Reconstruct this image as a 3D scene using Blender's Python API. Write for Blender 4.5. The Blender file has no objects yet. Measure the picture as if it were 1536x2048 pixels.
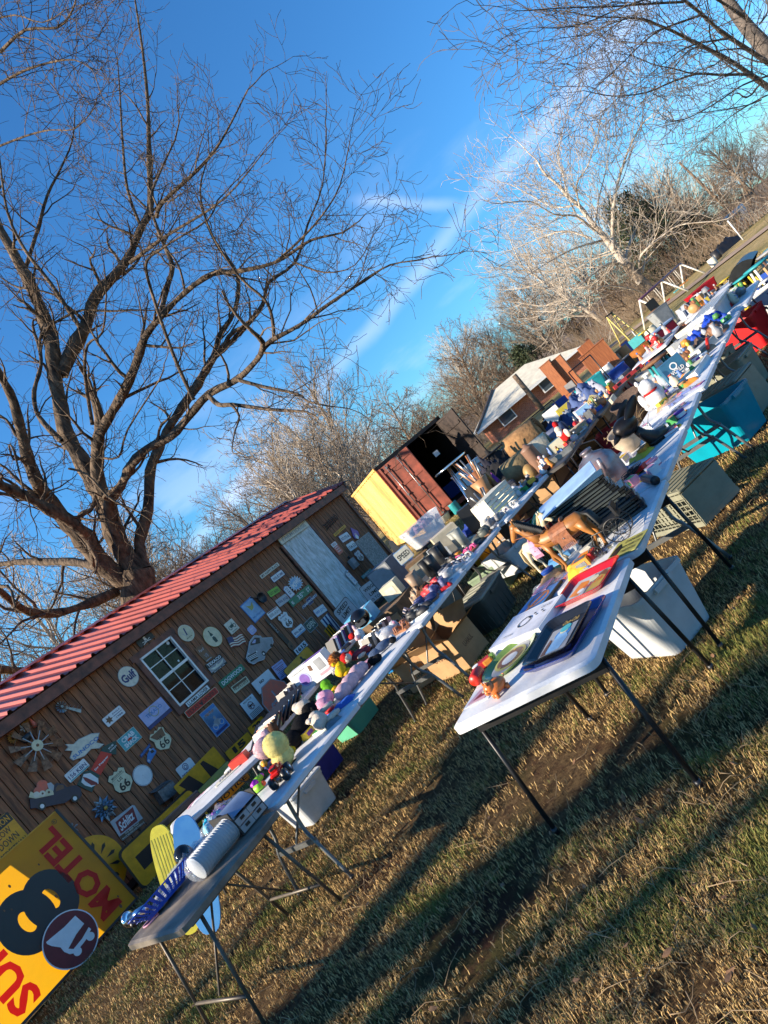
import bpy, math, random
import numpy as np
from mathutils import Vector, Matrix, noise
R = math.radians; PI = math.pi
sc = bpy.context.scene; C = sc.collection
random.seed(7); rng = np.random.default_rng(7)
# ---------- camera ----------
F = 1400.0; ROLL = R(40); PITCH = R(-.6); H = 1.8; AZ = R(37.5)
R0 = Vector((math.cos(AZ), math.sin(AZ), 0))
F0 = Vector((-math.sin(AZ)*math.cos(PITCH), math.cos(AZ)*math.cos(PITCH), math.sin(PITCH)))
U0 = Vector((math.sin(PITCH)*math.sin(AZ), -math.sin(PITCH)*math.cos(AZ), math.cos(PITCH)))
XC = R0*math.cos(ROLL) - U0*math.sin(ROLL); YC = R0*math.sin(ROLL) + U0*math.cos(ROLL)
cam = bpy.data.cameras.new('camera'); co = bpy.data.objects.new('camera', cam); C.objects.link(co)
m3 = Matrix((XC, YC, -F0)).transposed(); co.matrix_world = Matrix.Translation((0, 0, H)) @ m3.to_4x4()
cam.sensor_fit = 'HORIZONTAL'; cam.sensor_width = 36; cam.lens = F/1536*36; cam.clip_start = .05; cam.clip_end = 3000
sc.camera = co
# ---------- light ----------
SUNAZ = R(38); SUNEL = R(23)          # light travels towards +Y turned SUNAZ to +X
w = bpy.data.worlds.new('World'); sc.world = w; w.use_nodes = True
nt = w.node_tree; bg = nt.nodes['Background']
sky = nt.nodes.new('ShaderNodeTexSky'); sky.sky_type = 'NISHITA'; sky.sun_disc = False
sky.sun_elevation = SUNEL; sky.sun_rotation = PI + SUNAZ; sky.air_density = 1.3; sky.dust_density = .15; sky.ozone_density = 2.5
bg.inputs[1].default_value = .12
sun = bpy.data.lights.new('sun', 'SUN'); sun.energy = 4.9; sun.angle = R(.5); sun.color = (1, .86, .66)
so_ = bpy.data.objects.new('sun', sun); C.objects.link(so_)
sdir = Vector((math.sin(SUNAZ)*math.cos(SUNEL), math.cos(SUNAZ)*math.cos(SUNEL), -math.sin(SUNEL)))
so_.rotation_euler = sdir.to_track_quat('-Z', 'Y').to_euler()
sc.view_settings.view_transform = 'Standard'; sc.view_settings.look = 'None'; sc.view_settings.exposure = 1.2
# ---------- photo-pixel to world helpers ----------
CR = {'Z1':(0,1400,500),'Z2':(0,1200,400),'Z3':(230,1150,370),'Z4':(450,1000,370),'Z5':(250,1350,500),'Z6':(500,1150,400),'Z7':(900,1000,550),'Y1':(650,800,450),'Y2':(900,700,400),'Y3':(1150,450,386),'Y4':(1000,750,536),'Y5':(1150,600,386),'Y6':(1300,400,236),'Y7':(700,1050,300),'T1':(0,0,768),'T2':(968,0,568),'T3':(0,700,700),'G':(600,1400,936),
 'A1':(450,1300,250),'A2':(600,1200,300),'A3':(250,1550,310),'A4':(1080,900,250)}
def z(c, x, y):
    o = CR[c]; s = o[2]/1536; return (o[0]+x*s, o[1]+y*s)
def ray(px, py): return XC*(px-768) - YC*(py-1024) + F0*F
O0 = Vector((0, 0, H))
def P(p, h=0.):
    r = ray(*p); return O0 + r*((h-H)/r.z)
def D(p, d): return O0 + ray(*p)*(d/F)
WA = Vector((-10.3, 3.7, 0)); WAZ = R(-6.5)
Wd = Vector((math.sin(WAZ), math.cos(WAZ), 0)); Wn = Vector((Wd.y, -Wd.x, 0))
def W(p, off=0.):     # (s, z) on the plane of the shed wall moved out by off
    r = ray(*p); t = (WA.dot(Wn)+off-O0.dot(Wn))/r.dot(Wn); q = O0+r*t
    return Vector(((q-WA).dot(Wd), q.z))
WM = Matrix(((Wd.x, 0, Wn.x, WA.x), (Wd.y, 0, Wn.y, WA.y), (0, 1, 0, 0), (0, 0, 0, 1)))   # local (s, z, out)
# ---------- materials ----------
MATS = {}
def pm(name, col, rough=.6, metal=0., var=.12, scale=8., bump=0., bscale=None, alpha=1., trans=0., emit=0., spec=.5, col2=None, stretch=None, coat=0., bdist=.02):
    if name in MATS: return MATS[name]
    m = bpy.data.materials.new(name); m.use_nodes = True; n = m.node_tree; b = n.nodes['Principled BSDF']
    L = n.links.new; N = n.nodes.new
    c = (col[0], col[1], col[2], 1)
    b.inputs['Base Color'].default_value = c; b.inputs['Roughness'].default_value = rough; b.inputs['Metallic'].default_value = metal
    b.inputs['Specular IOR Level'].default_value = spec
    if coat: b.inputs['Coat Weight'].default_value = coat
    if trans: b.inputs['Transmission Weight'].default_value = trans
    if alpha < 1: b.inputs['Alpha'].default_value = alpha
    if emit: b.inputs['Emission Color'].default_value = c; b.inputs['Emission Strength'].default_value = emit
    if var or bump:
        tc = N('ShaderNodeTexCoord'); mp = N('ShaderNodeMapping'); L(tc.outputs['Object'], mp.inputs[0])
        if stretch: mp.inputs['Scale'].default_value = stretch
        nz = N('ShaderNodeTexNoise'); nz.inputs['Scale'].default_value = scale; nz.inputs['Detail'].default_value = 5; nz.inputs['Roughness'].default_value = .65
        L(mp.outputs[0], nz.inputs[0])
        if var:
            mx = N('ShaderNodeMix'); mx.data_type = 'RGBA'; rp = N('ShaderNodeMapRange'); rp.inputs[1].default_value = .35; rp.inputs[2].default_value = .68
            L(nz.outputs[0], rp.inputs[0]); L(rp.outputs[0], mx.inputs[0])
            c2 = col2 if col2 else tuple(x*(1-var*2) for x in col)
            mx.inputs[6].default_value = tuple(min(1, x*(1+var*.4)) for x in col)+(1,); mx.inputs[7].default_value = tuple(c2)+(1,)
            L(mx.outputs[2], b.inputs['Base Color'])
        if bump:
            nb = nz
            if bscale:
                nb = N('ShaderNodeTexNoise'); nb.inputs['Scale'].default_value = bscale; nb.inputs['Detail'].default_value = 4; L(mp.outputs[0], nb.inputs[0])
            bp = N('ShaderNodeBump'); bp.inputs['Strength'].default_value = bump; bp.inputs['Distance'].default_value = bdist
            L(nb.outputs[0], bp.inputs['Height']); L(bp.outputs[0], b.inputs['Normal'])
    MATS[name] = m; return m
_pc = {}
def col(r, g, b, rough=.5, **k):     # quick painted/plastic material keyed by colour
    key = (round(r, 3), round(g, 3), round(b, 3), rough)+tuple(sorted(k.items()))
    if key not in _pc: _pc[key] = pm('mat_%d' % len(_pc), (r, g, b), rough, **k)
    return _pc[key]
# ---------- mesh builder ----------
class MB:
    def __init__(s): s.v = []; s.f = []; s.m = []; s.mats = []; s.M = Matrix.Identity(4); s.sm = []
    def mi(s, m):
        if m not in s.mats: s.mats.append(m)
        return s.mats.index(m)
    def add(s, vs, fs, m, smooth=False):
        o = len(s.v); M = s.M
        s.v += [tuple(M @ Vector(v)) for v in vs]; k = s.mi(m)
        for f in fs: s.f.append(tuple(i+o for i in f)); s.m.append(k); s.sm.append(smooth)
        return s
    def box(s, c, d, m, rot=None, taper=1., tx=None, ty=None):
        x, y, zz = d[0]/2, d[1]/2, d[2]/2; kx = tx if tx else taper; ky = ty if ty else taper
        vs = [(-x*kx, -y*ky, -zz), (x*kx, -y*ky, -zz), (x*kx, y*ky, -zz), (-x*kx, y*ky, -zz), (-x, -y, zz), (x, -y, zz), (x, y, zz), (-x, y, zz)]
        T = Matrix.Translation(c)
        if rot is not None: T = T @ (rot if isinstance(rot, Matrix) else Matrix.Rotation(rot, 4, 'Z'))
        return s.add([T @ Vector(v) for v in vs], [(0,3,2,1),(4,5,6,7),(0,1,5,4),(1,2,6,5),(2,3,7,6),(3,0,4,7)], m)
    def rbox(s, c, d, m, r=.01, rot=None):   # box with rounded vertical edges and softened top
        x, y, zz = d[0]/2, d[1]/2, d[2]/2; r = min(r, x*.9, y*.9); T = Matrix.Translation(c)
        if rot is not None: T = T @ (rot if isinstance(rot, Matrix) else Matrix.Rotation(rot, 4, 'Z'))
        def ring(q, h):
            o = []
            for cx, cy, a0 in ((x-r, y-r, 0), (-x+r, y-r, 90), (-x+r, -y+r, 180), (x-r, -y+r, 270)):
                for k in range(4):
                    a = R(a0+k*30); o.append((cx+(r-q)*math.cos(a), cy+(r-q)*math.sin(a), h))
            return o
        e = min(r*.5, zz*.6)
        rs = [ring(e, -zz), ring(0, -zz+e), ring(0, zz-e), ring(e, zz)]
        vs = [T @ Vector(v) for g in rs for v in g]; fs = []
        for k in range(3):
            for i in range(16): j = (i+1) % 16; fs.append((k*16+i, k*16+j, k*16+16+j, k*16+16+i))
        fs.append(tuple(range(15, -1, -1))); fs.append(tuple(48+i for i in range(16)))
        return s.add(vs, fs, m)
    def tube(s, pts, rad, m, n=8, caps=True, smooth=True, closed=False):
        pts = [Vector(p) for p in pts]; k = len(pts)
        if not hasattr(rad, '__len__'): rad = [rad]*k
        vs = []; up = None
        for i, p in enumerate(pts):
            if closed: t = pts[(i+1) % k]-pts[i-1]
            else: t = pts[min(i+1, k-1)]-pts[max(i-1, 0)]
            if t.length < 1e-9: t = Vector((0, 0, 1))
            t.normalize()
            if up is None: up = t.orthogonal()
            up = (up-t*up.dot(t)); up = up.normalized() if up.length > 1e-6 else t.orthogonal().normalized()
            b = t.cross(up)
            for j in range(n):
                a = 2*PI*j/n; vs.append(p+(up*math.cos(a)+b*math.sin(a))*rad[i])
        fs = []
        for i in range(k if closed else k-1):
            i2 = (i+1) % k
            for j in range(n): j2 = (j+1) % n; fs.append((i*n+j, i*n+j2, i2*n+j2, i2*n+j))
        if caps and not closed: fs.append(tuple(range(n-1, -1, -1))); fs.append(tuple((k-1)*n+j for j in range(n)))
        return s.add(vs, fs, m, smooth)
    def lathe(s, prof, m, n=16, c=(0, 0, 0), rot=None, smooth=True, sx=1, sy=1, cap=True):
        T = Matrix.Translation(c)
        if rot is not None: T = T @ rot
        vs = []; k = len(prof)
        for r, h in prof:
            for j in range(n): a = 2*PI*j/n; vs.append(T @ Vector((r*math.cos(a)*sx, r*math.sin(a)*sy, h)))
        fs = []
        for i in range(k-1):
            for j in range(n): j2 = (j+1) % n; fs.append((i*n+j, i*n+j2, (i+1)*n+j2, (i+1)*n+j))
        if cap:
            if prof[0][0] > 1e-4: fs.append(tuple(range(n-1, -1, -1)))
            if prof[-1][0] > 1e-4: fs.append(tuple((k-1)*n+j for j in range(n)))
        return s.add(vs, fs, m, smooth)
    def ell(s, c, r, m, rot=None, n=12, amp=0., seed=0, fr=3.):
        T = Matrix.Translation(c)
        if rot is not None: T = T @ rot
        if not hasattr(r, '__len__'): r = (r, r, r)
        k = max(5, n*2//3); vs = []
        for i in range(k+1):
            th = PI*i/k
            for j in range(n):
                a = 2*PI*j/n; d = Vector((math.sin(th)*math.cos(a), math.sin(th)*math.sin(a), math.cos(th)))
                q = 1+(amp*noise.noise(d*fr+Vector((seed, 0, 0))) if amp else 0)
                vs.append(T @ Vector((d.x*r[0]*q, d.y*r[1]*q, d.z*r[2]*q)))
        fs = [(i*n+j, (i+1)*n+j, (i+1)*n+(j+1) % n, i*n+(j+1) % n) for i in range(k) for j in range(n)]
        return s.add(vs, fs, m, True)
    def prism(s, pts, z0, z1, m, mside=None):     # outline in local xy, extruded z0..z1
        n = len(pts); a = sum(pts[i][0]*pts[(i+1) % n][1]-pts[(i+1) % n][0]*pts[i][1] for i in range(n))
        if a < 0: pts = pts[::-1]
        vs = [(x, y, z0) for x, y in pts]+[(x, y, z1) for x, y in pts]
        s.add(vs, [tuple(range(n, 2*n))], m)
        s.add(vs, [tuple(range(n-1, -1, -1))]+[(i, (i+1) % n, n+(i+1) % n, n+i) for i in range(n)], mside or m)
        return s
    def poly(s, pts, zz, m): return s.add([(x, y, zz) for x, y in (pts if sum(pts[i][0]*pts[(i+1) % len(pts)][1]-pts[(i+1) % len(pts)][0]*pts[i][1] for i in range(len(pts))) > 0 else pts[::-1])], [tuple(range(len(pts)))], m)
    def rect(s, x0, y0, x1, y1, zz, m): return s.add([(x0, y0, zz), (x1, y0, zz), (x1, y1, zz), (x0, y1, zz)], [(0, 1, 2, 3)], m)
    def text(s, t, cx, cy, h, zz, m, w=None, rot=0., shear=0., bold=0.):
        vs, fs = glyphs(t, bold)
        if not vs: return s
        xs = [v[0] for v in vs]; ys = [v[1] for v in vs]; x0, x1, y0, y1 = min(xs), max(xs), min(ys), max(ys)
        ky = h/max(1e-6, (y1-y0)); kx = (w/max(1e-6, (x1-x0))) if w else ky
        ca, sa = math.cos(rot), math.sin(rot); o = []
        for x, y in vs:
            a = (x-(x0+x1)/2)*kx; b = (y-(y0+y1)/2)*ky; a += b*shear
            o.append((cx+a*ca-b*sa, cy+a*sa+b*ca, zz))
        return s.add(o, fs, m)
    def build(s, name, parent=None, M=None):
        me = bpy.data.meshes.new(name); me.from_pydata(s.v, [], s.f)
        for m in s.mats: me.materials.append(m)
        me.polygons.foreach_set('material_index', s.m); me.polygons.foreach_set('use_smooth', s.sm); me.update()
        o = bpy.data.objects.new(name, me); C.objects.link(o)
        if M is not None: o.matrix_world = M
        if parent is not None: o.parent = parent
        return o
_gc = {}
def glyphs(t, bold=0.):
    if (t, bold) in _gc: return _gc[(t, bold)]
    cu = bpy.data.curves.new('t', 'FONT'); cu.body = t; cu.size = 1; cu.resolution_u = 2; cu.offset = bold
    o = bpy.data.objects.new('t', cu); C.objects.link(o)
    dg = bpy.context.evaluated_depsgraph_get(); me = bpy.data.meshes.new_from_object(o.evaluated_get(dg))
    vs = [(v.co.x, v.co.y) for v in me.vertices]; fs = [tuple(p.vertices) for p in me.polygons]
    bpy.data.objects.remove(o); bpy.data.curves.remove(cu); bpy.data.meshes.remove(me)
    _gc[(t, bold)] = (vs, fs); return vs, fs
def tag(o, label, cat, group=None, kind=None):
    if label: o['label'] = label
    if cat: o['category'] = cat
    if group: o['group'] = group
    if kind: o['kind'] = kind
    return o
def empty(name, loc=(0, 0, 0), rz=0., label=None, cat=None, group=None, M=None):
    o = bpy.data.objects.new(name, None); C.objects.link(o); o.empty_display_size = .1
    if M is not None: o.matrix_world = M
    else: o.location = loc; o.rotation_euler = (0, 0, rz)
    if label: tag(o, label, cat, group)
    return o
def struct(o): o['kind'] = 'structure'; return o
def TR(loc, rz=0., rx=0., ry=0.): return Matrix.Translation(loc) @ Matrix.Rotation(rz, 4, 'Z') @ Matrix.Rotation(ry, 4, 'Y') @ Matrix.Rotation(rx, 4, 'X')
def copy_tree(o, parent=None):
    c = o.copy(); C.objects.link(c)
    if parent is not None: c.parent = parent
    for ch in list(o.children): copy_tree(ch, c)
    return c
def circ(r, n=28, cx=0, cy=0, a0=0., sx=1., sy=1.): return [(cx+r*sx*math.cos(a0+2*PI*i/n), cy+r*sy*math.sin(a0+2*PI*i/n)) for i in range(n)]
def rrect(w, h, r, cx=0, cy=0):
    o = []
    for x, y, a in ((w/2-r, h/2-r, 0), (-w/2+r, h/2-r, 90), (-w/2+r, -h/2+r, 180), (w/2-r, -h/2+r, 270)):
        for k in range(5): q = R(a+k*22.5); o.append((cx+x+r*math.cos(q), cy+y+r*math.sin(q)))
    return o
# common paints
WHITE = pm('white_paint', (.72, .73, .74), .45, var=.06); BLACK = pm('black_paint', (.012, .012, .014), .4, var=.1)
OFFW = pm('aged_white', (.7, .66, .54), .5, var=.12, scale=14); YEL = pm('sign_yellow', (.74, .34, .006), .42, var=.14, scale=6, bump=.05)
RED = pm('red_paint', (.62, .02, .008), .4, var=.12); GREEN = pm('sign_green', (.01, .19, .1), .4); NAVY = pm('navy_paint', (.015, .03, .15), .4)
GREYM = pm('grey_steel', (.28, .29, .3), .35, .7, var=.2, bump=.05); DSTEEL = pm('dark_steel', (.05, .05, .055), .45, .6, var=.2)
RUST = pm('rusty_metal', (.24, .12, .06), .75, .3, var=.3, scale=25, bump=.3, col2=(.1, .045, .02)); LEDGE = pm('table_plastic', (.66, .67, .69), .42, var=.1, scale=5, bump=.06, bscale=60)
CHROME = pm('chrome', (.7, .7, .72), .12, 1., var=0)
# ---------- sky streaks in the world (directions only) ----------
def world_sky():
    N = nt.nodes.new; L = nt.links.new
    tc = N('ShaderNodeTexCoord'); nm = N('ShaderNodeVectorMath'); nm.operation = 'NORMALIZE'; L(tc.outputs['Generated'], nm.inputs[0])
    def math_(op, a, b=None):
        q = N('ShaderNodeMath'); q.operation = op
        for i, t in enumerate((a, b)):
            if t is None: continue
            if isinstance(t, (int, float)): q.inputs[i].default_value = t
            else: L(t, q.inputs[i])
        return q.outputs[0]
    def dot(v):
        q = N('ShaderNodeVectorMath'); q.operation = 'DOT_PRODUCT'; L(nm.outputs[0], q.inputs[0]); q.inputs[1].default_value = v; return q.outputs['Value']
    def rangef(a, lo, hi, x, y):
        q = N('ShaderNodeMapRange'); q.interpolation_type = 'SMOOTHSTEP'; L(a, q.inputs[0])
        for i, t in enumerate((lo, hi, x, y)): q.inputs[1+i].default_value = t
        return q.outputs[0]
    nz = N('ShaderNodeTexNoise'); nz.inputs['Scale'].default_value = 7; nz.inputs['Detail'].default_value = 5; L(nm.outputs[0], nz.inputs[0])
    total = None
    for (pa, pb, wid, amt, c0) in (((1200, 110), (560, 880), .02, .45, None), ((1350, 240), (1200, 400), .02, .25, None), ((735, 405), (905, 408), .012, .4, (815, 408))):
        a = ray(*pa).normalized(); b = ray(*pb).normalized(); nrm = a.cross(b).normalized()
        d = math_('ABSOLUTE', math_('ADD', dot(nrm), math_('MULTIPLY', math_('SUBTRACT', nz.outputs[0], .5), .03)))
        f = math_('MULTIPLY', rangef(d, 0., wid, 1., 0.), rangef(nz.outputs[0], .25, .75, .55, 1.))
        if c0: cc = ray(*c0).normalized(); f = math_('MULTIPLY', f, rangef(dot(cc), math.cos(.085), math.cos(.02), 0., 1.))
        f = math_('MULTIPLY', f, amt); total = f if total is None else math_('ADD', total, f)
    # thin cloud near the horizon
    n2 = N('ShaderNodeTexNoise'); n2.inputs['Scale'].default_value = 5; n2.inputs['Detail'].default_value = 7
    mp = N('ShaderNodeMapping'); mp.inputs['Scale'].default_value = (1, 1, 3.2); L(nm.outputs[0], mp.inputs[0]); L(mp.outputs[0], n2.inputs[0])
    sx = N('ShaderNodeSeparateXYZ'); L(nm.outputs[0], sx.inputs[0])
    hz = math_('MULTIPLY', rangef(n2.outputs[0], .48, .72, 0., .55), rangef(sx.outputs[2], .02, .42, 1., 0.))
    total = math_('ADD', total, hz)
    hue = N('ShaderNodeMix'); hue.data_type = 'RGBA'; hue.blend_type = 'MULTIPLY'; hue.inputs[0].default_value = 1.; L(sky.outputs[0], hue.inputs[6]); hue.inputs[7].default_value = SKYTINT
    mx = N('ShaderNodeMix'); mx.data_type = 'RGBA'; L(total, mx.inputs[0]); L(hue.outputs[2], mx.inputs[6]); mx.inputs[7].default_value = (3.3, 4.0, 5.5, 1)
    L(mx.outputs[2], bg.inputs[0])
SKYTINT = (.2, .49, .78, 1)
world_sky()
# ---------- ground ----------
def ground():
    m = bpy.data.materials.new('ground_turf'); m.use_nodes = True; n = m.node_tree; b = n.nodes['Principled BSDF']; N = n.nodes.new; L = n.links.new
    b.inputs['Roughness'].default_value = .95; b.inputs['Specular IOR Level'].default_value = .1
    g = N('ShaderNodeNewGeometry')
    def nz(s, d=6, r=.6, sc=None):
        q = N('ShaderNodeTexNoise'); q.inputs['Scale'].default_value = s; q.inputs['Detail'].default_value = d; q.inputs['Roughness'].default_value = r
        if sc: mp = N('ShaderNodeMapping'); mp.inputs['Scale'].default_value = sc; L(g.outputs[0], mp.inputs[0]); L(mp.outputs[0], q.inputs[0])
        else: L(g.outputs[0], q.inputs[0])
        return q.outputs[0]
    def mix(f, a, c, lo, hi):
        r = N('ShaderNodeMapRange'); r.inputs[1].default_value = lo; r.inputs[2].default_value = hi; L(f, r.inputs[0])
        x = N('ShaderNodeMix'); x.data_type = 'RGBA'; L(r.outputs[0], x.inputs[0])
        for i, t in ((6, a), (7, c)):
            if isinstance(t, tuple): x.inputs[i].default_value = t+(1,)
            else: L(t, x.inputs[i])
        return x.outputs[2]
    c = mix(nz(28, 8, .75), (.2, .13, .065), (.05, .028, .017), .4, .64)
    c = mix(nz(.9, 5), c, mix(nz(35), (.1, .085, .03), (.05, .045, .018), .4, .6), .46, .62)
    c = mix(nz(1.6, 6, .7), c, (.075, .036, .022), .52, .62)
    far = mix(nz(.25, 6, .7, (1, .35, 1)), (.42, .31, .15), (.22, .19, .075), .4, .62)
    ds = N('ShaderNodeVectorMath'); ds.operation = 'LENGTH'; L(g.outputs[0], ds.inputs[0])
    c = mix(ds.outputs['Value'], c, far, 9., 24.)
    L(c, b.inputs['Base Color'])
    bp = N('ShaderNodeBump'); bp.inputs['Strength'].default_value = .9; bp.inputs['Distance'].default_value = .06; L(nz(48, 8, .85), bp.inputs['Height']); L(bp.outputs[0], b.inputs['Normal'])
    xs = [-1500, -400, -120, -50]+[-30+1.*i for i in range(46)]+[30, 90, 400, 1500]; ys = [-1500, -300, -60, -20, -8]+[-4+1.*i for i in range(40)]+[50, 90, 150, 400, 1500]
    mb = MB(); vs = []
    for y in ys:
        for x in xs:
            near = 1 if (abs(x) < 40 and abs(y) < 45) else 0
            vs.append((x, y, -.02+near*.03*noise.noise(Vector((x*.3, y*.3, 0)))))
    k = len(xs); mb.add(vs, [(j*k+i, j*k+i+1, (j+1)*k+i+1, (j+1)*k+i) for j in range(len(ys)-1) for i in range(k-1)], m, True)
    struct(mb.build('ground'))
    # worn dirt lane across the far field
    lm = pm('lane_dirt', (.36, .25, .17), .95, var=.2, scale=1.5)
    mb = MB(); a = [Vector((-40, 66, 0)), Vector((-18, 52, 0)), Vector((-6, 44, 0)), Vector((6, 38, 0)), Vector((30, 30, 0))]
    vs = []
    for i, p in enumerate(a):
        t = (a[min(i+1, 4)]-a[max(i-1, 0)]).normalized(); nn = Vector((-t.y, t.x, 0))
        vs += [p+nn*1.6+Vector((0, 0, .03)), p-nn*1.6+Vector((0, 0, .03))]
    mb.add(vs, [(2*i+1, 2*i+3, 2*i+2, 2*i) for i in range(4)], lm); struct(mb.build('dirt_lane'))
ground()
def grass():
    mats = [pm('blade_straw', (.66, .45, .19), .75, var=0, spec=.2), pm('blade_tan', (.42, .27, .115), .85, var=0, spec=.2), pm('blade_olive', (.23, .2, .06), .8, var=0, spec=.2), pm('blade_green', (.15, .18, .045), .75, var=0, spec=.2), pm('blade_dark', (.12, .07, .035), .9, var=0, spec=.1)]
    n = 1150000
    # sample in polar steps round the viewer so density falls with distance
    r = 1.3*np.exp(rng.random(n)*math.log(30/1.3)); th = rng.uniform(-80, 45, n)*PI/180
    x = r*np.sin(th); y = r*np.cos(th)
    pk = np.zeros(n)
    for (fx, fy, ph) in ((1.1, .7, 0), (2.3, 1.9, 1.3), (-1.7, 2.9, 2.1), (4.1, -3.3, .4), (7.9, 6.7, 3.), (-9.1, 11.3, 1.)): pk += np.sin(x*fx+y*fy+ph)*np.sin(x*fy*.7-y*fx+ph*2)
    pk /= 2.2; pf = np.sin(x*23+3*np.sin(y*9))*np.sin(y*21+3*np.sin(x*11))+np.sin(x*47-y*31)*np.sin(y*53+x*17)*.7
    keep = (rng.random(n) < np.clip(.62+.55*pk+.35*pf+np.where((x > -3.2) & (y < 3.4), -.12, .2), .03, 1)) & ~((x < -10.1+.11*(3.7-y)) & (y < 14)); x, y, r, pk = x[keep], y[keep], r[keep], pk[keep]; n = len(x)
    green = pk+rng.normal(0, .45, n)
    k = rng.random(n); mi = np.where(green > .62, np.where(k < .55, 2, 3), np.where(k < .38, 0, np.where(k < .78, 1, 4)))
    grow = np.where(mi >= 2, 1., .8); grow = np.where(mi == 4, .8, grow)
    h = rng.uniform(.006, .021, n)*grow*(1+.4*np.clip(pk, -1, 1))*(1+r*.035); flat = np.where((mi < 2) | (mi == 4), rng.uniform(.5, 2.2, n), rng.uniform(.2, 1.1, n))
    wd = rng.uniform(.0006, .0013, n)*(1+r*.24)*.8; a = rng.uniform(0, 2*PI, n); a2 = a+rng.normal(0, .5, n)
    dx, dy = np.cos(a), np.sin(a); lx, ly = np.cos(a2), np.sin(a2)
    v = np.zeros((n, 5, 3)); z0 = -.015
    v[:, 0] = np.stack([x-dy*wd, y+dx*wd, np.full(n, z0)], 1); v[:, 1] = np.stack([x+dy*wd, y-dx*wd, np.full(n, z0)], 1)
    mx, my = x+lx*h*flat*.4, y+ly*h*flat*.4
    v[:, 2] = np.stack([mx+dy*wd*.8, my-dx*wd*.8, h*.62], 1); v[:, 3] = np.stack([mx-dy*wd*.8, my+dx*wd*.8, h*.62], 1)
    v[:, 4] = np.stack([x+lx*h*flat, y+ly*h*flat, h*np.where(flat > 1.4, .45, 1)], 1)
    me = bpy.data.meshes.new('grass'); me.vertices.add(n*5); me.vertices.foreach_set('co', v.reshape(-1))
    base = np.arange(n)*5; li = np.stack([base, base+1, base+2, base+3, base+3, base+2, base+4], 1).reshape(-1)
    me.loops.add(n*7); me.loops.foreach_set('vertex_index', li.astype(np.int32))
    ls = np.stack([np.arange(n)*7, np.arange(n)*7+4], 1).reshape(-1); lt = np.tile([4, 3], n)
    me.polygons.add(n*2); me.polygons.foreach_set('loop_start', ls.astype(np.int32)); me.polygons.foreach_set('loop_total', lt.astype(np.int32))
    me.polygons.foreach_set('material_index', np.repeat(mi, 2).astype(np.int32))
    for q in mats: me.materials.append(q)
    me.update(calc_edges=True); o = bpy.data.objects.new('grass', me); C.objects.link(o)
    tag(o, 'short winter turf of straw and olive blades over the yard', 'grass', kind='stuff')
    # fallen straw stalks, twigs and leaf litter
    mb = MB(); mm = [pm('twig_litter', (.33, .23, .13), .9, var=.2), pm('leaf_litter', (.23, .12, .06), .85, var=.3, scale=40)]
    for i in range(950):
        rr = 1.6*math.exp(random.random()*math.log(7)); t = R(random.uniform(-75, 40)); px, py = rr*math.sin(t), rr*math.cos(t); a = random.uniform(0, 2*PI); l = random.uniform(.05, .28)
        b = random.uniform(-.5, .5); pts = [(px+l*u*math.cos(a+b*u), py+l*u*math.sin(a+b*u), .018+.02*math.sin(u*5+i)) for u in (0, .33, .66, 1)]
        mb.tube(pts, [.0018, .0016, .0012, .0008], mm[0], 4)
    for i in range(620):
        rr = 1.6*math.exp(random.random()*math.log(8)); t = R(random.uniform(-75, 40)); q = random.uniform(.007, .022)
        mb.M = TR((rr*math.sin(t), rr*math.cos(t), .02+random.random()*.012), random.uniform(0, 6), random.uniform(-.6, .6), random.uniform(-.6, .6))
        mb.add([(-q, 0, 0), (-.3*q, .5*q, .3*q), (q*.5, .45*q, .1*q), (q*1.3, 0, .4*q), (q*.4, -.5*q, .2*q), (-.4*q, -.45*q, 0)], [(0, 1, 2, 3, 4, 5)], mm[1])
    tag(mb.build('leaf_litter'), 'dry twigs and brown leaves scattered on the turf', 'leaf litter', kind='stuff')
grass()
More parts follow.
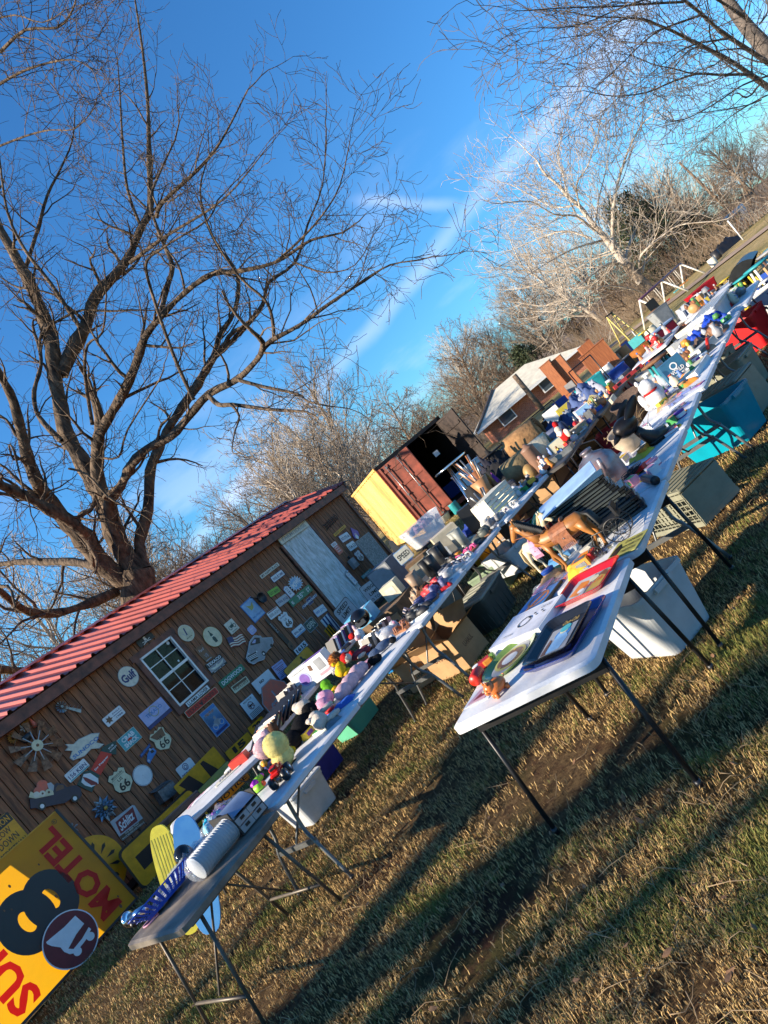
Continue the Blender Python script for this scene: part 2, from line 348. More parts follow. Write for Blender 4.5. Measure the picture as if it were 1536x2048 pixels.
# ---------- shed ----------
WOOD = pm('shed_boards', (.32, .125, .055), .75, var=.38, scale=3.2, bump=.35, bscale=9, col2=(.085, .036, .02), stretch=(5, .55, 5))
TRIM = pm('shed_trim', (.22, .075, .045), .6, var=.25, scale=6, bump=.15, col2=(.06, .028, .02))
ROOF = pm('roof_metal', (.4, .085, .062), .38, .25, var=.3, scale=2.2, bump=.04, bscale=4, col2=(.3, .07, .06))
S0, S1 = -1.4, W((680, 985)).x; EZ = W((388, 1200)).y
a_, b_ = W(z('Z3', 195, 705)), W(z('Z3', 770, 885)); WX0, WX1, WZ0, WZ1 = a_.x, b_.x, b_.y, a_.y
a_, b_ = W(z('Z4', 470, 380)), W(z('Z4', 697, 215)); DX0, DX1, DZ1 = a_.x, b_.x, (a_.y+b_.y)/2
def shed():
    root = empty('shed', M=WM, label='long brown board shed with ribbed red metal roof and a wall full of signs', cat='shed')
    def part(mb, name, par=root):
        o = mb.build(name); o.parent = par; return o
    mb = MB(); s = S0; zt = EZ+.05
    while s < S1-.01:
        e = min(s+.135, S1); cx = (s+e)/2; wdt = e-s-.014; dz = .004*random.random()
        def seg(z0, z1): mb.box((cx, (z0+z1)/2, -.012+dz), (wdt, z1-z0, .024), WOOD)
        if e > WX0-.02 and s < WX1+.02: seg(.1, WZ0-.03); seg(WZ1+.03, zt)
        elif e > DX0 and s < DX1: seg(DZ1, zt)
        else: seg(.1, zt)
        s += .135
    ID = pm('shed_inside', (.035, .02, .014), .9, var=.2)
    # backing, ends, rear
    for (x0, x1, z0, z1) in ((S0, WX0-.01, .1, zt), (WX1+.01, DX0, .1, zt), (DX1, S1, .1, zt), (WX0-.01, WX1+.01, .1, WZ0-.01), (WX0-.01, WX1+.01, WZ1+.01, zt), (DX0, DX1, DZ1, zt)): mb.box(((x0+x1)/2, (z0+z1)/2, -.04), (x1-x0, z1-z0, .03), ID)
    dep = 3.35; rz_ = 3.5
    for sx in (S0+.02, S1-.02):
        mb.add([(sx, .1, -.05), (sx, zt, -.05), (sx, rz_-.05, -dep/2), (sx, zt, -dep), (sx, .1, -dep)], [(0, 1, 2, 3, 4)], WOOD)
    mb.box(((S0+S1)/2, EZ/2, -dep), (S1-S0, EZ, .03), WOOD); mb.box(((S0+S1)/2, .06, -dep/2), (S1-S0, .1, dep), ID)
    part(mb, 'wall')
    # roof
    mb = MB(); er = (EZ+.19, .2); rd = (3.5, -dep/2); er2 = (EZ+.19, -dep-.2); s = S0-.15; xs = []
    while s < S1+.12:
        xs += [(s, 0), (s+.05, .0), (s+.075, .04), (s+.115, .04), (s+.14, 0), (s+.2, .0), (s+.21, .008), (s+.23, .008), (s+.24, 0)]; s += .3
    xs.append((S1+.12, 0)); vs = []
    for (h, o), up in ((er, 1), (rd, 1), (er2, 1)):
        for x, q in xs: vs.append((x, h+q, o))
    k = len(xs); mb.add(vs, [(i+k*j, i+1+k*j, i+1+k*(j+1), i+k*(j+1)) for j in (0, 1) for i in range(k-1)], ROOF)
    vs2 = [(v[0], v[1]-.012, v[2]) for v in vs]; mb.add(vs2, [(i+k*(j+1), i+1+k*(j+1), i+1+k*j, i+k*j) for j in (0, 1) for i in range(k-1)], TRIM)
    rf = part(mb, 'roof')
    mb = MB(); mb.add([(S0-.18, rd[0]+.01, rd[1]+.16), (S1+.15, rd[0]+.01, rd[1]+.16), (S1+.15, rd[0]+.07, rd[1]), (S0-.18, rd[0]+.07, rd[1]), (S0-.18, rd[0]+.01, rd[1]-.16), (S1+.15, rd[0]+.01, rd[1]-.16)], [(0, 1, 2, 3), (3, 2, 5, 4)], ROOF); part(mb, 'ridge_cap', rf)
    mb = MB(); mb.box(((S0+S1)/2, EZ+.085, .165), (S1-S0+.3, .17, .03), TRIM); mb.box(((S0+S1)/2, EZ+.01, .07), (S1-S0+.3, .02, .2), TRIM)
    for sx in (S0-.13, S1+.1):
        for a, b in ((er, rd), (rd, er2)): mb.add([(sx, a[0]-.14, a[1]), (sx, b[0]-.14, b[1]), (sx, b[0]-.0, b[1]), (sx, a[0]-.0, a[1]), (sx+.03, a[0]-.14, a[1]), (sx+.03, b[0]-.14, b[1]), (sx+.03, b[0]-.0, b[1]), (sx+.03, a[0]-.0, a[1])], [(0, 1, 2, 3), (7, 6, 5, 4), (0, 3, 7, 4), (0, 4, 5, 1)], TRIM)
    part(mb, 'fascia', rf)
    mb = MB(); mb.box((S0+.045, EZ/2+.05, .03), (.09, EZ-.1, .03), TRIM); part(mb, 'corner_board'); mb = MB(); mb.box((S1-.045, EZ/2+.05, .03), (.09, EZ-.1, .03), TRIM); part(mb, 'corner_board')
    # window
    cx, cz, ww, wh = (WX0+WX1)/2, (WZ0+WZ1)/2, WX1-WX0, WZ1-WZ0
    mb = MB(); t = .105
    for (x, y, a, b) in ((cx, WZ1+t/2, ww+2*t+.08, t), (cx, WZ0-t/2, ww+2*t, t), (WX0-t/2, cz, t, wh), (WX1+t/2, cz, t, wh)): mb.box((x, y, .02), (a, b, .034), TRIM)
    win = part(mb, 'window')
    mb = MB(); fr = .035; AL = pm('window_aluminium', (.7, .71, .73), .4, .2, var=.08)
    for (x, y, a, b, d) in ((cx, WZ1-fr/2, ww, fr, .05), (cx, WZ0+fr/2, ww, fr, .06), (WX0+fr/2, cz, fr, wh, .05), (WX1-fr/2, cz, fr, wh, .05), (cx, cz+.02, ww-2*fr, .045, .045)): mb.box((x, y, .012), (a, b, d), AL)
    mb.box((cx, cz+wh*.25, -.002), (.016, wh*.5, .014), AL); mb.box((cx, cz+wh*.27, -.001), (ww-.07, .016, .014), AL)
    mb.box((cx, cz-wh*.25, -.012), (.014, wh*.5, .012), AL); mb.box((cx, cz-wh*.2, -.011), (ww-.07, .014, .012), AL); part(mb, 'frame', win)
    GL = pm('window_glass', (.02, .022, .025), .04, var=0, spec=.9)
    GL = pm('window_glass2', (.01, .012, .015), .03, var=0, alpha=.55, spec=.3)
    mb = MB(); mb.box((cx, cz, -.024), (ww-.04, wh-.04, .005), GL); part(mb, 'pane', win)
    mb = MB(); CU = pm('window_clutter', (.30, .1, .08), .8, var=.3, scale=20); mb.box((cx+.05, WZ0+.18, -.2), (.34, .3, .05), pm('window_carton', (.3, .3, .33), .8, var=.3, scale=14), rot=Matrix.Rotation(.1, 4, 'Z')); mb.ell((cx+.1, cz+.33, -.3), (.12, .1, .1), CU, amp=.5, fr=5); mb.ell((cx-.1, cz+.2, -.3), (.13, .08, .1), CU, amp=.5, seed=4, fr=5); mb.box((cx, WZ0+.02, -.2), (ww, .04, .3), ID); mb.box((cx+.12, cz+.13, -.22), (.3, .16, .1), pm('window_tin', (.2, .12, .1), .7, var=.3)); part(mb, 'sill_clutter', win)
    mb = MB(); mb.prism(circ(.032, 16, WX1-.1, WZ1-.07), -.02, -.017, WHITE); mb.rect(cx+.2, cz+.07, cx+.235, cz+.105, -.017, WHITE); part(mb, 'sticker', win)
    # door
    dz0 = .16; mb = MB(); DW = pm('door_white', (.6, .64, .68), .5, var=.28, scale=5, bump=.05, col2=(.34, .38, .36), stretch=(3, 1, 3)); dw = DX1-DX0; dh = DZ1-dz0
    mb.box(((DX0+DX1)/2, (dz0+DZ1)/2, .005), (dw, dh, .03), DW)
    for fx in (-.2, .2):
        for (fy, fh) in ((.17, .34), (.56, .3), (.88, .16)):
            x, y, a, b = (DX0+DX1)/2+fx*dw, dz0+fy*dh, dw*.3, dh*fh
            for (xx, yy, aa, bb) in ((x, y+b/2, a, .015), (x, y-b/2, a, .015), (x-a/2, y, .015, b), (x+a/2, y, .015, b)): mb.box((xx, yy, .024), (aa, bb, .008), DW)
    door = part(mb, 'door')
    mb = MB(); mb.lathe([(0, .07), (.028, .065), (.032, .045), (.012, .03), (.012, 0)], CHROME, 12, c=(DX1-.08, dz0+.95, .02)); part(mb, 'handle', door)
    mb = MB()
    for (x, y, a, b) in ((DX0-.04, (dz0+DZ1)/2, .08, dh), (DX1+.04, (dz0+DZ1)/2, .08, dh)): mb.box((x, y, .02), (a, b, .035), TRIM)
    part(mb, 'door_frame', door)
shed()
# ---------- shipping container ----------
def container():
    c0 = D((747, 938), 23.2); top = c0.z; fl = .12; hh = top-fl
    fwd = Vector((F0.x, F0.y, 0)).normalized(); right = Vector((R0.x, R0.y, 0))
    e = (right*math.cos(R(12))+fwd*math.sin(R(12))); l = (-right*math.sin(R(12))+fwd*math.cos(R(12)))   # e: along end, l: into length
    M = Matrix(((e.x, l.x, 0, c0.x), (e.y, l.y, 0, c0.y), (0, 0, 1, fl), (0, 0, 0, 1)))
    root = empty('shipping_container', M=M, label='steel shipping container with yellow ribbed side, one red door shut and the other open', cat='container')
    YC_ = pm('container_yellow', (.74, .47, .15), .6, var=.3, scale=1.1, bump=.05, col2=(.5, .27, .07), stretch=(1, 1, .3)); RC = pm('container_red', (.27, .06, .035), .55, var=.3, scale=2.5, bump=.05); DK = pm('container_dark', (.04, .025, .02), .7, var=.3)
    wd, ln = 2.9, 6.06
    mb = MB(); pts = [(0, 0)]; y = 0; lo = True
    xs = []
    while y < ln: xs += [(0, y), (0, y+.16), (.07, y+.22), (.07, y+.38)]; y += .44
    vs = [(a, b, .15) for a, b in xs]+[(a, b, hh-.06) for a, b in xs]; k = len(xs)
    mb.add(vs, [(i+1, i, k+i, k+i+1) for i in range(k-1)], YC_)
    mb.box((.03, ln/2, .08), (.1, ln, .16), YC_); mb.box((.03, ln/2, hh-.03), (.1, ln, .08), YC_); mb.build('side_wall', root)
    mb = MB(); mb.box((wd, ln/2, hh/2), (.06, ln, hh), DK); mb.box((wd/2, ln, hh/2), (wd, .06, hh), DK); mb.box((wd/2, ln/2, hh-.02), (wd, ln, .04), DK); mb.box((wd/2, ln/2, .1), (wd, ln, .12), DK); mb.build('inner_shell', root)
    mb = MB()
    for x in (.06, wd-.06): mb.box((x, 0, hh/2), (.12, .12, hh), RC if x < 1 else DK)
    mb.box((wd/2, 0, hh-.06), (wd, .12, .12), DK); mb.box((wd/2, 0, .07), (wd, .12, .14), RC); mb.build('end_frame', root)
    mb = MB(); dw = wd*.43; mb.box((.12+dw/2, -.03, hh/2), (dw, .03, hh-.28), RC)
    for i in range(4): mb.box((.12+dw/2, -.055, .35+i*(hh-.7)/3), (dw-.1, .03, .09), RC)
    for x in (.16, .12+dw-.04): mb.box((x, -.065, hh/2), (.07, .06, hh-.28), RC)
    d = mb.build('door', root); d['label'] = 'red ribbed container door standing ajar'; d.matrix_local = Matrix.Rotation(-R(32), 4, 'Z')
    mb = MB()
    for x in (.4, .9): mb.tube([(x, -.11, .15), (x, -.11, hh-.15)], .018, GREYM, 8)
    for x in (.4, .9):
        for h in (.2, hh*.5, hh-.25): mb.box((x, -.1, h), (.09, .05, .05), GREYM)
    mb.build('lock_rod', d)
    mb = MB(); mb.box((wd-.05, -.62, hh/2), (.05, 1.2, hh-.28), DK, rot=.25); 
    for i in range(5): mb.box((wd-.09, -.62, .35+i*.45), (.05, 1.1, .1), DK, rot=.25)
    d = mb.build('door', root); d['label'] = 'dark container door swung open'
    mb = MB(); mb.rect(1.9, 1.72, 2.1, 1.9, 0, WHITE); mb.v = [(a, .0-.066, b) for a, b, c in mb.v]; mb.build('label_plate', root)
container()
# ---------- brick house ----------
def house():
    dd = 46; e0 = D((954, 866), dd); right = Vector((R0.x, R0.y, 0)); fwd = Vector((F0.x, F0.y, 0)).normalized(); a = R(-6)
    e = right*math.cos(a)+fwd*math.sin(a); l = -right*math.sin(a)+fwd*math.cos(a)
    M = Matrix(((e.x, l.x, 0, e0.x), (e.y, l.y, 0, e0.y), (0, 0, 1, -.25), (0, 0, 0, 1)))
    root = empty('brick_house', M=M, label='low red brick house with pale hipped roof behind the bare trees', cat='house')
    BR = bpy.data.materials.new('brick'); BR.use_nodes = True; n = BR.node_tree; N = n.nodes.new; L = n.links.new
    tc = N('ShaderNodeTexCoord'); mp = N('ShaderNodeMapping'); mp.inputs['Rotation'].default_value = (PI/2, 0, 0); bt = N('ShaderNodeTexBrick'); bt.inputs['Scale'].default_value = 3; bt.inputs['Color1'].default_value = (.5, .16, .08, 1); bt.inputs['Color2'].default_value = (.34, .1, .055, 1); bt.inputs['Mortar'].default_value = (.5, .4, .33, 1); bt.inputs['Mortar Size'].default_value = .015
    L(tc.outputs['Object'], mp.inputs[0]); L(mp.outputs[0], bt.inputs[0]); L(bt.outputs[0], n.nodes['Principled BSDF'].inputs['Base Color']); n.nodes['Principled BSDF'].inputs['Roughness'].default_value = .85
    RW = pm('house_roof', (.6, .56, .46), .7, var=.1, scale=3); WT = pm('house_trim', (.12, .09, .075), .7)
    wd, ln, eh, rise, ins = 8.6, 6., e0.z+.25, 1.5, 2.9
    mb = MB(); mb.box((wd/2+.4, ln/2+.4, eh/2), (wd-.8, ln-.8, eh), BR); mb.build('wall', root)
    mb = MB(); v = [(0, 0, eh), (wd, 0, eh), (wd, ln, eh), (0, ln, eh), (ins, ln/2, eh+rise), (wd-ins, ln/2, eh+rise)]
    mb.add(v, [(0, 1, 5, 4), (1, 2, 5), (2, 3, 4, 5), (3, 0, 4)], RW); mb.add([(a_, b_, c_-.1) for a_, b_, c_ in v], [(0, 3, 2, 1)], RW); rf = mb.build('roof', root)
    mb = MB(); mb.tube([(0, 0, eh+.03), (ins, ln/2, eh+rise+.03)], .11, WT, 5); mb.box((wd/2, -.02, eh-.04), (wd, .06, .16), WHITE); mb.build('hip_trim', rf)
    for x in (2.2, 5.6):
        mb = MB(); mb.box((x, .37, 1.25), (1.1, .08, 1.), WHITE); wn = mb.build('window', root)
        mb = MB(); mb.box((x, .34, 1.25), (.96, .06, .86), pm('house_glass', (.05, .07, .09), .08, var=0)); mb.build('pane', wn)
house()
# rolling wooded rise behind the house
def hill():
    mb = MB(); HM = pm('hill_wood_floor', (.17, .12, .085), .95, var=.3, scale=.12, bump=.3, bscale=.8)
    vs = []; nx, ny = 40, 8
    for j in range(ny):
        for i in range(nx):
            a = R(-95+i*2.9); r = 85+j*22; hgt = [-.5, 1.6, 4.6, 7.4, 9.2, 10, 10, 10][j]*(0.62+.3*noise.noise(Vector((i*.17, 3, 0)))); 
            if i > 26: hgt *= max(.05, 1-(i-26)*.075)
            vs.append((r*math.sin(a), r*math.cos(a), hgt+.6*noise.noise(Vector((i*.6, j*.7, 1)))*(j > 0)))
    mb.add(vs, [(j*nx+i, j*nx+i+1, (j+1)*nx+i+1, (j+1)*nx+i) for j in range(ny-1) for i in range(nx-1)], HM, True); struct(mb.build('hill'))
hill()
# ---------- trees ----------
class TB:      # branch mesh: many tapered tubes with few sides
    def __init__(s): s.v = []; s.f = []
    def tube(s, pts, rad):
        k = len(pts); r0 = rad[0]; n = 9 if r0 > .12 else (6 if r0 > .04 else (4 if r0 > .015 else 3)); o = len(s.v); up = None
        for i, p in enumerate(pts):
            t = pts[min(i+1, k-1)]-pts[max(i-1, 0)]
            if t.length < 1e-9: t = Vector((0, 0, 1))
            t.normalize()
            if up is None: up = t.orthogonal()
            up = up-t*up.dot(t); up = up.normalized() if up.length > 1e-6 else t.orthogonal().normalized()
            b = t.cross(up); rr = rad[i]
            for j in range(n):
                a = 2*PI*j/n; q = p+(up*math.cos(a)+b*math.sin(a))*rr; s.v.append((q.x, q.y, q.z))
        for i in range(k-1):
            for j in range(n): j2 = (j+1) % n; s.f.append((o+i*n+j, o+i*n+j2, o+i*n+n+j2, o+i*n+n+j))
    def build(s, name, mat, parent=None, smooth=True):
        me = bpy.data.meshes.new(name); me.from_pydata(s.v, [], s.f); me.materials.append(mat)
        if smooth: me.polygons.foreach_set('use_smooth', [True]*len(s.f))
        me.update(); o = bpy.data.objects.new(name, me); C.objects.link(o)
        if parent is not None: o.parent = parent
        return o
RN = random.Random(11)
def attach(o, root): o.parent = root; o.location = -root.location
def rv(): return Vector((RN.gauss(0, 1), RN.gauss(0, 1), RN.gauss(0, 1)))
def grow(tb, p, d, L, r, lev, cfg):
    """one wandering limb with side limbs; p start, d direction, L length, r radius"""
    n = max(4, min(8, int(L/cfg['seg'])+3)); st = L/n; pts = [p.copy()]; rad = [r]; d = d.normalized(); q = p.copy(); kids = []
    for i in range(n):
        d = (d+rv()*cfg['wob']+Vector((0, 0, cfg['up']))).normalized(); q = q+d*st; pts.append(q.copy()); f = (i+1)/n; rad.append(max(cfg['rmin'], r*(1-f*.75)))
        if lev > 0 and f > cfg.get('f0', .2): kids.append((q.copy(), d.copy(), f, rad[-1]))
    tb.tube(pts, rad)
    if lev <= 0: return
    side = rv().cross(d).normalized()
    nb = cfg['nb'][min(lev, len(cfg['nb']))-1]
    for j in range(nb):
        q, dd, f, rr = kids[min(len(kids)-1, int(len(kids)*(j+RN.random())/nb))]
        side = Matrix.Rotation(2.4+RN.random()*.6, 3, dd) @ side; side = (side-dd*side.dot(dd)).normalized()
        ang = R(RN.uniform(*cfg['ang'])); nd = dd*math.cos(ang)+side*math.sin(ang)
        grow(tb, q, nd, L*RN.uniform(*cfg['len'])*(1.12-.45*f), max(cfg['rmin'], rr*RN.uniform(.5, .75)), lev-1, cfg)
def smooth_line(pts, sub=3):
    o = []
    for i in range(len(pts)-1):
        p0, p1, p2, p3 = pts[max(i-1, 0)], pts[i], pts[i+1], pts[min(i+2, len(pts)-1)]
        for k in range(sub):
            t = k/sub; o.append(.5*((2*p1)+(p2-p0)*t+(2*p0-5*p1+4*p2-p3)*t*t+(3*p1-p0-3*p2+p3)*t**3))
    o.append(pts[-1]); return o
def traced(tb, crop, pts, w0, w1, d0, d1, cfg, twigs, lev=2, tl=1.6, jit=.0):
    s = CR[crop][2]/1536; n = len(pts)
    pp = [D(z(crop, *p), d0+(d1-d0)*i/(n-1)) for i, p in enumerate(pts)]
    pl = smooth_line([p+Vector(rv())*jit for p in pp]); k = len(pl); rads = []
    for i, q in enumerate(pl):
        f = i/(k-1); dep = d0+(d1-d0)*f; wpx = (w0+(w1-w0)*f)*s; r = wpx/2*dep/F*(1+.1*RN.gauss(0, 1)*(w0 > 20)); rads.append(max(cfg['rmin'], r))
    tb.tube(pl, rads)
    side = rv()
    for j in range(twigs):
        f = (j+RN.random())/twigs; i = min(k-2, int((.12+.88*f)*(k-1))); t = (pl[i+1]-pl[i]).normalized(); side = (Matrix.Rotation(2.4, 3, t) @ side); side = (side-t*side.dot(t)).normalized()
        a = R(RN.uniform(25, 65)); d = t*math.cos(a)+side*math.sin(a)+Vector((0, 0, .15))
        grow(tb, pl[i], d, tl*RN.uniform(.5, 1.25)*(1.1-.35*f), max(cfg['rmin']*1.6, min(rads[i]*.45, .05)), lev, cfg)
    # tip
    t = (pl[-1]-pl[-2]).normalized(); grow(tb, pl[-1], t, tl, rads[-1], lev, cfg)
    return pl
BARK = pm('bark_dark', (.14, .1, .07), .95, var=.4, scale=7, bump=1., bscale=9, bdist=.09, col2=(.018, .015, .014), stretch=(1, 1, .3), spec=.2)
BARKM = pm('bark_grey', (.28, .215, .16), .9, var=.3, scale=6)
SYC = pm('bark_pale', (.52, .45, .37), .8, var=.3, scale=1.6, col2=(.25, .19, .14))
BARKB = pm('bark_brown', (.22, .15, .1), .9, var=.35, scale=4)
def big_tree():
    root = empty('oak_tree', D((278, 1200), 17).xy.to_3d(), label='huge dark bare oak with many crooked limbs rising behind the red shed roof', cat='tree')
    cfg = dict(seg=.4, wob=.2, up=.05, rmin=.005, nb=(4, 4, 4), ang=(25, 62), len=(.48, .78))
    tk = TB(); d = 17.
    # trunk down to the ground
    top = D((273, 1137), d); b = D((290, 1230), d); g = Vector((b.x+.15, b.y, -.1)); wv = .5
    tk.tube(smooth_line([g, Vector((b.x, b.y, 1.2)), b, D((278, 1175), d), top]), [.75, .68, .6, .55, .5, .48, .46, .44, .42, .41, .42, .42, .38])
    attach(tk.build('trunk', BARK), root)
    tb = TB(); T = lambda *a, **k: traced(tb, *a, cfg=cfg, **k)
    T('T3', [(575,1030),(450,940),(370,830),(270,730),(200,640),(165,590),(120,470),(60,230),(0,110),(-60,-10)], 100, 22, 17, 14.5, twigs=13)
    T('T3', [(215,665),(100,630),(0,590),(-120,560)], 45, 22, 16, 14, twigs=6)
    T('T3', [(610,980),(520,850),(470,700),(420,600),(350,470),(290,370),(268,250),(240,120),(228,0)], 95, 55, 17, 18, twigs=4)
    T('T1', [(232,1500),(200,1350),(150,1200),(90,1080),(0,920),(-90,800)], 62, 28, 18, 19, twigs=9)
    T('T1', [(245,1500),(290,1400),(345,1300),(380,1190),(460,1100),(520,1020),(560,920),(600,840),(600,720),(595,560),(590,400),(570,200),(540,0)], 58, 6, 18, 20, twigs=22)
    T('T1', [(390,1800),(400,1740),(430,1680),(500,1560),(550,1440),(580,1350),(640,1270),(740,1170),(850,1095),(950,1085),(1100,1050),(1210,980)], 46, 12, 17, 15, twigs=14)
    T('T3', [(475,690),(430,560),(425,470),(430,400),(440,340)], 60, 48, 17, 17, twigs=2)
    T('T1', [(640,1270),(665,1160),(690,1070),(655,975),(625,900),(600,800),(640,690),(700,560)], 24, 7, 16, 17, twigs=9)
    T('T1', [(625,870),(650,810),(780,690),(860,600),(920,500),(990,360)], 20, 5, 18, 17, twigs=10)
    T('T3', [(560,930),(500,760),(480,660),(530,600),(580,500),(650,430),(750,380),(830,290),(920,190),(1040,130),(1130,40),(1150,0)], 58, 24, 17, 13.5, twigs=7)
    T('T1', [(1050,1400),(1090,1360),(1200,1300),(1310,1220),(1460,1120),(1560,1060),(1680,1040)], 22, 5, 13.6, 13, twigs=12)
    T('T3', [(640,960),(612,850),(650,700),(660,530),(690,450),(730,360),(800,250),(870,150),(920,60),(960,0)], 52, 30, 17, 19, twigs=5)
    T('T1', [(770,1560),(850,1430),(880,1340),(940,1240),(950,1100),(880,1000),(830,900),(800,760),(830,640)], 26, 5, 19, 20, twigs=13)
    T('T1', [(860,1430),(970,1320),(1050,1220),(1075,1130),(1180,1050),(1230,900),(1290,740),(1305,520)], 22, 4, 19, 20, twigs=14)
    T('T3', [(915,200),(960,240),(1020,240),(1100,250),(1200,262),(1290,268)], 24, 13, 14, 13, twigs=2, tl=.6)
    T('T3', [(1010,235),(1050,290),(1030,360),(1018,430)], 13, 6, 13.5, 13, twigs=2, tl=.6)
    T('T3', [(1040,130),(1150,160),(1250,180),(1320,200),(1350,225),(1450,248)], 18, 7, 14, 13, twigs=5)
    T('T3', [(510,1060),(400,1110),(250,1155),(130,1150),(60,1110),(0,1060),(-60,1030)], 46, 24, 17, 13, twigs=7)
    T('T3', [(200,1160),(100,1190),(50,1240),(0,1290)], 16, 8, 15, 14, twigs=5)
    T('T3', [(430,950),(320,930),(200,930),(80,930),(-20,945)], 40, 28, 17, 20, twigs=6)
    T('T1', [(775,1600),(710,1460),(650,1300),(590,1110),(590,1040),(640,1000),(700,960),(830,880),(870,800)], 16, 6, 14, 13, twigs=10)
    T('T3', [(270,400),(200,330),(160,270),(150,180),(180,70),(175,0)], 26, 16, 17, 18, twigs=3)
    T('T1', [(160,1400),(165,1340),(220,1290),(330,1240),(430,1245),(530,1240)], 14, 7, 18, 18, twigs=7)
    T('T1', [(320,1310),(200,1130),(100,1000),(30,850),(0,650),(-20,480)], 18, 5, 18, 18, twigs=13)
    T('T1', [(100,1080),(150,920),(190,780),(240,680),(290,560),(300,430)], 18, 4, 19, 20, twigs=12)
    T('T1', [(565,910),(510,760),(490,560),(480,380),(470,240)], 14, 4, 19, 19, twigs=10)
    T('T1', [(520,1050),(640,960),(720,910),(850,830),(950,740),(1060,600)], 16, 4, 17, 14, twigs=12)
    T('T1', [(1095,1360),(1090,1280),(1060,1200),(960,1110),(860,960),(800,820)], 16, 5, 13.6, 13, twigs=9)
    T('T1', [(1100,1050),(1200,960),(1290,860),(1360,740),(1400,560)], 12, 4, 15, 14, twigs=12)
    T('T1', [(370,1700),(340,1500),(350,1380),(410,1330),(425,1180)], 16, 6, 16, 15, twigs=6)
    T('T1', [(1180,1050),(1300,1090),(1420,1060),(1500,930)], 9, 4, 19, 18, twigs=8)
    T('T3', [(430,470),(520,470),(560,350),(700,130),(720,60)], 12, 5, 17, 14, twigs=7)
    T('T3', [(330,770),(360,720),(400,700),(420,640)], 30, 16, 17, 17, twigs=1)
    T('T3', [(110,470),(60,480),(40,420),(60,440),(100,600)], 12, 8, 15, 14, twigs=3)
    T('T3', [(300,520),(380,545),(470,640)], 10, 10, 14, 14, twigs=3)
    T('T1', [(0,210),(100,120),(230,110),(290,40),(310,-40)], 14, 5, 15, 14, twigs=12)
    T('T1', [(-40,360),(80,290),(200,250),(300,240),(370,280)], 13, 5, 13, 12, twigs=10)
    T('T1', [(-40,600),(100,545),(200,520),(300,515),(380,430)], 10, 4, 14, 13, twigs=9)
    T('T1', [(-60,90),(60,60),(170,90),(260,40)], 9, 4, 15, 14, twigs=8)
    T('T1', [(-60,1880),(0,1940),(90,1980),(200,2040),(300,2100)], 30, 50, 13, 15, twigs=3)
    T('T3', [(-80,1405),(0,1403),(110,1410),(220,1400)], 42, 34, 14, 17, twigs=2)
    o = tb.build('crown', BARK); attach(o, root)
    print('big tree faces', len(tb.f))
big_tree()
def right_tree():
    d = 18.; base = D((1754, 364), d); base.z = 0
    root = empty('shade_tree', base, label='bare tree leaning in from the right edge high over the tables', cat='tree')
    cfg = dict(seg=.4, wob=.16, up=-.01, rmin=.0045, nb=(3, 4, 4), ang=(22, 52), len=(.45, .75))
    B2 = pm('bark_bluegrey', (.15, .12, .1), .9, var=.3, scale=9, bump=.6, col2=(.06, .05, .045)); tk = TB()
    tr = [base, D((1690, 290), d), D((1610, 195), d), D((1538, 104), d), D((1490, 50), d), D((1440, -20), d), D((1380, -120), d)]
    pl = smooth_line(tr); tk.tube(pl, [.3-.2*i/(len(pl)-1) for i in range(len(pl))]); o = tk.build('trunk', B2); attach(o, root)
    tb = TB(); T = lambda *a, **k: traced(tb, *a, cfg=cfg, **k)
    T('T2', [(1700,480),(1600,390),(1536,340),(1400,250),(1280,170),(1180,80),(1080,0),(960,-80)], 34, 14, 17.5, 14, twigs=12)
    T('T2', [(1700,560),(1536,470),(1450,410),(1350,340),(1220,270),(1100,210),(980,150),(820,100),(600,90),(440,60)], 34, 5, 17, 13, twigs=22)
    T('T2', [(1450,400),(1280,405),(1150,400),(1000,450),(880,500),(700,520),(540,490)], 15, 4, 16, 13, twigs=16)
    T('T2', [(1600,380),(1536,410),(1400,460),(1250,560),(1100,640),(1000,660)], 13, 4, 17, 14, twigs=12)
    T('T2', [(1180,80),(960,160),(850,240),(760,330),(640,440),(540,540)], 12, 4, 14.5, 12, twigs=15)
    T('T2', [(1080,10),(900,20),(700,35),(500,40),(170,60)], 14, 4, 14, 11, twigs=18)
    T('T2', [(1320,210),(1180,230),(1080,265),(1000,320),(850,440)], 10, 4, 15, 13, twigs=12)
    T('T2', [(1620,480),(1500,530),(1350,620),(1220,720)], 10, 3, 17, 15, twigs=9)
    T('T2', [(1500,540),(1420,570),(1250,600),(1150,610)], 8, 3, 16, 14, twigs=8)
    T('T2', [(1420,100),(1330,40),(1200,-40)], 24, 12, 17, 15, twigs=5)
    T('T2', [(1490,130),(1536,60),(1520,-40)], 12, 8, 18, 18, twigs=4)
    T('T2', [(1130,400),(1020,370),(920,350),(800,300),(700,290)], 8, 3, 14.5, 13, twigs=10)
    T('T2', [(980,150),(860,100),(740,110),(560,180),(400,210)], 9, 3, 13.5, 12, twigs=12)
    T('T2', [(760,100),(650,180),(540,280),(400,330)], 8, 3, 13, 12, twigs=10)
    T('T2', [(860,0),(700,60),(560,120),(420,150),(290,150)], 10, 3, 13, 11, twigs=12)
    o = tb.build('crown', B2); attach(o, root)
right_tree()
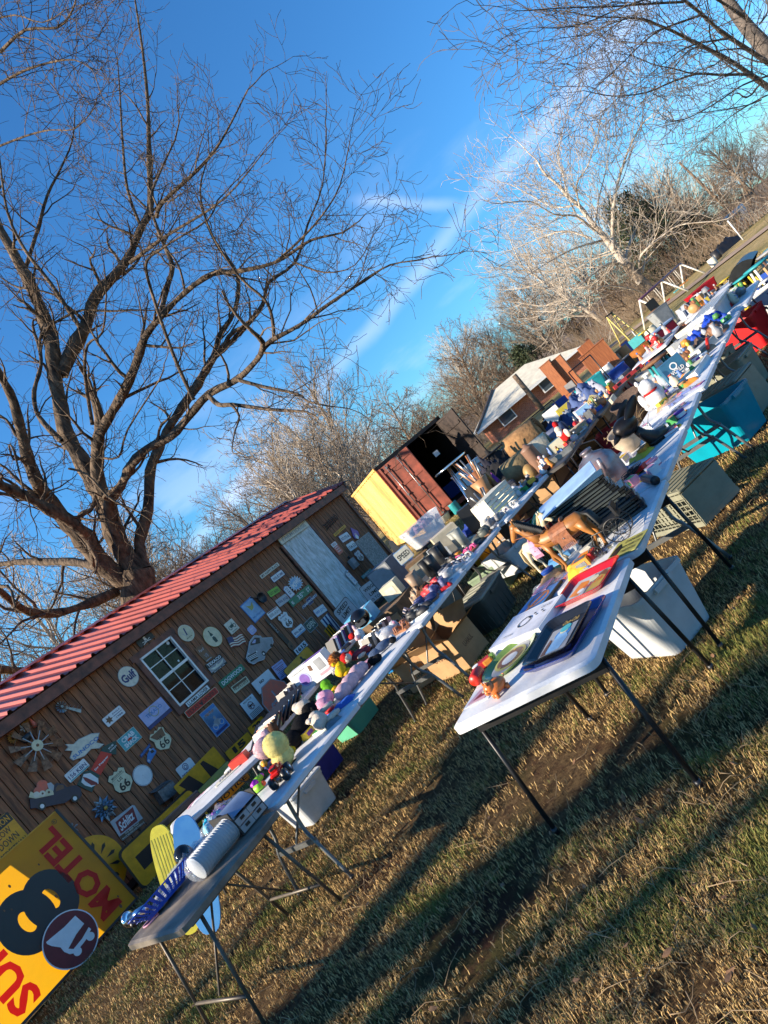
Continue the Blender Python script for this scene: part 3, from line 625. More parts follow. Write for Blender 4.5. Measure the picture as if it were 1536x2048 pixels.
def sycamore():
    d = 55.; base = D((1333, 610), d); base.z = 0
    root = empty('sycamore_tree', base, label='tall pale barked bare sycamore beside the white swing frame', cat='tree')
    cfg = dict(seg=1.2, wob=.16, up=.04, rmin=.013, nb=(4, 4, 4), ang=(25, 55), len=(.48, .78)); T_ = dict(cfg=cfg)
    tk = TB(); pl = smooth_line([base, D(z('T2', 900, 1570), d), D(z('T2', 850, 1520), d), D(z('T2', 770, 1430), d)]); tk.tube(pl, [.5-.16*i/(len(pl)-1) for i in range(len(pl))]); o = tk.build('trunk', BARKM); attach(o, root)
    tb = TB(); T = lambda pts, a, b, e=0, tw=9, **k: traced(tb, 'T2', pts, a, b, d, d+e, cfg, tw, tl=4.2, **k)
    T([(850,1530),(770,1440),(700,1350),(640,1270),(580,1200),(520,1120),(450,1060),(400,1000),(330,940),(280,860)], 42, 7, 2, 16)
    T([(700,1350),(695,1200),(710,1050),(750,900),(790,790),(850,680),(900,630)], 22, 5, -3, 16)
    T([(770,1440),(775,1350),(830,1230),(900,1150),(960,1000)], 18, 5, 3, 12)
    T([(840,1460),(850,1380),(950,1290),(1050,1220),(1200,1200)], 16, 5, -4, 12)
    T([(790,1450),(700,1420),(620,1460),(500,1560),(450,1640)], 16, 5, -3, 10)
    T([(870,1590),(780,1560),(640,1550),(560,1610)], 12, 4, -2, 7)
    T([(600,1250),(500,1170),(380,1160),(250,1090),(100,1100)], 14, 4, -4, 14)
    T([(580,1290),(450,1250),(350,1270),(200,1330)], 12, 4, 4, 12)
    T([(500,1110),(380,1120),(260,1060),(150,1000)], 10, 4, 3, 10)
    T([(640,1300),(500,1340),(380,1400),(250,1480)], 12, 4, -5, 11)
    T([(520,1130),(500,1000),(560,900),(600,780)], 12, 4, -3, 12)
    T([(820,1500),(900,1400),(1000,1360),(1120,1290)], 11, 4, 4, 8)
    T([(600,1230),(620,1080),(650,960),(680,800)], 11, 4, 4, 12)
    T([(450,1070),(430,950),(400,850),(420,720)], 9, 4, -2, 11)
    T([(700,1370),(600,1400),(480,1470),(380,1560)], 9, 4, 2, 9)
    T([(860,1480),(900,1300),(1000,1130),(1050,1000)], 10, 4, 0, 10)
    o = tb.build('crown', SYC); attach(o, root); print('syc', len(tb.f))
sycamore()
# woodland beyond the yard: five bare shapes, copied
protos = []
def wood_proto(seed, h, spread, mat, name, up=.05, thick=1.):
    RN.seed(seed); t = TB(); cfg = dict(seg=h*.06, wob=.13, up=up, rmin=.009*thick, nb=(3, 5, 6), ang=(22, 50), len=(.42, .72), f0=.1)
    r = h*.016; pts = [Vector((0, 0, -.3))]; d = Vector((RN.gauss(0, .08), RN.gauss(0, .08), 1)).normalized(); q = pts[0].copy(); n = 8
    for i in range(n): d = (d+rv()*.07+Vector((0, 0, .04))).normalized(); q = q+d*h*.72/n; pts.append(q.copy())
    rad = [r*(1.2-.95*i/n) for i in range(n+1)]; t.tube(pts, rad)
    tw = TB(); side = rv()
    for j in range(16):
        f = .18+.8*j/16; i = min(n-1, int(f*n)); p = pts[i].lerp(pts[i+1], f*n-i); t_ = (pts[i+1]-pts[i]).normalized(); side = Matrix.Rotation(2.4, 3, t_) @ side; side = (side-t_*side.dot(t_)).normalized()
        a = R(RN.uniform(28, 58)*spread); grow(tw, p, t_*math.cos(a)+side*math.sin(a), h*.4*RN.uniform(.7, 1.1)*(1.15-.6*f), r*.45*(1.1-f*.5), 3, cfg)
    root = empty(name); a = t.build('trunk', mat, root); b = tw.build('crown', mat, root); return root
protos = [wood_proto(21, 10, 1., BARKM, 'bare_tree'), wood_proto(22, 9, 1.2, BARKB, 'bare_tree'), wood_proto(23, 11, .8, BARKM, 'bare_tree'), wood_proto(24, 7, 1.25, BARKB, 'bare_tree', .02), wood_proto(25, 12, 1., SYC, 'bare_tree')]
used = set()
def place_tree(k, px, d, s, label, grp='bare trees in the wood beyond the yard', rz=None):
    h = D((px, 1024-.839*(px-768)), d); r = protos[k]
    if k in used: r = copy_tree(r)
    used.add(k); r.location = (h.x, h.y, .0 if d < 75 else (d-75)*.055); r.rotation_euler = (0, 0, RN.uniform(0, 6) if rz is None else rz); r.scale = (s, s, s*RN.uniform(.93, 1.1))
    tag(r, label, 'tree', grp)
RN.seed(5)
near = ['just behind the shed roof', 'left of the yellow container', 'above the yellow container', 'behind the open container', 'between container and brick house', 'over the brick house', 'behind the pine cabinet', 'left of the pale sycamore', 'beneath the pale sycamore', 'behind the swing frame', 'right of the dark evergreen', 'behind the leaning pole', 'at the far right edge of the wood']
spots = []
for i in range(16): spots.append((400+i*26+RN.uniform(-16, 16), RN.uniform(30, 46), RN.uniform(.75, 1.15)))
for i in range(34): spots.append((700+i*24+RN.uniform(-14, 14), RN.uniform(52, 88), RN.uniform(.8, 1.2)))
for i in range(18): spots.append((940+i*38+RN.uniform(-14, 14), RN.uniform(62, 95), RN.uniform(.9, 1.5)))
for i in range(8): spots.append((-60+i*62, RN.uniform(28, 40), RN.uniform(.9, 1.3)))
for px, d, s in ((640, 50, 1.4), (770, 60, 1.7), (860, 58, 1.5), (980, 84, 1.8), (1130, 80, 1.4)): spots.append((px, d, s))
seen = {}; nth = ['', 'second ', 'third ', 'fourth ', 'fifth ', 'sixth ', 'seventh ', 'eighth ', 'ninth ']
spots.sort(); spots = [(p, (d+24 if 900 < p < 1180 and d < 72 else d), s) for p, d, s in spots]
for i, (px, d, s) in enumerate(spots):
    k = RN.choice((0, 1, 2, 3, 4) if px < 1100 else (0, 1, 3, 1, 4))
    side = near[0] if px < 560 else near[1] if px < 680 else near[2] if px < 780 else near[3] if px < 860 else near[4] if px < 950 else near[5] if px < 1080 else near[6] if px < 1170 else near[7] if px < 1240 else near[8] if px < 1310 else near[9] if px < 1380 else near[10] if px < 1440 else near[11] if px < 1500 else near[12]
    kk = ('brown' if k in (1, 3) else 'pale' if k == 4 else 'grey', side); c_ = seen.get(kk, 0); seen[kk] = c_+1
    place_tree(k, px, d, s, 'bare %s tree %s, %sfrom the left' % (kk[0], side, nth[c_] if c_ else 'first '))
# evergreen behind the sycamore
def evergreen(px, d, hgt, wid, label):
    h = D((px, 1024-.839*(px-768)), d); root = empty('evergreen_tree', (h.x, h.y, 0), label=label, cat='tree')
    m = [pm('evergreen_a', (.035, .055, .022), .8, var=.3), pm('evergreen_b', (.075, .095, .035), .8, var=.3)]; tb = TB(); tb.tube([Vector((0, 0, 0)), Vector((.1, 0, hgt*.9))], [.25, .05]); tb.build('trunk', BARKB, root)
    mb = MB()
    cl = [(RN.uniform(-1, 1), RN.uniform(-1, 1), RN.random()) for _ in range(90)]
    for cx, cy, cz in cl:
        rr = wid*(1-cz*.75)*.8; c = Vector((cx*rr, cy*rr, .3+cz*hgt)); k = RN.choice((0, 0, 1)); sz = RN.uniform(.35, .9)
        for _ in range(60):
            q = c+rv()*sz*.5; a = rv().normalized()*.16; b = a.cross(rv()).normalized()*.05
            mb.v += [tuple(q-a), tuple(q+b), tuple(q+a), tuple(q-b)]; o = len(mb.v)-4; mb.f.append((o, o+1, o+2, o+3)); mb.m.append(mb.mi(m[k])); mb.sm.append(False)
    mb.build('crown', root)
evergreen(1350, 57.5, 8.3, 4.2, 'wide dark green cedar standing behind the pale sycamore')
evergreen(1405, 58, 3.4, 3.4, 'low spreading evergreen right of the wide cedar')
evergreen(1085, 74, 5, 2.6, 'small dull evergreen on the rise near the tall pine cabinet')
# undergrowth along the wood edge
def brush():
    m = [pm('brush_tan', (.3, .22, .15), .9, var=.3, scale=2), pm('brush_rust', (.24, .13, .07), .9, var=.3, scale=2), pm('brush_grey', (.3, .26, .22), .9, var=.3)]
    mb = MB(); V = []; Fs = []; Mi = []
    n = 64000
    for i in range(n):
        a = R(-86+RN.random()**.85*104); r = 60+RN.random()**1.4*42; hg = RN.uniform(.4, 2.5)*(1 if RN.random() < .6 else .45)
        x, y = r*math.sin(a), r*math.cos(a)
        if (x < -42 and y < 62) or (x > -12 and y < 50): continue
        cl = noise.noise(Vector((x*.2, y*.2, 0))); hg *= 1+cl; zb = max(0, (r-85)*.08); lx, ly = RN.gauss(0, .45)*hg, RN.gauss(0, .45)*hg; wq = .009+.01*RN.random(); c, s_ = math.cos(a)*wq, -math.sin(a)*wq
        z0 = zb+RN.random()*hg*.5
        o = len(V); V += [(x-c, y-s_, z0), (x+c, y+s_, z0), (x+lx, y+ly, z0+hg)]; Fs.append((o, o+1, o+2)); Mi.append(0 if cl > 0 else (1 if RN.random() < .4 else 2))
    me = bpy.data.meshes.new('undergrowth'); me.from_pydata(V, [], Fs)
    for q in m: me.materials.append(q)
    me.polygons.foreach_set('material_index', Mi); o = bpy.data.objects.new('undergrowth', me); C.objects.link(o)
    tag(o, 'tangled tan winter brush filling the wood edge', 'undergrowth', kind='stuff')
brush()
# trees standing behind the viewer, whose limbs shade the foreground turf
def shade_tree(label, x, y, r, h, seed, nb, sp=1.):
    RN.seed(seed); root = empty('bare_tree', (x, y, 0), label=label, cat='tree', group='shade trees behind the viewer'); t = TB(); pts = [Vector((0, 0, -.2)), Vector((.05, 0, h*.3)), Vector((0, .1, h*.65)), Vector((.1, 0, h))]; t.tube(smooth_line(pts), [r*1.15, r*1.1, r*1.05, r, r*.98, r*.96, r*.94, r*.92, r*.9, r*.85]); t.build('trunk', BARK, root)
    tw = TB(); cfg = dict(seg=.7, wob=.16, up=.05, rmin=.01, nb=(2, 3, 3), ang=(20, 50), len=(.5, .75))
    for k in range(nb): a = k*2*PI/nb+RN.random(); grow(tw, pts[-1 if k % 2 else -2], Vector((math.cos(a)*sp, math.sin(a)*sp, 1.)), h*.7, r*.5, 3, cfg)
    tw.build('crown', BARK, root)
shade_tree('thick bare trunk casting a long shadow band over the front turf', -12.3, -8.9, .36, 5.6, 4, 4); shade_tree('thinner bare tree casting a shadow beneath the near table', -10.1, -7.3, .17, 5.2, 9, 3, .7); shade_tree('slim bare tree dappling the near right turf', -8.2, -9.6, .12, 4.4, 15, 3, .8)
# ---------- things on and against the shed wall ----------
def sc_(name, c, **k): return pm('ink_'+name, c, .45, **k)
INK = dict(w=WHITE, k=BLACK, c=OFFW, y=YEL, r=RED, g=GREEN, n=NAVY, b=sc_('blue', (.05, .2, .5)), lb=sc_('light_blue', (.25, .45, .68)), t=sc_('teal', (.07, .38, .42)), l=sc_('lilac', (.42, .44, .7)), dg=sc_('dark_green', (.012, .06, .05)), br=sc_('brown', (.15, .07, .035)), o=sc_('orange', (.62, .2, .03)), gr=sc_('grey', (.3, .31, .33)), lg=sc_('lime', (.22, .5, .04)), cr=sc_('cream', (.66, .62, .42)), pk=sc_('pink', (.6, .35, .42)), dr=sc_('dark_red', (.22, .02, .025)), fr=pm('faded_red', (.68, .12, .06), .5, var=.25, scale=9, col2=(.45, .14, .1)), ru=RUST, gd=sc_('gold', (.45, .3, .06)), ol=sc_('olive', (.38, .36, .1)), sp=sc_('silver', (.45, .47, .5)), pu=sc_('purple', (.2, .1, .4)), ink=sc_('midnight', (.03, .025, .05)), rs=sc_('rust_stain', (.2, .09, .04)))
def frame_from(crop, TL, TR, BL, off, tilt=0.):
    a, b, c = (W(z(crop, *p), off) for p in (TL, TR, BL))
    ang = math.atan2(b.y-a.y, b.x-a.x); w_ = (b-a).length; nrm = Vector((-math.sin(ang), math.cos(ang))); h_ = abs((a-c).dot(nrm))
    mid = (a+b)/2-nrm*h_/2
    M = WM @ Matrix.Translation((mid.x, mid.y, off)) @ Matrix.Rotation(ang, 4, 'Z') @ Matrix.Rotation(-tilt, 4, 'X')
    return M, w_, h_
def draw(mb, w_, h_, items, T):
    for it in items:
        k = it[0]
        if k == 't': mb.text(it[1], it[2]*w_, it[3]*h_, it[4]*h_, T, INK[it[6]], w=it[5]*w_, rot=R(it[7]) if len(it) > 7 else 0, shear=it[8] if len(it) > 8 else 0, bold=it[9] if len(it) > 9 else .012)
        elif k == 'r': mb.rect((it[1]-it[3]/2)*w_, (it[2]-it[4]/2)*h_, (it[1]+it[3]/2)*w_, (it[2]+it[4]/2)*h_, T-.0008*(1 if len(it) < 7 else it[6]), INK[it[5]])
        elif k == 'c': mb.poly(circ(it[3]*h_, 24, it[1]*w_, it[2]*h_, sx=it[5] if len(it) > 5 else 1.), T-.0006*(1 if len(it) < 7 else it[6]), INK[it[4]])
        elif k == 'p': mb.poly([(x*w_, y*h_) for x, y in it[1]], T-.0005*(1 if len(it) < 4 else it[3]), INK[it[2]])
        elif k == 'o':   # ring
            n = 28; a = circ(it[3]*h_, n, it[1]*w_, it[2]*h_); b = circ(it[4]*h_, n, it[1]*w_, it[2]*h_)
            mb.add([(x, y, T-.0003) for x, y in a+b], [(i, (i+1) % n, n+(i+1) % n, n+i) if it[3] > it[4] else (i, n+i, n+(i+1) % n, (i+1) % n) for i in range(n)], INK[it[5]])
def shield(w_, h_):
    p = [(-.5, .36), (-.3, .5), (-.12, .42), (0, .5), (.12, .42), (.3, .5), (.5, .36), (.4, .14), (.5, -.1), (.42, -.3), (.2, -.42), (0, -.52), (-.2, -.42), (-.42, -.3), (-.5, -.1), (-.4, .14)]
    return [(x*w_, y*h_) for x, y in p]
def burst(w_, h_, n=16, q=.7): return [(math.cos(PI*i/n)*w_/2*(1 if i % 2 else q), math.sin(PI*i/n)*h_/2*(1 if i % 2 else q)) for i in range(2*n)]
def outline(shape, w_, h_, k=1.):
    w_, h_ = w_*k, h_*k
    if shape == 'rect': return [(-w_/2, -h_/2), (w_/2, -h_/2), (w_/2, h_/2), (-w_/2, h_/2)]
    if shape == 'plate': return rrect(w_, h_, min(w_, h_)*.14)
    if shape == 'circle': return circ(h_/2, 36, sx=w_/h_)
    if shape == 'oct': return [(w_/2*math.cos(R(22.5+45*i))/math.cos(R(22.5)), h_/2*math.sin(R(22.5+45*i))/math.cos(R(22.5))) for i in range(8)]
    if shape == 'shield': return shield(w_, h_)
    if shape == 'burst': return burst(w_, h_)
    if shape == 'arrowtag': return [(-w_/2, -h_/2), (w_/2, -h_/2), (w_/2, h_*.36), (0, h_/2), (-w_/2, h_*.36)]
    return [(x*w_, y*h_) for x, y in shape]
def sign(name, label, crop, TL, TR, BL, bg, items, shape='plate', edge=None, off=.012, th=.006, tilt=0., cat='sign', M=None, wh=None, inset=None):
    if M is None: M, w_, h_ = frame_from(crop, TL, TR, BL, off, tilt)
    else: w_, h_ = wh
    mb = MB(); mb.prism(outline(shape, w_, h_), 0, th, INK[edge or bg])
    if edge:
        e = inset if inset else .93
        if isinstance(shape, str) and shape in ('rect', 'plate'):
            q = min(w_, h_)*(1-e); mb.poly(outline(shape, w_-q, h_-q), th+.0008, INK[bg])
        else: mb.poly(outline(shape, w_, h_, e), th+.0008, INK[bg])
    draw(mb, w_, h_, items, th+.0024)
    o = mb.build(name, M=M); tag(o, label, cat); return o
def cwh(crop, cx, cy, rpx, off=.012, k=1., rot=0., tilt=0.):
    a = W(z(crop, cx-.64*rpx, cy-.77*rpx), off); b = W(z(crop, cx+.64*rpx, cy+.77*rpx), off); c = W(z(crop, cx, cy), off); d = (a-b).length
    return dict(M=WM @ Matrix.Translation((c.x, c.y, off)) @ Matrix.Rotation(rot, 4, 'Z') @ Matrix.Rotation(-tilt, 4, 'X'), wh=(d*k, d))
N_ = None
G_ = lambda *a, **k: sign(*a, **k)
def plate(label, crop, TL, TR, BL, bg, txt, ink, extra=(), **k):
    it = [('t', txt, 0, -.05, .42, .84, ink)]+list(extra)
    return sign('licence_plate', label, crop, TL, TR, BL, bg, it, cat='licence plate', **k)
def csign(name, label, crop, cx, cy, rpx, bg, items, **k):
    kk = {q: k.pop(q) for q in ('off', 'k', 'rot', 'tilt') if q in k}
    k.setdefault('shape', 'circle'); return sign(name, label, crop, N_, N_, N_, bg, items, **cwh(crop, cx, cy, rpx, **kk), **k)
csign('round_sign', 'round cream Gulf sign left of the window', 'Z2', 985, 588, 85, 'c', [('t', 'Gulf', 0, 0, .4, .78, 'n', 0, 0, .04)], edge='gr', inset=.95)
sign('skull_plate', 'black plate with white skull and crossbones above the window', 'Z2', (1035,320), (1145,235), (1080,370), 'k', [('c', 0, .12, .22, 'w'), ('r', 0, -.08, .14, .18, 'w'), ('c', -.07, .12, .06, 'k', 1, -1), ('c', .07, .12, .06, 'k', 1, -1), ('p', [(-.28,-.42),(-.22,-.46),(.28,-.16),(.22,-.12)], 'w'), ('p', [(.28,-.42),(.22,-.46),(-.28,-.16),(-.22,-.12)], 'w', -1)], shape='rect')
csign('round_sign', 'round cream motor oil sign with a slanting blue bar', 'Z3', 590, 483, 76, 'cr', [('p', [(-.09,-.12),(.0,-.12),(.1,.3),(.01,.3)], 'n'), ('t', 'MOTOR OIL', 0, -.28, .07, .42, 'k'), ('p', [(-.3,.1),(-.26,.1),(-.06,-.16),(-.1,-.16)], 'sp')], edge='c')
csign('bottle_disc', 'round yellowed disc with a dark green soda bottle', 'Z3', 810, 513, 92, 'cr', [('p', [(-.08,-.3),(.08,-.3),(.1,-.1),(.06,0),(.09,.1),(.03,.22),(.03,.34),(-.03,.34),(-.03,.22),(-.09,.1),(-.06,0),(-.1,-.1)], 'dg'), ('r', 0, .02, .14, .05, 'c', -1), ('t', 'Coca', 0, .02, .04, .12, 'dg')], edge='gd', inset=.97)
sign('motorcycle_sign', 'small pale sign with a dark motorcycle above the flag', 'Z3', (900,415), (965,360), (978,490), 'c', [('o', -.22, -.05, .17, .12, 'dg'), ('o', .25, -.05, .17, .12, 'dg'), ('p', [(-.22,-.05),(-.1,.14),(.12,.16),(.25,-.02),(.1,-.08),(-.05,-.1)], 'dg'), ('p', [(.1,.1),(.16,.28),(.2,.28),(.16,.08)], 'dg', -1), ('t', 'INDIAN', 0, -.38, .1, .55, 'dg')], shape='rect')
def flag():
    M, w_, h_ = frame_from('Z3', (925,528), (1050,485), (962,612), .014); mb = MB(); n = 14
    for s in range(9):
        for i in range(n):
            f = lambda u: .06*h_*math.sin(u*9); x0, x1 = -w_/2+w_*i/n, -w_/2+w_*(i+1)/n; y0 = -h_/2+h_*s/9; y1 = y0+h_/9
            c = INK['n'] if (s >= 4 and i < 5) else INK['dr'] if s % 2 == 0 else INK['c']
            mb.add([(x0, y0+f(i/n), .006), (x1, y0+f((i+1)/n), .006), (x1, y1+f((i+1)/n), .006), (x0, y1+f(i/n), .006)], [(0, 1, 2, 3)], c)
    mb.tube([(-w_/2-.01, h_/2+.01, 0), (-w_/2-.01, -h_/2-.16, 0)], .005, INK['br'], 6); tag(mb.build('metal_flag', M=M), 'wavy metal stars and stripes flag on a short pole', 'flag')
flag()
sign('fuel_sign', 'tall light blue fuel sign with a dark blue rim', 'Z3', (1035,262), (1125,178), (1165,400), 'lb', [('p', [(-.1,.0),(.15,.05),(.3,.3),(.05,.2),(-.2,.32)], 'ol'), ('t', 'Mobilgas', 0, -.3, .12, .75, 'b')], shape='rect', edge='b', inset=.9)
def skillet():
    k = cwh('Z3', 1212, 195, 48, off=.05); w_, h_ = k['wh']; mb = MB(); mb.lathe([(0, 0), (h_*.42, 0), (h_*.5, .045), (h_*.47, .045), (h_*.4, .01), (0, .01)], DSTEEL, 24); mb.tube([(-h_*.45, h_*.2, .03), (-h_*.9, h_*.5, .035), (-h_*1.05, h_*.62, .03)], [.012, .011, .014], DSTEEL, 8)
    tag(mb.build('skillet', M=k['M']), 'black iron skillet hanging beside the light blue fuel sign', 'pan')
skillet()
sign('tile_sign', 'small pale blue tile with clipped corners', 'Z3', (1090,452), (1132,408), (1142,502), 'l', [('t', 'FREE', 0, .12, .14, .5, 'w'), ('t', 'AIR', 0, -.14, .14, .34, 'w')], shape=[(-.5,-.35),(-.35,-.5),(.35,-.5),(.5,-.35),(.5,.35),(.35,.5),(-.35,.5),(-.5,.35)])
sign('garage_sign', 'rust brown cut-out garage sign with white script', 'Z3', (660,622), (722,572), (755,740), 'rs', [('t', 'Ford', 0, .26, .17, .55, 'sp', 0, .2), ('t', 'V8', .05, -.15, .26, .4, 'gr'), ('r', 0, -.4, .7, .06, 'gr')], shape=[(-.5,.5),(.5,.5),(.45,0),(.55,-.5),(-.4,-.45),(-.5,0)], edge='br', inset=.9)
sign('wing_sign', 'black and green TEXACO sign with pale wings', 'Z3', (745,748), (870,652), (800,838), 'k', [('t', 'TEXACO', 0, .3, .26, .86, 'w', 0, 0, .03), ('r', 0, -.12, .98, .44, 'gr', 1), ('p', [(-.45,-.0),(-.1,-.12),(0,.04),(.1,-.12),(.45,0),(.3,-.22),(0,-.28),(-.3,-.22)], 'c'), ('t', 'MOTOR OIL', 0, -.42, .09, .7, 'w')], shape='rect')
sign('street_sign', 'green DOGWOOD street name sign', 'Z3', (853,895), (1045,735), (888,950), 'g', [('t', 'DOGWOOD', 0, 0, .56, .84, 'w', 0, 0, .02)])
plate('cream and brown plate below the green street sign', 'Z3', (955,933), (1085,835), (992,992), 'cr', 'HUNTERS', 'br', [('r', 0, .22, .86, .3, 'br', -1)], edge='br', th=.004).name = 'novelty_plate'
sign('warning_board', 'white board reading NO behind the faded stop sign', 'Z3', (1130,900), (1270,780), (1210,985), 'w', [('t', 'NO', -.08, .12, .2, .24, 'k', 0, 0, .04)], shape='rect', off=.03)
sign('rules_sign', 'lilac rules sign tucked behind the walker sign', 'Z4', (378,1387), (470,1318), (468,1500), 'l', [('t', 'RULES 4 DAY', 0, .36, .08, .8, 'dr')]+[('r', 0, .2-.09*i, .7-.12*(i % 3), .035, 'dr' if i < 3 else 'n') for i in range(7)], shape='rect', edge='dr', inset=.95, off=.02)
sign('number_sign', 'white 1615 house number strip', 'Z4', (568,1250), (657,1165), (600,1292), 'w', [('t', '1615', 0, 0, .66, .8, 'k', 0, 0, .03)], shape='rect', off=.05)
sign('walker_sign', 'yellow warning sign with black walking figure', 'Z4', (482,1418), (682,1205), (600,1508), 'y', [('c', .12, .24, .1, 'k'), ('p', [(.02,.1),(.14,.16),(.2,.05),(.15,-.18),(.26,-.34),(.2,-.4),(.08,-.24),(-.02,-.4),(-.1,-.38),(.0,-.16)], 'k'), ('p', [(.02,.1),(-.08,-.04),(-.04,-.08),(.06,.02)], 'k', -1)], edge='k', inset=.94, shape='plate', off=.3, tilt=.1, th=.004)
csign('stop_sign', 'faded red STOP sign with white border, half hidden by the tables', 'Z4', 448, 1652, 172, 'fr', [('t', 'STOP', .05, -.1, .32, .76, 'gr', 0, 0, .02), ('r', -.02, .18, .05, .18, 'gr')], shape='oct', edge='gr', inset=.95, off=.5, th=.004)
sign('notice_sign', 'white NOTICE sign with a red prohibition ring', 'Z4', (118,1695), (222,1605), (212,1842), 'w', [('t', 'NOTICE', 0, .38, .09, .62, 'k'), ('o', 0, .08, .2, .165, 'dr'), ('p', [(-.17,.2),(-.14,.22),(.2,-.03),(.17,-.06)], 'dr', -2), ('p', [(-.15,.12),(.16,.12),(.16,.07),(0,.06),(-.06,-.04),(-.12,-.03),(-.08,.06),(-.15,.06)], 'k')]+[('r', 0, -.22-.07*i, .8, .025, 'k') for i in range(4)], shape='rect', edge='n', inset=.97, off=.02)
sign('lover_sign', 'white LLAMA LOVER strip with black rim under the window', 'Z3', (578,1068), (762,910), (604,1108), 'w', [('t', 'LLAMA LOVER', 0, 0, .62, .88, 'k', 0, 0, .02)], shape='rect', edge='k', inset=.85, off=.06)
sign('turnpike_sign', 'red TEXAS TURNPIKE strip with cream rim', 'Z3', (572,1142), (828,928), (612,1190), 'r', [('t', 'TEXAS', -.29, 0, .56, .34, 'k'), ('t', 'TURNPIKE', .21, 0, .56, .5, 'k'), ('p', [(-.1,.3),(-.05,.1),(0,.1),(.03,.3),(.01,.0),(-.02,-.35),(-.05,-.35),(-.08,0)], 'k')], edge='cr', inset=.9, off=.05)
sign('motorcycle_poster', 'tall blue tin poster of a motorcycle below the red strip', 'Z3', (697,1160), (812,1062), (848,1348), 'b', [('t', 'Harbor', 0, .32, .12, .6, 'o', 0, .2), ('o', -.2, -.2, .11, .08, 'sp'), ('o', .24, -.18, .11, .08, 'sp'), ('p', [(-.25,-.15),(-.1,.0),(.18,.0),(.26,-.14),(.1,-.22),(-.1,-.24)], 'gr'), ('c', .05, .08, .06, 'gr', 1, -1), ('r', 0, -.4, .8, .1, 'n'), ('r', 0, .12, .94, .5, 'lb', 2)], shape='rect', edge='sp', inset=.96)
sign('oil_sign', 'lilac TEXACO sign with dark lettered lower band', 'Z3', (188,1170), (378,1010), (290,1290), 'l', [('o', 0, .14, .3, .26, 'ol'), ('t', 'TEXACO', 0, .14, .2, .66, 'b', 0, 0, .02), ('r', 0, -.4, 1., .2, 'n', -2), ('t', 'TEXACO MOTOR OIL', 0, -.4, .11, .92, 'w')], shape='rect', edge='n', inset=.98)

sign('beer_sign', 'white PERONI sign with a black wheel emblem', 'Z3', (498,1615), (618,1510), (560,1712), 'w', [('o', 0, .16, .26, .21, 'n'), ('o', 0, .14, .15, .1, 'n'), ('t', 'PERONI', 0, -.32, .26, .84, 'dr')])
csign('route_shield', 'rusted cream route 66 shield right of the teal sign', 'Z2', 1240, 1072, 92, 'cr', [('t', '66', 0, -.16, .34, .56, 'k'), ('p', [(-.4,.38),(.4,.38),(.3,.02),(-.2,.1)], 'rs', 2), ('t', 'US', 0, .1, .14, .24, 'k')], shape='shield', edge='rs', k=.9)
csign('route_shield', 'cream MISSOURI US 66 shield beside the white enamel dish', 'Z2', 932, 1392, 96, 'cr', [('t', '66', 0, -.18, .34, .56, 'k', 0, 0, .03), ('t', 'US', 0, .1, .13, .26, 'k'), ('t', 'MISSOURI', 0, .3, .09, .62, 'k'), ('r', 0, .22, .76, .012, 'k')], shape='shield', edge='k', inset=.96, k=.9)
csign('route_shield', 'white US 66 shield under the 888-ASH plate', 'Z4', 508, 1002, 72, 'w', [('t', '66', 0, -.18, .34, .56, 'k', 0, 0, .03), ('t', 'US', 0, .08, .13, .26, 'k'), ('t', 'NEW MEXICO', 0, .3, .08, .62, 'n')], shape='shield', edge='gr', inset=.96, k=.95)
csign('route_shield', 'small white 66 shield beside the grey board right of the door', 'Z4', 1115, 465, 50, 'w', [('t', '66', 0, -.15, .4, .56, 'k'), ('t', 'US', 0, .25, .13, .3, 'n')], shape='shield', edge='n', inset=.94)
sign('shack_sign', 'teal Crab Shack sign', 'Z2', (893,1082), (1022,972), (962,1170), 't', [('t', 'CRAB', 0, .2, .34, .7, 'w', 0, 0, .04), ('t', 'SHACK', 0, -.22, .32, .76, 'w', 0, 0, .04), ('p', [(-.15,0),(0,.1),(.15,0),(.1,-.08),(-.1,-.08)], 'r', -1)], shape='rect', edge='c', inset=.95)
sign('badge_plate', 'white plate with a brown star and 1988', 'Z2', (778,920), (915,807), (833,980), 'w', [('p', [(math.cos(PI*i/6+PI/2)*(.19 if i % 2 else .1)-.26, math.sin(PI*i/6+PI/2)*(.4 if i % 2 else .2)) for i in range(12)], 'br'), ('t', 'EAGLE', .2, .24, .14, .4, 'n'), ('t', '1988', .22, -.25, .17, .34, 'n'), ('r', .2, 0, .46, .05, 'n')], edge='gr', inset=.97, cat='licence plate')
plate('white 156 KBN plate with green foot left of the red soda sign', 'Z2', (488,1350), (640,1215), (545,1405), 'w', '156 KBN', 'n', [('r', 0, -.4, .9, .12, 't'), ('r', 0, .38, .5, .07, 'gr')], edge='gr', inset=.97)
plate('pale 700 EGJ plate', 'Z4', (412,838), (500,775), (455,892), 'sp', '700 EGJ', 'n', edge='gr')
plate('white 888-ASH plate below the green rimmed plates', 'Z4', (340,945), (430,880), (385,998), 'w', '888-ASH', 'gr', [('r', 0, .38, .8, .1, 'dr')], edge='gr')
plate('lilac 089 JDC plate beside the white door', 'Z4', (728,920), (810,862), (770,975), 'w', '089 JDC', 'b', edge='l')
plate('blue and white 896-JMX plate left of the OPEN sign', 'Z4', (547,1095), (630,1025), (590,1150), 'w', '896-JMX', 'n', [('r', 0, -.38, .9, .16, 'lb')], edge='lb')
plate('white plate under the yellow strip right of the door', 'Z4', (940,305), (1010,263), (970,362), 'w', 'ROUTE 66', 'n', edge='l')
plate('white 154-53 plate next to the grey speckled board', 'Z4', (1000,375), (1060,335), (1035,435), 'w', '154-53', 'k', edge='gr')
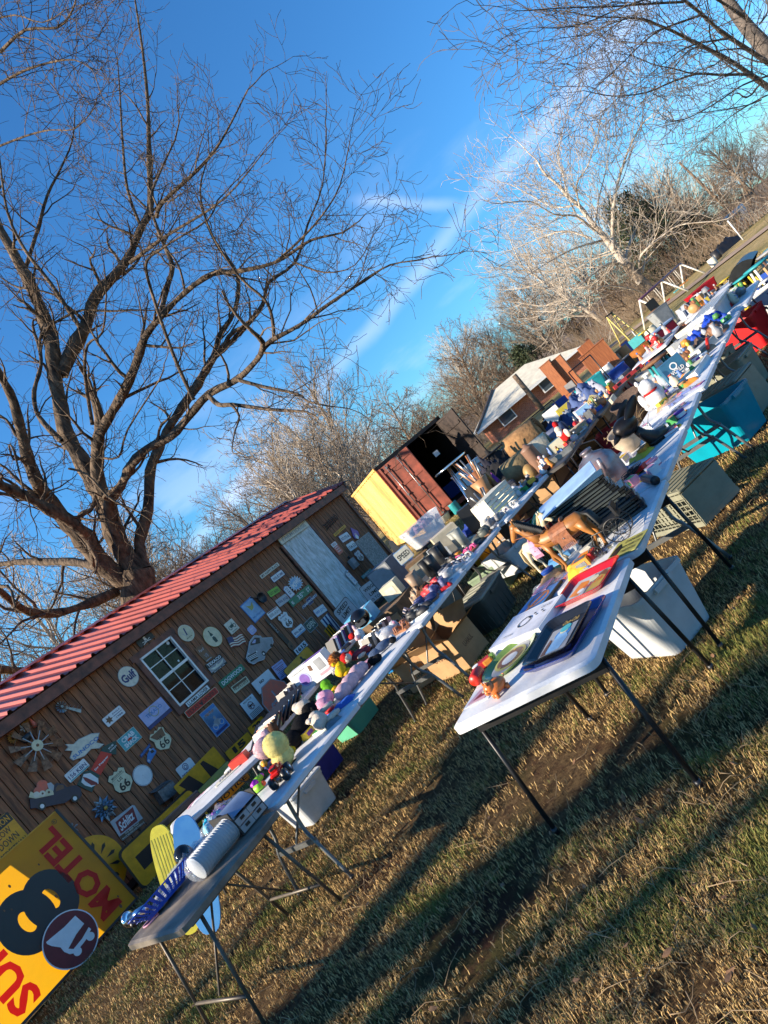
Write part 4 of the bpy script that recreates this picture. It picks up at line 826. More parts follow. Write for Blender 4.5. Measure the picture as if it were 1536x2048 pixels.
sign('place_sign', 'narrow white HAPPY PLACE strip', 'Z4', (285,630), (432,518), (305,657), 'c', [('t', 'MY HAPPY PLACE', 0, 0, .62, .9, 'k')], shape='rect')
plate('white oblong plate with blue rim under the HAPPY PLACE strip', 'Z4', (370,645), (465,575), (405,692), 'w', 'WELCOME', 'n', [('r', 0, 0, .02, .7, 'n')], edge='n', inset=.85)
plate('bright green plate beside the skillet', 'Z4', (345,765), (430,712), (375,815), 'lg', 'GOT BEER?', 'k', edge='dg')
csign('burst_sign', 'spiky white and blue POW! sign', 'Z4', 585, 692, 66, 'lb', [('t', 'POW!', 0, 0, .38, .6, 'w', 12, 0, .06)], shape='burst', edge='w', inset=.88, k=1.5, off=.03)
sign('route_tag', 'white upright tag sign beside the spiky sign', 'Z4', (474,735), (508,703), (540,822), 'w', [('t', 'ROUTE', 0, -.05, .3, .0, 'n')][:0]+[('t', c, 0, .26-.16*i, .11, .4, 'n') for i, c in enumerate('HOME')], shape='arrowtag', edge='l', inset=.9)
sign('street_sign', 'green E 35TH ST street name sign', 'Z4', (522,840), (692,700), (565,890), 'g', [('t', 'E', -.4, -.05, .4, .08, 'w'), ('t', '35', -.05, 0, .56, .2, 'w'), ('t', 'TH', .1, .16, .2, .1, 'w'), ('t', 'ST', .36, 0, .5, .16, 'w')], off=.03)
sign('bowtie_sign', 'navy CHEVROLET bow-tie sign', 'Z4', (630,875), (742,772), (652,918), 'n', [('t', 'CHEVROLET', 0, 0, .36, .92, 'w', 0, 0, .03)], shape=[(-.55,-.28),(-.15,-.28),(-.15,-.62),(.15,-.62),(.15,-.28),(.5,-.28),(.55,.28),(.18,.28),(.18,.62),(-.12,.62),(-.12,.28),(-.5,.28)], edge='sp', inset=.93)
sign('open_sign', 'square dark green OPEN sign with light rim', 'Z4', (645,1035), (715,965), (708,1108), 'dg', [('t', 'OPEN', 0, 0, .5, .74, 'c')], edge='gr', inset=.9)
def saw():
    a, b = W(z('Z4', 335, 985), .02), W(z('Z4', 575, 1240), .02); v = b-a; L_ = v.length; ang = math.atan2(v.y, v.x); mb = MB()
    M = WM @ Matrix.Translation((a.x, a.y, .02)) @ Matrix.Rotation(ang, 4, 'Z'); n = 40
    bl = [(L_*.8, .06), (0, .03)]+[(L_*.8*i/n, -.035-.02*i/n-(.008 if i % 2 else 0)) for i in range(n+1)]; mb.prism(bl, 0, .003, INK['k'])
    mb.text('TEXAS', L_*.3, -.005, .035, .004, INK['sp'], w=L_*.3); mb.build('x', M=M); o = C.objects[-1]; o.name = 'hand_saw'; tag(o, 'long dark painted hand saw hanging beside the white 66 shield', 'saw')
    h = MB(); h.prism([(L_*.78, .075), (L_*.9, .07), (L_*.99, .05), (L_, -.02), (L_*.97, -.07), (L_*.86, -.09), (L_*.8, -.055)], -.006, .011, INK['br']); h.prism(circ(.024, 12, L_*.9, -.01, sx=1.3), .011, .012, INK['k']); h.build('handle', o)
saw()
def rod(label, crop, a, b, r, off, m, name='rod', cat='pole', off2=None):
    p = W(z(crop, *a), off); off2 = off if off2 is None else off2; q = W(z(crop, *b), off2); mb = MB(); mb.tube([(p.x, p.y, off), ((p.x+q.x)/2, (p.y+q.y)/2, (off+off2)/2), (q.x, q.y, off2)], r, m, 8)
    mb.box((q.x, q.y, off2), (r*3, r*6, r*3), BLACK); return tag(mb.build(name, M=WM), label, cat)
rod('thin grey rod leaning from the green street sign down to the tables', 'Z4', (545,872), (900,1215), .006, .05, GREYM, 'fishing_rod', 'rod', .5)
def poly_sign(name, label, crop, pts, bg, off=.014, th=.006, cat='sign', extra=None, edge=None):
    q = [W(z(crop, *p), off) for p in pts]; c = sum(q, Vector((0, 0)))/len(q); loc = [((p-c).x, (p-c).y) for p in q]
    mb = MB(); mb.prism(loc, 0, th, INK[edge or bg])
    if edge: mb.poly([(x*.94, y*.94) for x, y in loc], th+.001, INK[bg])
    M = WM @ Matrix.Translation((c.x, c.y, off))
    if extra:
        for it in extra:
            if it[0] == 't':
                a, b = W(z(crop, *it[2]), off)-c, W(z(crop, *it[3]), off)-c; v = b-a; mb.text(it[1], (a+b).x/2, (a+b).y/2, it[4], th+.003, INK[it[5]], w=v.length, rot=math.atan2(v.y, v.x), bold=.03)
            elif it[0] == 'p': mb.poly([((W(z(crop, *p), off)-c).x, (W(z(crop, *p), off)-c).y) for p in it[1]], th+.002+(it[3] if len(it) > 3 else 0), INK[it[2]])
            elif it[0] == 'c': a = W(z(crop, *it[1]), off)-c; mb.poly(circ(it[2], 22, a.x, a.y), th+.002+(it[4] if len(it) > 4 else 0), INK[it[3]])
    return tag(mb.build(name, M=M), label, cat)
poly_sign('arrow_sign', 'pale green diamond and arrow SUNOCO sign', 'Z2', [(497,1108),(562,1108),(600,1070),(700,1025),(765,1020),(742,1095),(800,1108),(765,1140),(700,1145),(650,1200),(560,1235),(533,1215),(552,1160),(497,1158),(520,1130)], 'c', extra=[('t', 'SUNOCO', (560,1215), (752,1055), .055, 'b')], edge='gr')
poly_sign('soda_sign', 'tall arrow sign with red Dr Pepper panel and black ICE COLD top', 'Z2', [(785,1132),(890,1078),(893,1188),(858,1185),(770,1348),(763,1352),(705,1478),(590,1420),(640,1322),(693,1308),(775,1165)], 'dg',
  extra=[('p', [(775,1163),(858,1183),(770,1348),(693,1305)], 'r'), ('t', 'Dr Pepper', (728,1310), (828,1200), .034, 'w'), ('t', 'ICE', (832,1145), (868,1110), .022, 'w'), ('t', 'COLD', (842,1165), (892,1118), .022, 'w'), ('p', [(622,1400),(640,1340),(690,1330),(752,1372),(756,1410),(700,1440),(650,1425)], 'w'), ('p', [(632,1360),(660,1365),(745,1405),(748,1420),(700,1425),(650,1390)], 'dr', .001)])
def truck_cut(label, crop, base, M_):
    pass
poly_sign('truck_cutout', 'painted wooden navy pickup cut-out loaded with pumpkins and flowers', 'Z2', [(228,1560),(225,1530),(270,1520),(405,1500),(412,1425),(430,1408),(478,1415),(510,1440),(580,1425),(615,1450),(625,1500),(605,1530),(540,1530),(500,1560),(350,1590),(330,1620),(270,1600),(232,1605)], 'ink', off=.03, th=.02,
  extra=[('p', [(422,1450),(440,1425),(480,1425),(490,1450),(425,1475)], 'br'), ('c', (318,1588), .052, 'k', .001), ('c', (318,1588), .028, 'w', .003), ('c', (570,1528), .052, 'k', .001), ('c', (570,1528), .028, 'w', .003), ('p', [(215,1520),(230,1475),(275,1500),(400,1460),(408,1500),(270,1530)], 'cr', .002), ('c', (320,1430), .075, 'fr', .003), ('c', (283,1470), .05, 'fr', .004), ('c', (275,1500), .04, 'c', .005), ('c', (320,1492), .04, 'c', .006), ('c', (368,1482), .045, 'cr', .007), ('c', (320,1492), .014, 'br', .009), ('c', (368,1482), .016, 'br', .01), ('p', [(355,1415),(385,1405),(410,1430),(405,1470),(370,1460)], 'sp', .004)], cat='cut-out')
csign('enamel_dish', 'plain white round enamel dish on the boards', 'Z2', 1095, 1347, 82, 'w', [('o', 0, 0, .48, .455, 'gr'), ('c', 0, 0, .012, 'k')], edge='gr', inset=.99, cat='dish')
csign('enamel_dish', 'white round dish with a thick red rim', 'Z2', 437, 1727, 74, 'w', [('o', 0, 0, .5, .4, 'dr'), ('c', 0, 0, .015, 'k')], cat='dish')
def flower(label, crop, cx, cy, rpx, m1, m2, rows=3, name='metal_flower', cat='wall ornament', off=.03, petals=10):
    k = cwh(crop, cx, cy, rpx, off=off); r = k['wh'][1]/2; mb = MB()
    for q in range(rows):
        rr = r*(1-.28*q)
        for i in range(petals):
            a = 2*PI*(i+.5*(q % 2))/petals; d = Vector((math.cos(a), math.sin(a), 0)); s = Vector((-d.y, d.x, 0)); wd = rr*.2; h0 = .01+.012*q
            mb.add([d*rr*.15+Vector((0, 0, h0)), d*rr*.6+s*wd+Vector((0, 0, h0+.01)), d*rr+Vector((0, 0, h0+.022)), d*rr*.6-s*wd+Vector((0, 0, h0+.01)), d*rr*.55+Vector((0, 0, h0+.026))], [(0, 4, 1), (1, 4, 2), (2, 4, 3), (3, 4, 0)], m1)
    mb.ell((0, 0, .03+.01*rows), (r*.16, r*.16, .02), m2, n=10); return tag(mb.build(name, M=k['M']), label, cat)
flower('large blue grey metal flower above the lettered brewery sign', 'Z2', 797, 1608, 104, pm('petal_steel', (.2, .26, .33), .35, .7, var=.3, scale=20), INK['gd'])
flower('upper orange metal sunflower over the rusty windmill', 'Z2', 177, 925, 46, pm('petal_orange', (.5, .25, .06), .5, .3, var=.3, scale=20), INK['br'], 2, petals=14)
flower('lower orange metal sunflower left of the rusty windmill', 'Z2', 95, 1068, 46, MATS['petal_orange'], INK['br'], 2, petals=14)
flower('white silk flower between the two orange ones', 'Z2', 180, 985, 40, WHITE, INK['cr'], 2, petals=6)
flower('grey metal leaf ornament beside the red rimmed dish', 'Z2', 560, 1755, 44, INK['gr'], INK['gr'], 1, petals=5)
def basket_orn():
    k = cwh('Z2', 185, 1045, 60, off=.05); r = k['wh'][1]/2; mb = MB(); mb.lathe([(0, -r), (r*.5, -r*.8), (r*.8, 0), (r*.7, 0), (0, -r*.6)], DSTEEL, 14, rot=Matrix.Rotation(-PI/2, 4, 'X'))
    tag(mb.build('wire_basket', M=k['M']), 'dark wire basket holding the silk flowers', 'basket')
    k = cwh('Z2', 245, 935, 52, off=.04); r = k['wh'][1]/2; mb = MB(); mb.lathe([(r*.38, -r), (r*.3, -.3*r), (r*.12, .6*r), (0, r)], INK['fr'], 10, rot=Matrix.Rotation(-PI/2, 4, 'X')); tag(mb.build('red_cone', M=k['M']), 'small red ribbed cone standing over the windmill', 'ornament')
basket_orn()
def windmill(label, crop, cx, cy, rpx, nb, m, off=.05, a0=.1, small=False):
    k = cwh(crop, cx, cy, rpx, off=off); r = k['wh'][1]/2; root = empty('windmill_wheel', M=k['M'], label=label, cat='wall ornament')
    for i in range(nb):
        a = a0+2*PI*i/nb; c, s = math.cos(a), math.sin(a); mb = MB(); u = Vector((c, s, 0)); v = Vector((-s, c, 0)); zz = Vector((0, 0, 1))
        w0, w1 = r*.07, r*.16; tw = .16*r
        mb.add([u*r*.42-v*w0-zz*tw*.4, u*r*.42+v*w0+zz*tw*.2, u*r+v*w1+zz*tw*.3, u*r-v*w1-zz*tw*.5, u*r*.42-v*w0-zz*(tw*.4+.004), u*r*.42+v*w0+zz*(tw*.2-.004), u*r+v*w1+zz*(tw*.3-.004), u*r-v*w1-zz*(tw*.5+.004)], [(0, 1, 2, 3), (7, 6, 5, 4), (0, 3, 7, 4), (1, 5, 6, 2)], m)
        mb.tube([u*r*.1, u*r*.6], r*.022, m if small else INK['sp'], 5); mb.build('blade', root)
    mb = MB(); mb.prism(circ(r*.22, 20), .0, .015, m if small else INK['cr']); mb.ell((0, 0, .02), (r*.06, r*.06, .015), m, n=8); mb.build('hub', root)
    mb = MB(); mb.tube([(r*.8*math.cos(t*PI/18), r*.8*math.sin(t*PI/18), -.01) for t in range(36)], r*.012, m, 5, closed=True); mb.build('ring', root); return root
windmill('big rusty windmill wheel near the left end of the wall', 'Z2', 285, 1118, 200, 10, pm('windmill_rust', (.3, .17, .1), .7, .2, var=.5, scale=18, bump=.3, col2=(.1, .05, .03)), off=.1)
wm = windmill('little grey windmill with a dangling tail under the eave', 'Z2', 475, 820, 46, 12, GREYM, off=.04, small=True)
mb = MB(); mb.add([(.03, -.05, 0), (.05, -.03, 0), (.2, -.2, 0), (.16, -.24, 0)], [(0, 1, 2, 3)], GREYM)
for i in range(4): mb.tube([(.05+.04*i, -.08-.04*i, 0), (.12+.04*i, -.05-.04*i, 0)], .004, GREYM, 4)
mb.build('tail', wm)
def tin_box():
    M, w_, h_ = frame_from('Z2', (1155,1490), (1275,1400), (1215,1570), .02); root = empty('metal_mailbox', M=M, label='dull galvanised wall box with an open lid below the white dish', cat='box'); mb = MB()
    G = pm('galvanised', (.2, .22, .23), .5, .6, var=.3, scale=14, bump=.1); mb.box((.02, -.03, .07), (w_*.95, h_*.95, .14), G); mb.build('body', root); mb = MB(); mb.box((0, h_*.5, .06), (w_*1.02, .012, .17), G, rot=Matrix.Rotation(.25, 4, 'X')); mb.build('lid', root)
tin_box()
sign('brewery_sign', 'grey sign with a maroon Schlitz panel', 'Z2', (843,1705), (1025,1568), (938,1852), 'sp', [('p', [(-.42,-.22),(.3,-.22),(.42,.42),(-.36,.34)], 'dr', 2), ('t', 'Schlitz', -.02, .1, .4, .62, 'w', 8, .3, .03), ('r', 0, -.38, 1., .22, 'br', 1), ('t', 'THE BEER THAT', .0, -.33, .08, .6, 'c'), ('t', 'MADE MILWAUKEE FAMOUS', 0, -.44, .07, .92, 'c')], shape=[(-.5,-.5),(.5,-.5),(.5,.42),(.44,.5),(-.5,.5)], off=.02)
poly_sign('car_cutout', 'small blue tin car beside the rusted 66 shield', 'Z2', [(1130,1190),(1150,1150),(1175,1135),(1200,1160),(1195,1180),(1165,1225),(1150,1258),(1128,1240)], 'b', extra=[('c', (1150,1150), .02, 'sp'), ('c', (1140,1235), .018, 'sp'), ('p', [(1150,1165),(1170,1150),(1185,1165),(1165,1180)], 'k')], cat='cut-out')
poly_sign('word_strip', 'narrow dark blue lettered strip left of the little blue car', 'Z2', [(1070,1195),(1148,1100),(1158,1125),(1085,1215)], 'n', extra=[('t', 'MUSTANG', (1082,1195), (1145,1120), .03, 'b')])
poly_sign('truck_cutout', 'grey vintage pickup cut-out with chrome grille', 'Z3', [(1085,690),(1100,625),(1112,555),(1150,505),(1205,508),(1215,525),(1300,520),(1312,560),(1300,600),(1270,625),(1250,650),(1235,705),(1180,725),(1150,745),(1110,730)], 'gr', off=.04, th=.02,
  extra=[('p', [(1120,570),(1155,525),(1195,525),(1200,570),(1120,590)], 'k'), ('p', [(1128,572),(1150,540),(1165,540),(1160,570)], 'l', .001), ('p', [(1095,680),(1165,640),(1185,690),(1125,725)], 'k'), ('p', [(1100,688),(1170,650),(1172,655),(1102,694)], 'w', .002), ('p', [(1105,698),(1175,662),(1177,667),(1107,704)], 'w', .002), ('p', [(1110,708),(1180,674),(1182,679),(1112,714)], 'w', .002), ('c', (1230,655), .05, 'k', .001), ('c', (1228,658), .022, 'w', .003), ('c', (1295,590), .035, 'k', .001), ('c', (1105,660), .016, 'w', .003), ('c', (1170,640), .016, 'w', .003)], edge='sp', cat='cut-out')
sign('caution_sign', 'weathered orange CAUTION SLOW DOWN PEDESTRIAN TRAFFIC sign at the left edge', 'Z1', (-140,832), (45,678), (72,1062), 'y', [('r', 0, .38, .94, .2, 'k', 1), ('t', 'CAUTION', 0, .38, .13, .8, 'y'), ('t', 'SLOW', 0, .19, .13, .5, 'k'), ('t', 'DOWN', 0, .01, .14, .62, 'k'), ('t', 'PEDESTRIAN', 0, -.17, .11, .84, 'k'), ('t', 'TRAFFIC', 0, -.34, .11, .6, 'k')], edge='k', inset=.97, off=.12, th=.004)
sign('tin_strip', 'yellow lettered strip right of the door', 'Z4', (897,287), (990,205), (908,312), 'y', [('t', 'REST AREA', 0, 0, .5, .8, 'k')], shape='rect')
sign('no_sign', 'narrow NO! sign, white above and red below', 'Z4', (873,370), (910,340), (945,462), 'fr', [('r', 0, .33, .96, .3, 'w', 1), ('t', 'NO!', 0, .33, .18, .6, 'dr')]+[('t', t, 0, .08-.17*i, .1, .7, 'w') for i, t in enumerate(('MEN', 'WORK', 'GIRL'))])
sign('small_strip', 'small teal CHEVY strip near the foot of the wall', 'Z4', (1130,635), (1205,567), (1142,662), 't', [('t', 'CHEVY', -.08, 0, .6, .7, 'w')], shape='rect')
sign('usa_tag', 'tall white USA tag hanging beside the door', 'Z4', (985,605), (1008,578), (1078,718), 'w', [('t', c, 0, .2-.24*i, .12, .5, 'l') for i, c in enumerate('USA')]+[('o', 0, .38, .04, .02, 'gr')], shape='arrowtag', edge='gr', inset=.92, off=.05)
sign('farmhouse_sign', 'white FARMHOUSE board over the white door', 'Z4', (430,325), (658,168), (468,378), 'c', [('t', 'FARMHOUSE', 0, 0, .5, .82, 'gr', 0, 0, .01)], shape='rect', off=.05, th=.02)
def lacework():
    M, w_, h_ = frame_from('Z4', (812,205), (900,118), (850,255), .02); mb = MB()
    for i in range(9): mb.tube([(-w_/2+w_*i/8, -h_/2*(1-.2*(i % 2)), 0), (-w_/2+w_*i/8+.03, 0, .01), (-w_/2+w_*i/8, h_/2*(1-.3*(i % 2)), 0)], .007, DSTEEL, 5)
    for y in (-.3, 0, .3): mb.tube([(-w_/2, y*h_, 0), (w_/2, y*h_, 0)], .008, DSTEEL, 5)
    tag(mb.build('iron_panel', M=M), 'dark scrolled iron panel high on the wall right of the door', 'wall ornament')
lacework()
poly_sign('gnome_cutout', 'purple pointed gnome cut-out beside the grey board', 'Z4', [(1040,232),(1100,262),(1112,300),(1080,325),(1062,300)], 'pu', th=.02, extra=[('c', (1082,292), .05, 'pk'), ('c', (1092,310), .06, 'w', .001)], cat='cut-out')
def lantern():
    M, w_, h_ = frame_from('Z4', (985,490), (1025,455), (1060,590), .03); mb = MB(); mb.box((0, -.05, .05), (w_*.8, h_*.7, .09), INK['gr']); mb.tube([(0, h_*.25, .05), (0, h_*.45, .05)], .03, DSTEEL, 8); mb.box((0, 0, .1), (w_*.5, h_*.4, .01), INK['sp']); tag(mb.build('wall_lantern', M=M), 'dark lantern hanging under the NO! sign', 'lantern')
lantern()
BOARD = pm('speckled_board', (.34, .32, .3), .7, var=.35, scale=30)
INK['bd'] = BOARD
sign('grey_board', 'speckled grey framed board leaning right of the door', 'Z4', (1078,352), (1188,268), (1240,608), 'bd', [], shape='rect', edge='gr', inset=.96, off=.45, th=.02)
# big signs leaning along the foot of the wall
sign('speed_sign', 'large white SPEED LIMIT 30 sign leaning behind the tables', 'Z4', (888,938), (1000,795), (1080,1055), 'sp', [('t', 'SPEED', 0, .32, .17, .68, 'k', 0, 0, .03), ('t', 'LIMIT', 0, .08, .17, .56, 'k', 0, 0, .03), ('t', '30', 0, -.26, .34, .58, 'k', 0, 0, .06)], edge='k', inset=.95, off=.9, th=.004)
sign('weight_sign', 'white WEIGHT LIMIT sign leaning before the door', 'Z4', (1107,735), (1250,630), (1198,882), 'sp', [('t', 'WEIGHT', 0, .22, .18, .78, 'k', 0, 0, .03), ('t', 'LIMIT', 0, -.08, .18, .56, 'k', 0, 0, .03), ('t', '10 TONS', 0, -.36, .16, .7, 'k')], edge='k', inset=.96, off=.8, th=.004)
def hazard(label, crop, TL, TR, BL, c1, c2, off):
    return sign('hazard_board', label, crop, TL, TR, BL, c1, [('p', [(-.5+i*.34,-.5),(-.34+i*.34,-.5),(-.18+i*.34,.5),(-.34+i*.34,.5)], c2) for i in range(3)], shape='rect', off=off, th=.02)
hazard('white and navy striped barrier board', 'Z4', (790,1003), (850,940), (1020,1120), 'w', 'n', .5)
hazard('yellow and black striped barrier board', 'Z4', (822,1085), (862,1030), (968,1170), 'y', 'k', .62)
sign('yellow_sign', 'yellow sign half hidden right of the walker sign', 'Z4', (805,1268), (905,1168), (850,1310), 'y', [('r', 0, 0, .5, .2, 'k')], edge='k', inset=.94, off=.32)
sign('arrow_board', 'very large yellow board with a black arrow leaning at the wall foot', 'Z1', (712,948), (1163,527), (930,1132), 'y', [('r', -.26, .0, .24, .34, 'k'), ('p', [(.05,0),(.2,.3),(.45,.3),(.45,-.3),(.2,-.3)], 'k')], edge='k', inset=.9, off=.6, th=.006)
sign('chevron_board', 'orange yellow board with two black chevron bars', 'Z1', (1065,535), (1310,285), (1160,680), 'y', [('p', [(-.28,-.4),(-.05,-.4),(-.18,.4),(-.42,.4)], 'k'), ('p', [(.1,-.4),(.32,-.4),(.18,.4),(.1,.4)], 'k')], shape='rect', off=.35, th=.006)
sign('olive_board', 'pale olive board with a black rim behind the arrow board', 'Z1', (1208,560), (1395,370), (1245,600), 'ol', [('c', 0, 0, .1, 'lg')], edge='k', inset=.9, off=.75, th=.006)
sign('speed_plate', 'yellow 15 speed plate at the wall foot', 'Z3', (905,1475), (1098,1298), (962,1545), 'y', [('t', '15', 0, 0, .6, .5, 'k', 0, 0, .06)], edge='k', inset=.93, off=.3)
sign('speed_plate', 'yellow 20 plate behind the row of black cases', 'Z3', (1092,1275), (1215,1165), (1140,1330), 'y', [('t', '20', 0, 0, .6, .5, 'k', 0, 0, .06)], edge='k', inset=.93, off=.3)
sign('notice_board', 'bright yellow NOTICE board standing beneath the far table edge', 'Z5', (530,790), (735,585), (565,838), 'y', [('t', 'NOTICE', 0, 0, .5, .84, 'k', 0, 0, .02)], edge='k', inset=.92, off=3.55, th=.01)
# motel sign standing on its side, turned out from the wall
def motel():
    a = P((270, 1800), .02); b = P((44, 2048), .02); e = (a-b); e.z = 0; L_ = 3.3; e = e.normalized(); base = a-e*L_
    top = 1.47; up = (Vector((0, 0, 1))+Vector((-e.y, e.x, 0))*.12).normalized(); nr = e.cross(up)
    M = Matrix(((e.x, up.x, nr.x, base.x), (e.y, up.y, nr.y, base.y), (e.z, up.z, nr.z, base.z), (0, 0, 0, 1)))
    mb = MB(); h_ = top; MY = pm('motel_yellow', (.86, .42, .004), .35, var=.12, scale=2.5, col2=(.66, .3, .01)); MR = pm('motel_red', (.6, .015, .01), .4, var=.1)
    
    n_ = MR.node_tree; tr = n_.nodes.new('ShaderNodeBsdfTranslucent'); tr.inputs[0].default_value = (.95, .03, .02, 1); ms = n_.nodes.new('ShaderNodeMixShader'); ms.inputs[0].default_value = .5; n_.links.new(n_.nodes['Principled BSDF'].outputs[0], ms.inputs[1]); n_.links.new(tr.outputs[0], ms.inputs[2]); n_.links.new(ms.outputs[0], n_.nodes['Material Output'].inputs[0])
    n_ = MY.node_tree; tr = n_.nodes.new('ShaderNodeBsdfTranslucent'); tr.inputs[0].default_value = (.95, .5, .01, 1); ms = n_.nodes.new('ShaderNodeMixShader'); ms.inputs[0].default_value = .55; o_ = n_.nodes['Material Output']; n_.links.new(n_.nodes['Principled BSDF'].outputs[0], ms.inputs[1]); n_.links.new(tr.outputs[0], ms.inputs[2]); n_.links.new(ms.outputs[0], o_.inputs[0])
    mb.rect(0, 0, L_, h_, .06, MY); mb.box((0, h_/2, 0), (.03, h_, .13), DSTEEL); mb.box((L_/2, h_, 0), (L_, .012, .125), YEL); mb.box((L_+.012, h_/2, .0), (.03, h_+.03, .14), BLACK); mb.box((L_/2, .0, 0), (L_, .03, .13), DSTEEL)
    # lettering runs upward: rotated a quarter turn
    mb.text('MOTEL', L_-.27, h_*.5, .29, .068, MR, w=h_*.86, rot=PI/2, bold=.035)
    mb.text('SUPER', L_-1.42, h_*.5, .32, .068, MR, w=h_*.92, rot=PI/2, bold=.035)
    for cx, r in ((L_-.95, .3), (L_-.64, .285)):
        zz = .066 if cx < L_-.8 else .068; o1 = circ(r, 36, cx, h_*.5, sy=1.2); o2 = circ(.075, 36, cx, h_*.5, sy=1.7); mb.add([(x, y, zz) for x, y in o1+o2], [(i, (i+1) % 36, 36+(i+1) % 36, 36+i) for i in range(36)], BLACK)
    mb.text('R', L_-.09, h_*.94, .035, .066, BLACK); mb.add([(L_-.09+.03*math.cos(t*.3491), h_*.94+.03*math.sin(t*.3491), .066) for t in range(18)]+[(L_-.09+.026*math.cos(t*.3491), h_*.94+.026*math.sin(t*.3491), .066) for t in range(18)], [(i, (i+1) % 18, 18+(i+1) % 18, 18+i) for i in range(18)], BLACK)
    for i in range(16):
        q = random.Random(i); mb.poly(circ(.012+.014*q.random(), 8, L_*q.random(), h_*q.random(), sx=.6), .0665, RUST)
    tag(mb.build('motel_sign', M=M), 'huge yellow SUPER 8 MOTEL sign standing on its side', 'sign')
    # maroon disc in front
    rr_ = ray(*z('Z1', 435, 1468)); q0 = base+nr*.13; c = O0+rr_*((q0-O0).dot(nr)/rr_.dot(nr)); M2 = M.copy(); M2.translation = c
    mb = MB(); DRm = pm('disc_maroon', (.16, .012, .018), .5, var=.15, scale=8); mb.prism(circ(.3, 40), 0, .006, WHITE); mb.poly(circ(.287, 40), .007, DRm)
    Mi = M2.inverted(); O_, nn = Mi @ O0, None
    def pp(x, y): d = Mi.to_3x3() @ ray(*z('Z1', x, y)); t = (.009-O_.z)/d.z; q = O_+d*t; return (q.x, q.y)
    mb.poly([pp(*p) for p in ((290,1500),(283,1488),(322,1455),(395,1395),(462,1325),(517,1374),(468,1440),(420,1528),(395,1548),(372,1520),(318,1512))], .009, WHITE)
    mb.poly([pp(*p) for p in ((395,1548),(420,1528),(452,1530),(505,1465),(545,1395),(560,1408),(520,1480),(470,1552),(430,1562))], .0095, WHITE)
    for (x, y) in ((477, 1545), (556, 1452)): px_ = pp(x, y); mb.poly(circ(.045, 18, *px_), .01, WHITE)
    mb.poly([pp(*p) for p in ((455,1530),(500,1488),(545,1430),(552,1440),(508,1500),(462,1542))], .0098, WHITE)
    tag(mb.build('cart_sign', M=M2), 'round maroon sign with a white trolley symbol leaning on the motel sign', 'sign')
    # lemon half disc behind
    c = W(z('Z1', 590, 1035), .35); M3 = WM @ Matrix.Translation((c.x, c.y, .35)); mb = MB(); r = (W(z('Z1', 480, 870), .35)-c).length*.98
    mb.prism(circ(r, 44), 0, .02, YEL)
    for i in range(12):
        a = i*2*PI/12; u = Vector((math.cos(a), math.sin(a))); v = Vector((-u.y, u.x)); mb.poly([tuple(u*r*.42), tuple(u*r*.7+v*r*.06), tuple(u*r*.8), tuple(u*r*.7-v*r*.06)], .022, BLACK)
    tag(mb.build('lemon_sign', M=M3), 'round yellow lemon slice sign behind the motel sign', 'sign')
motel()
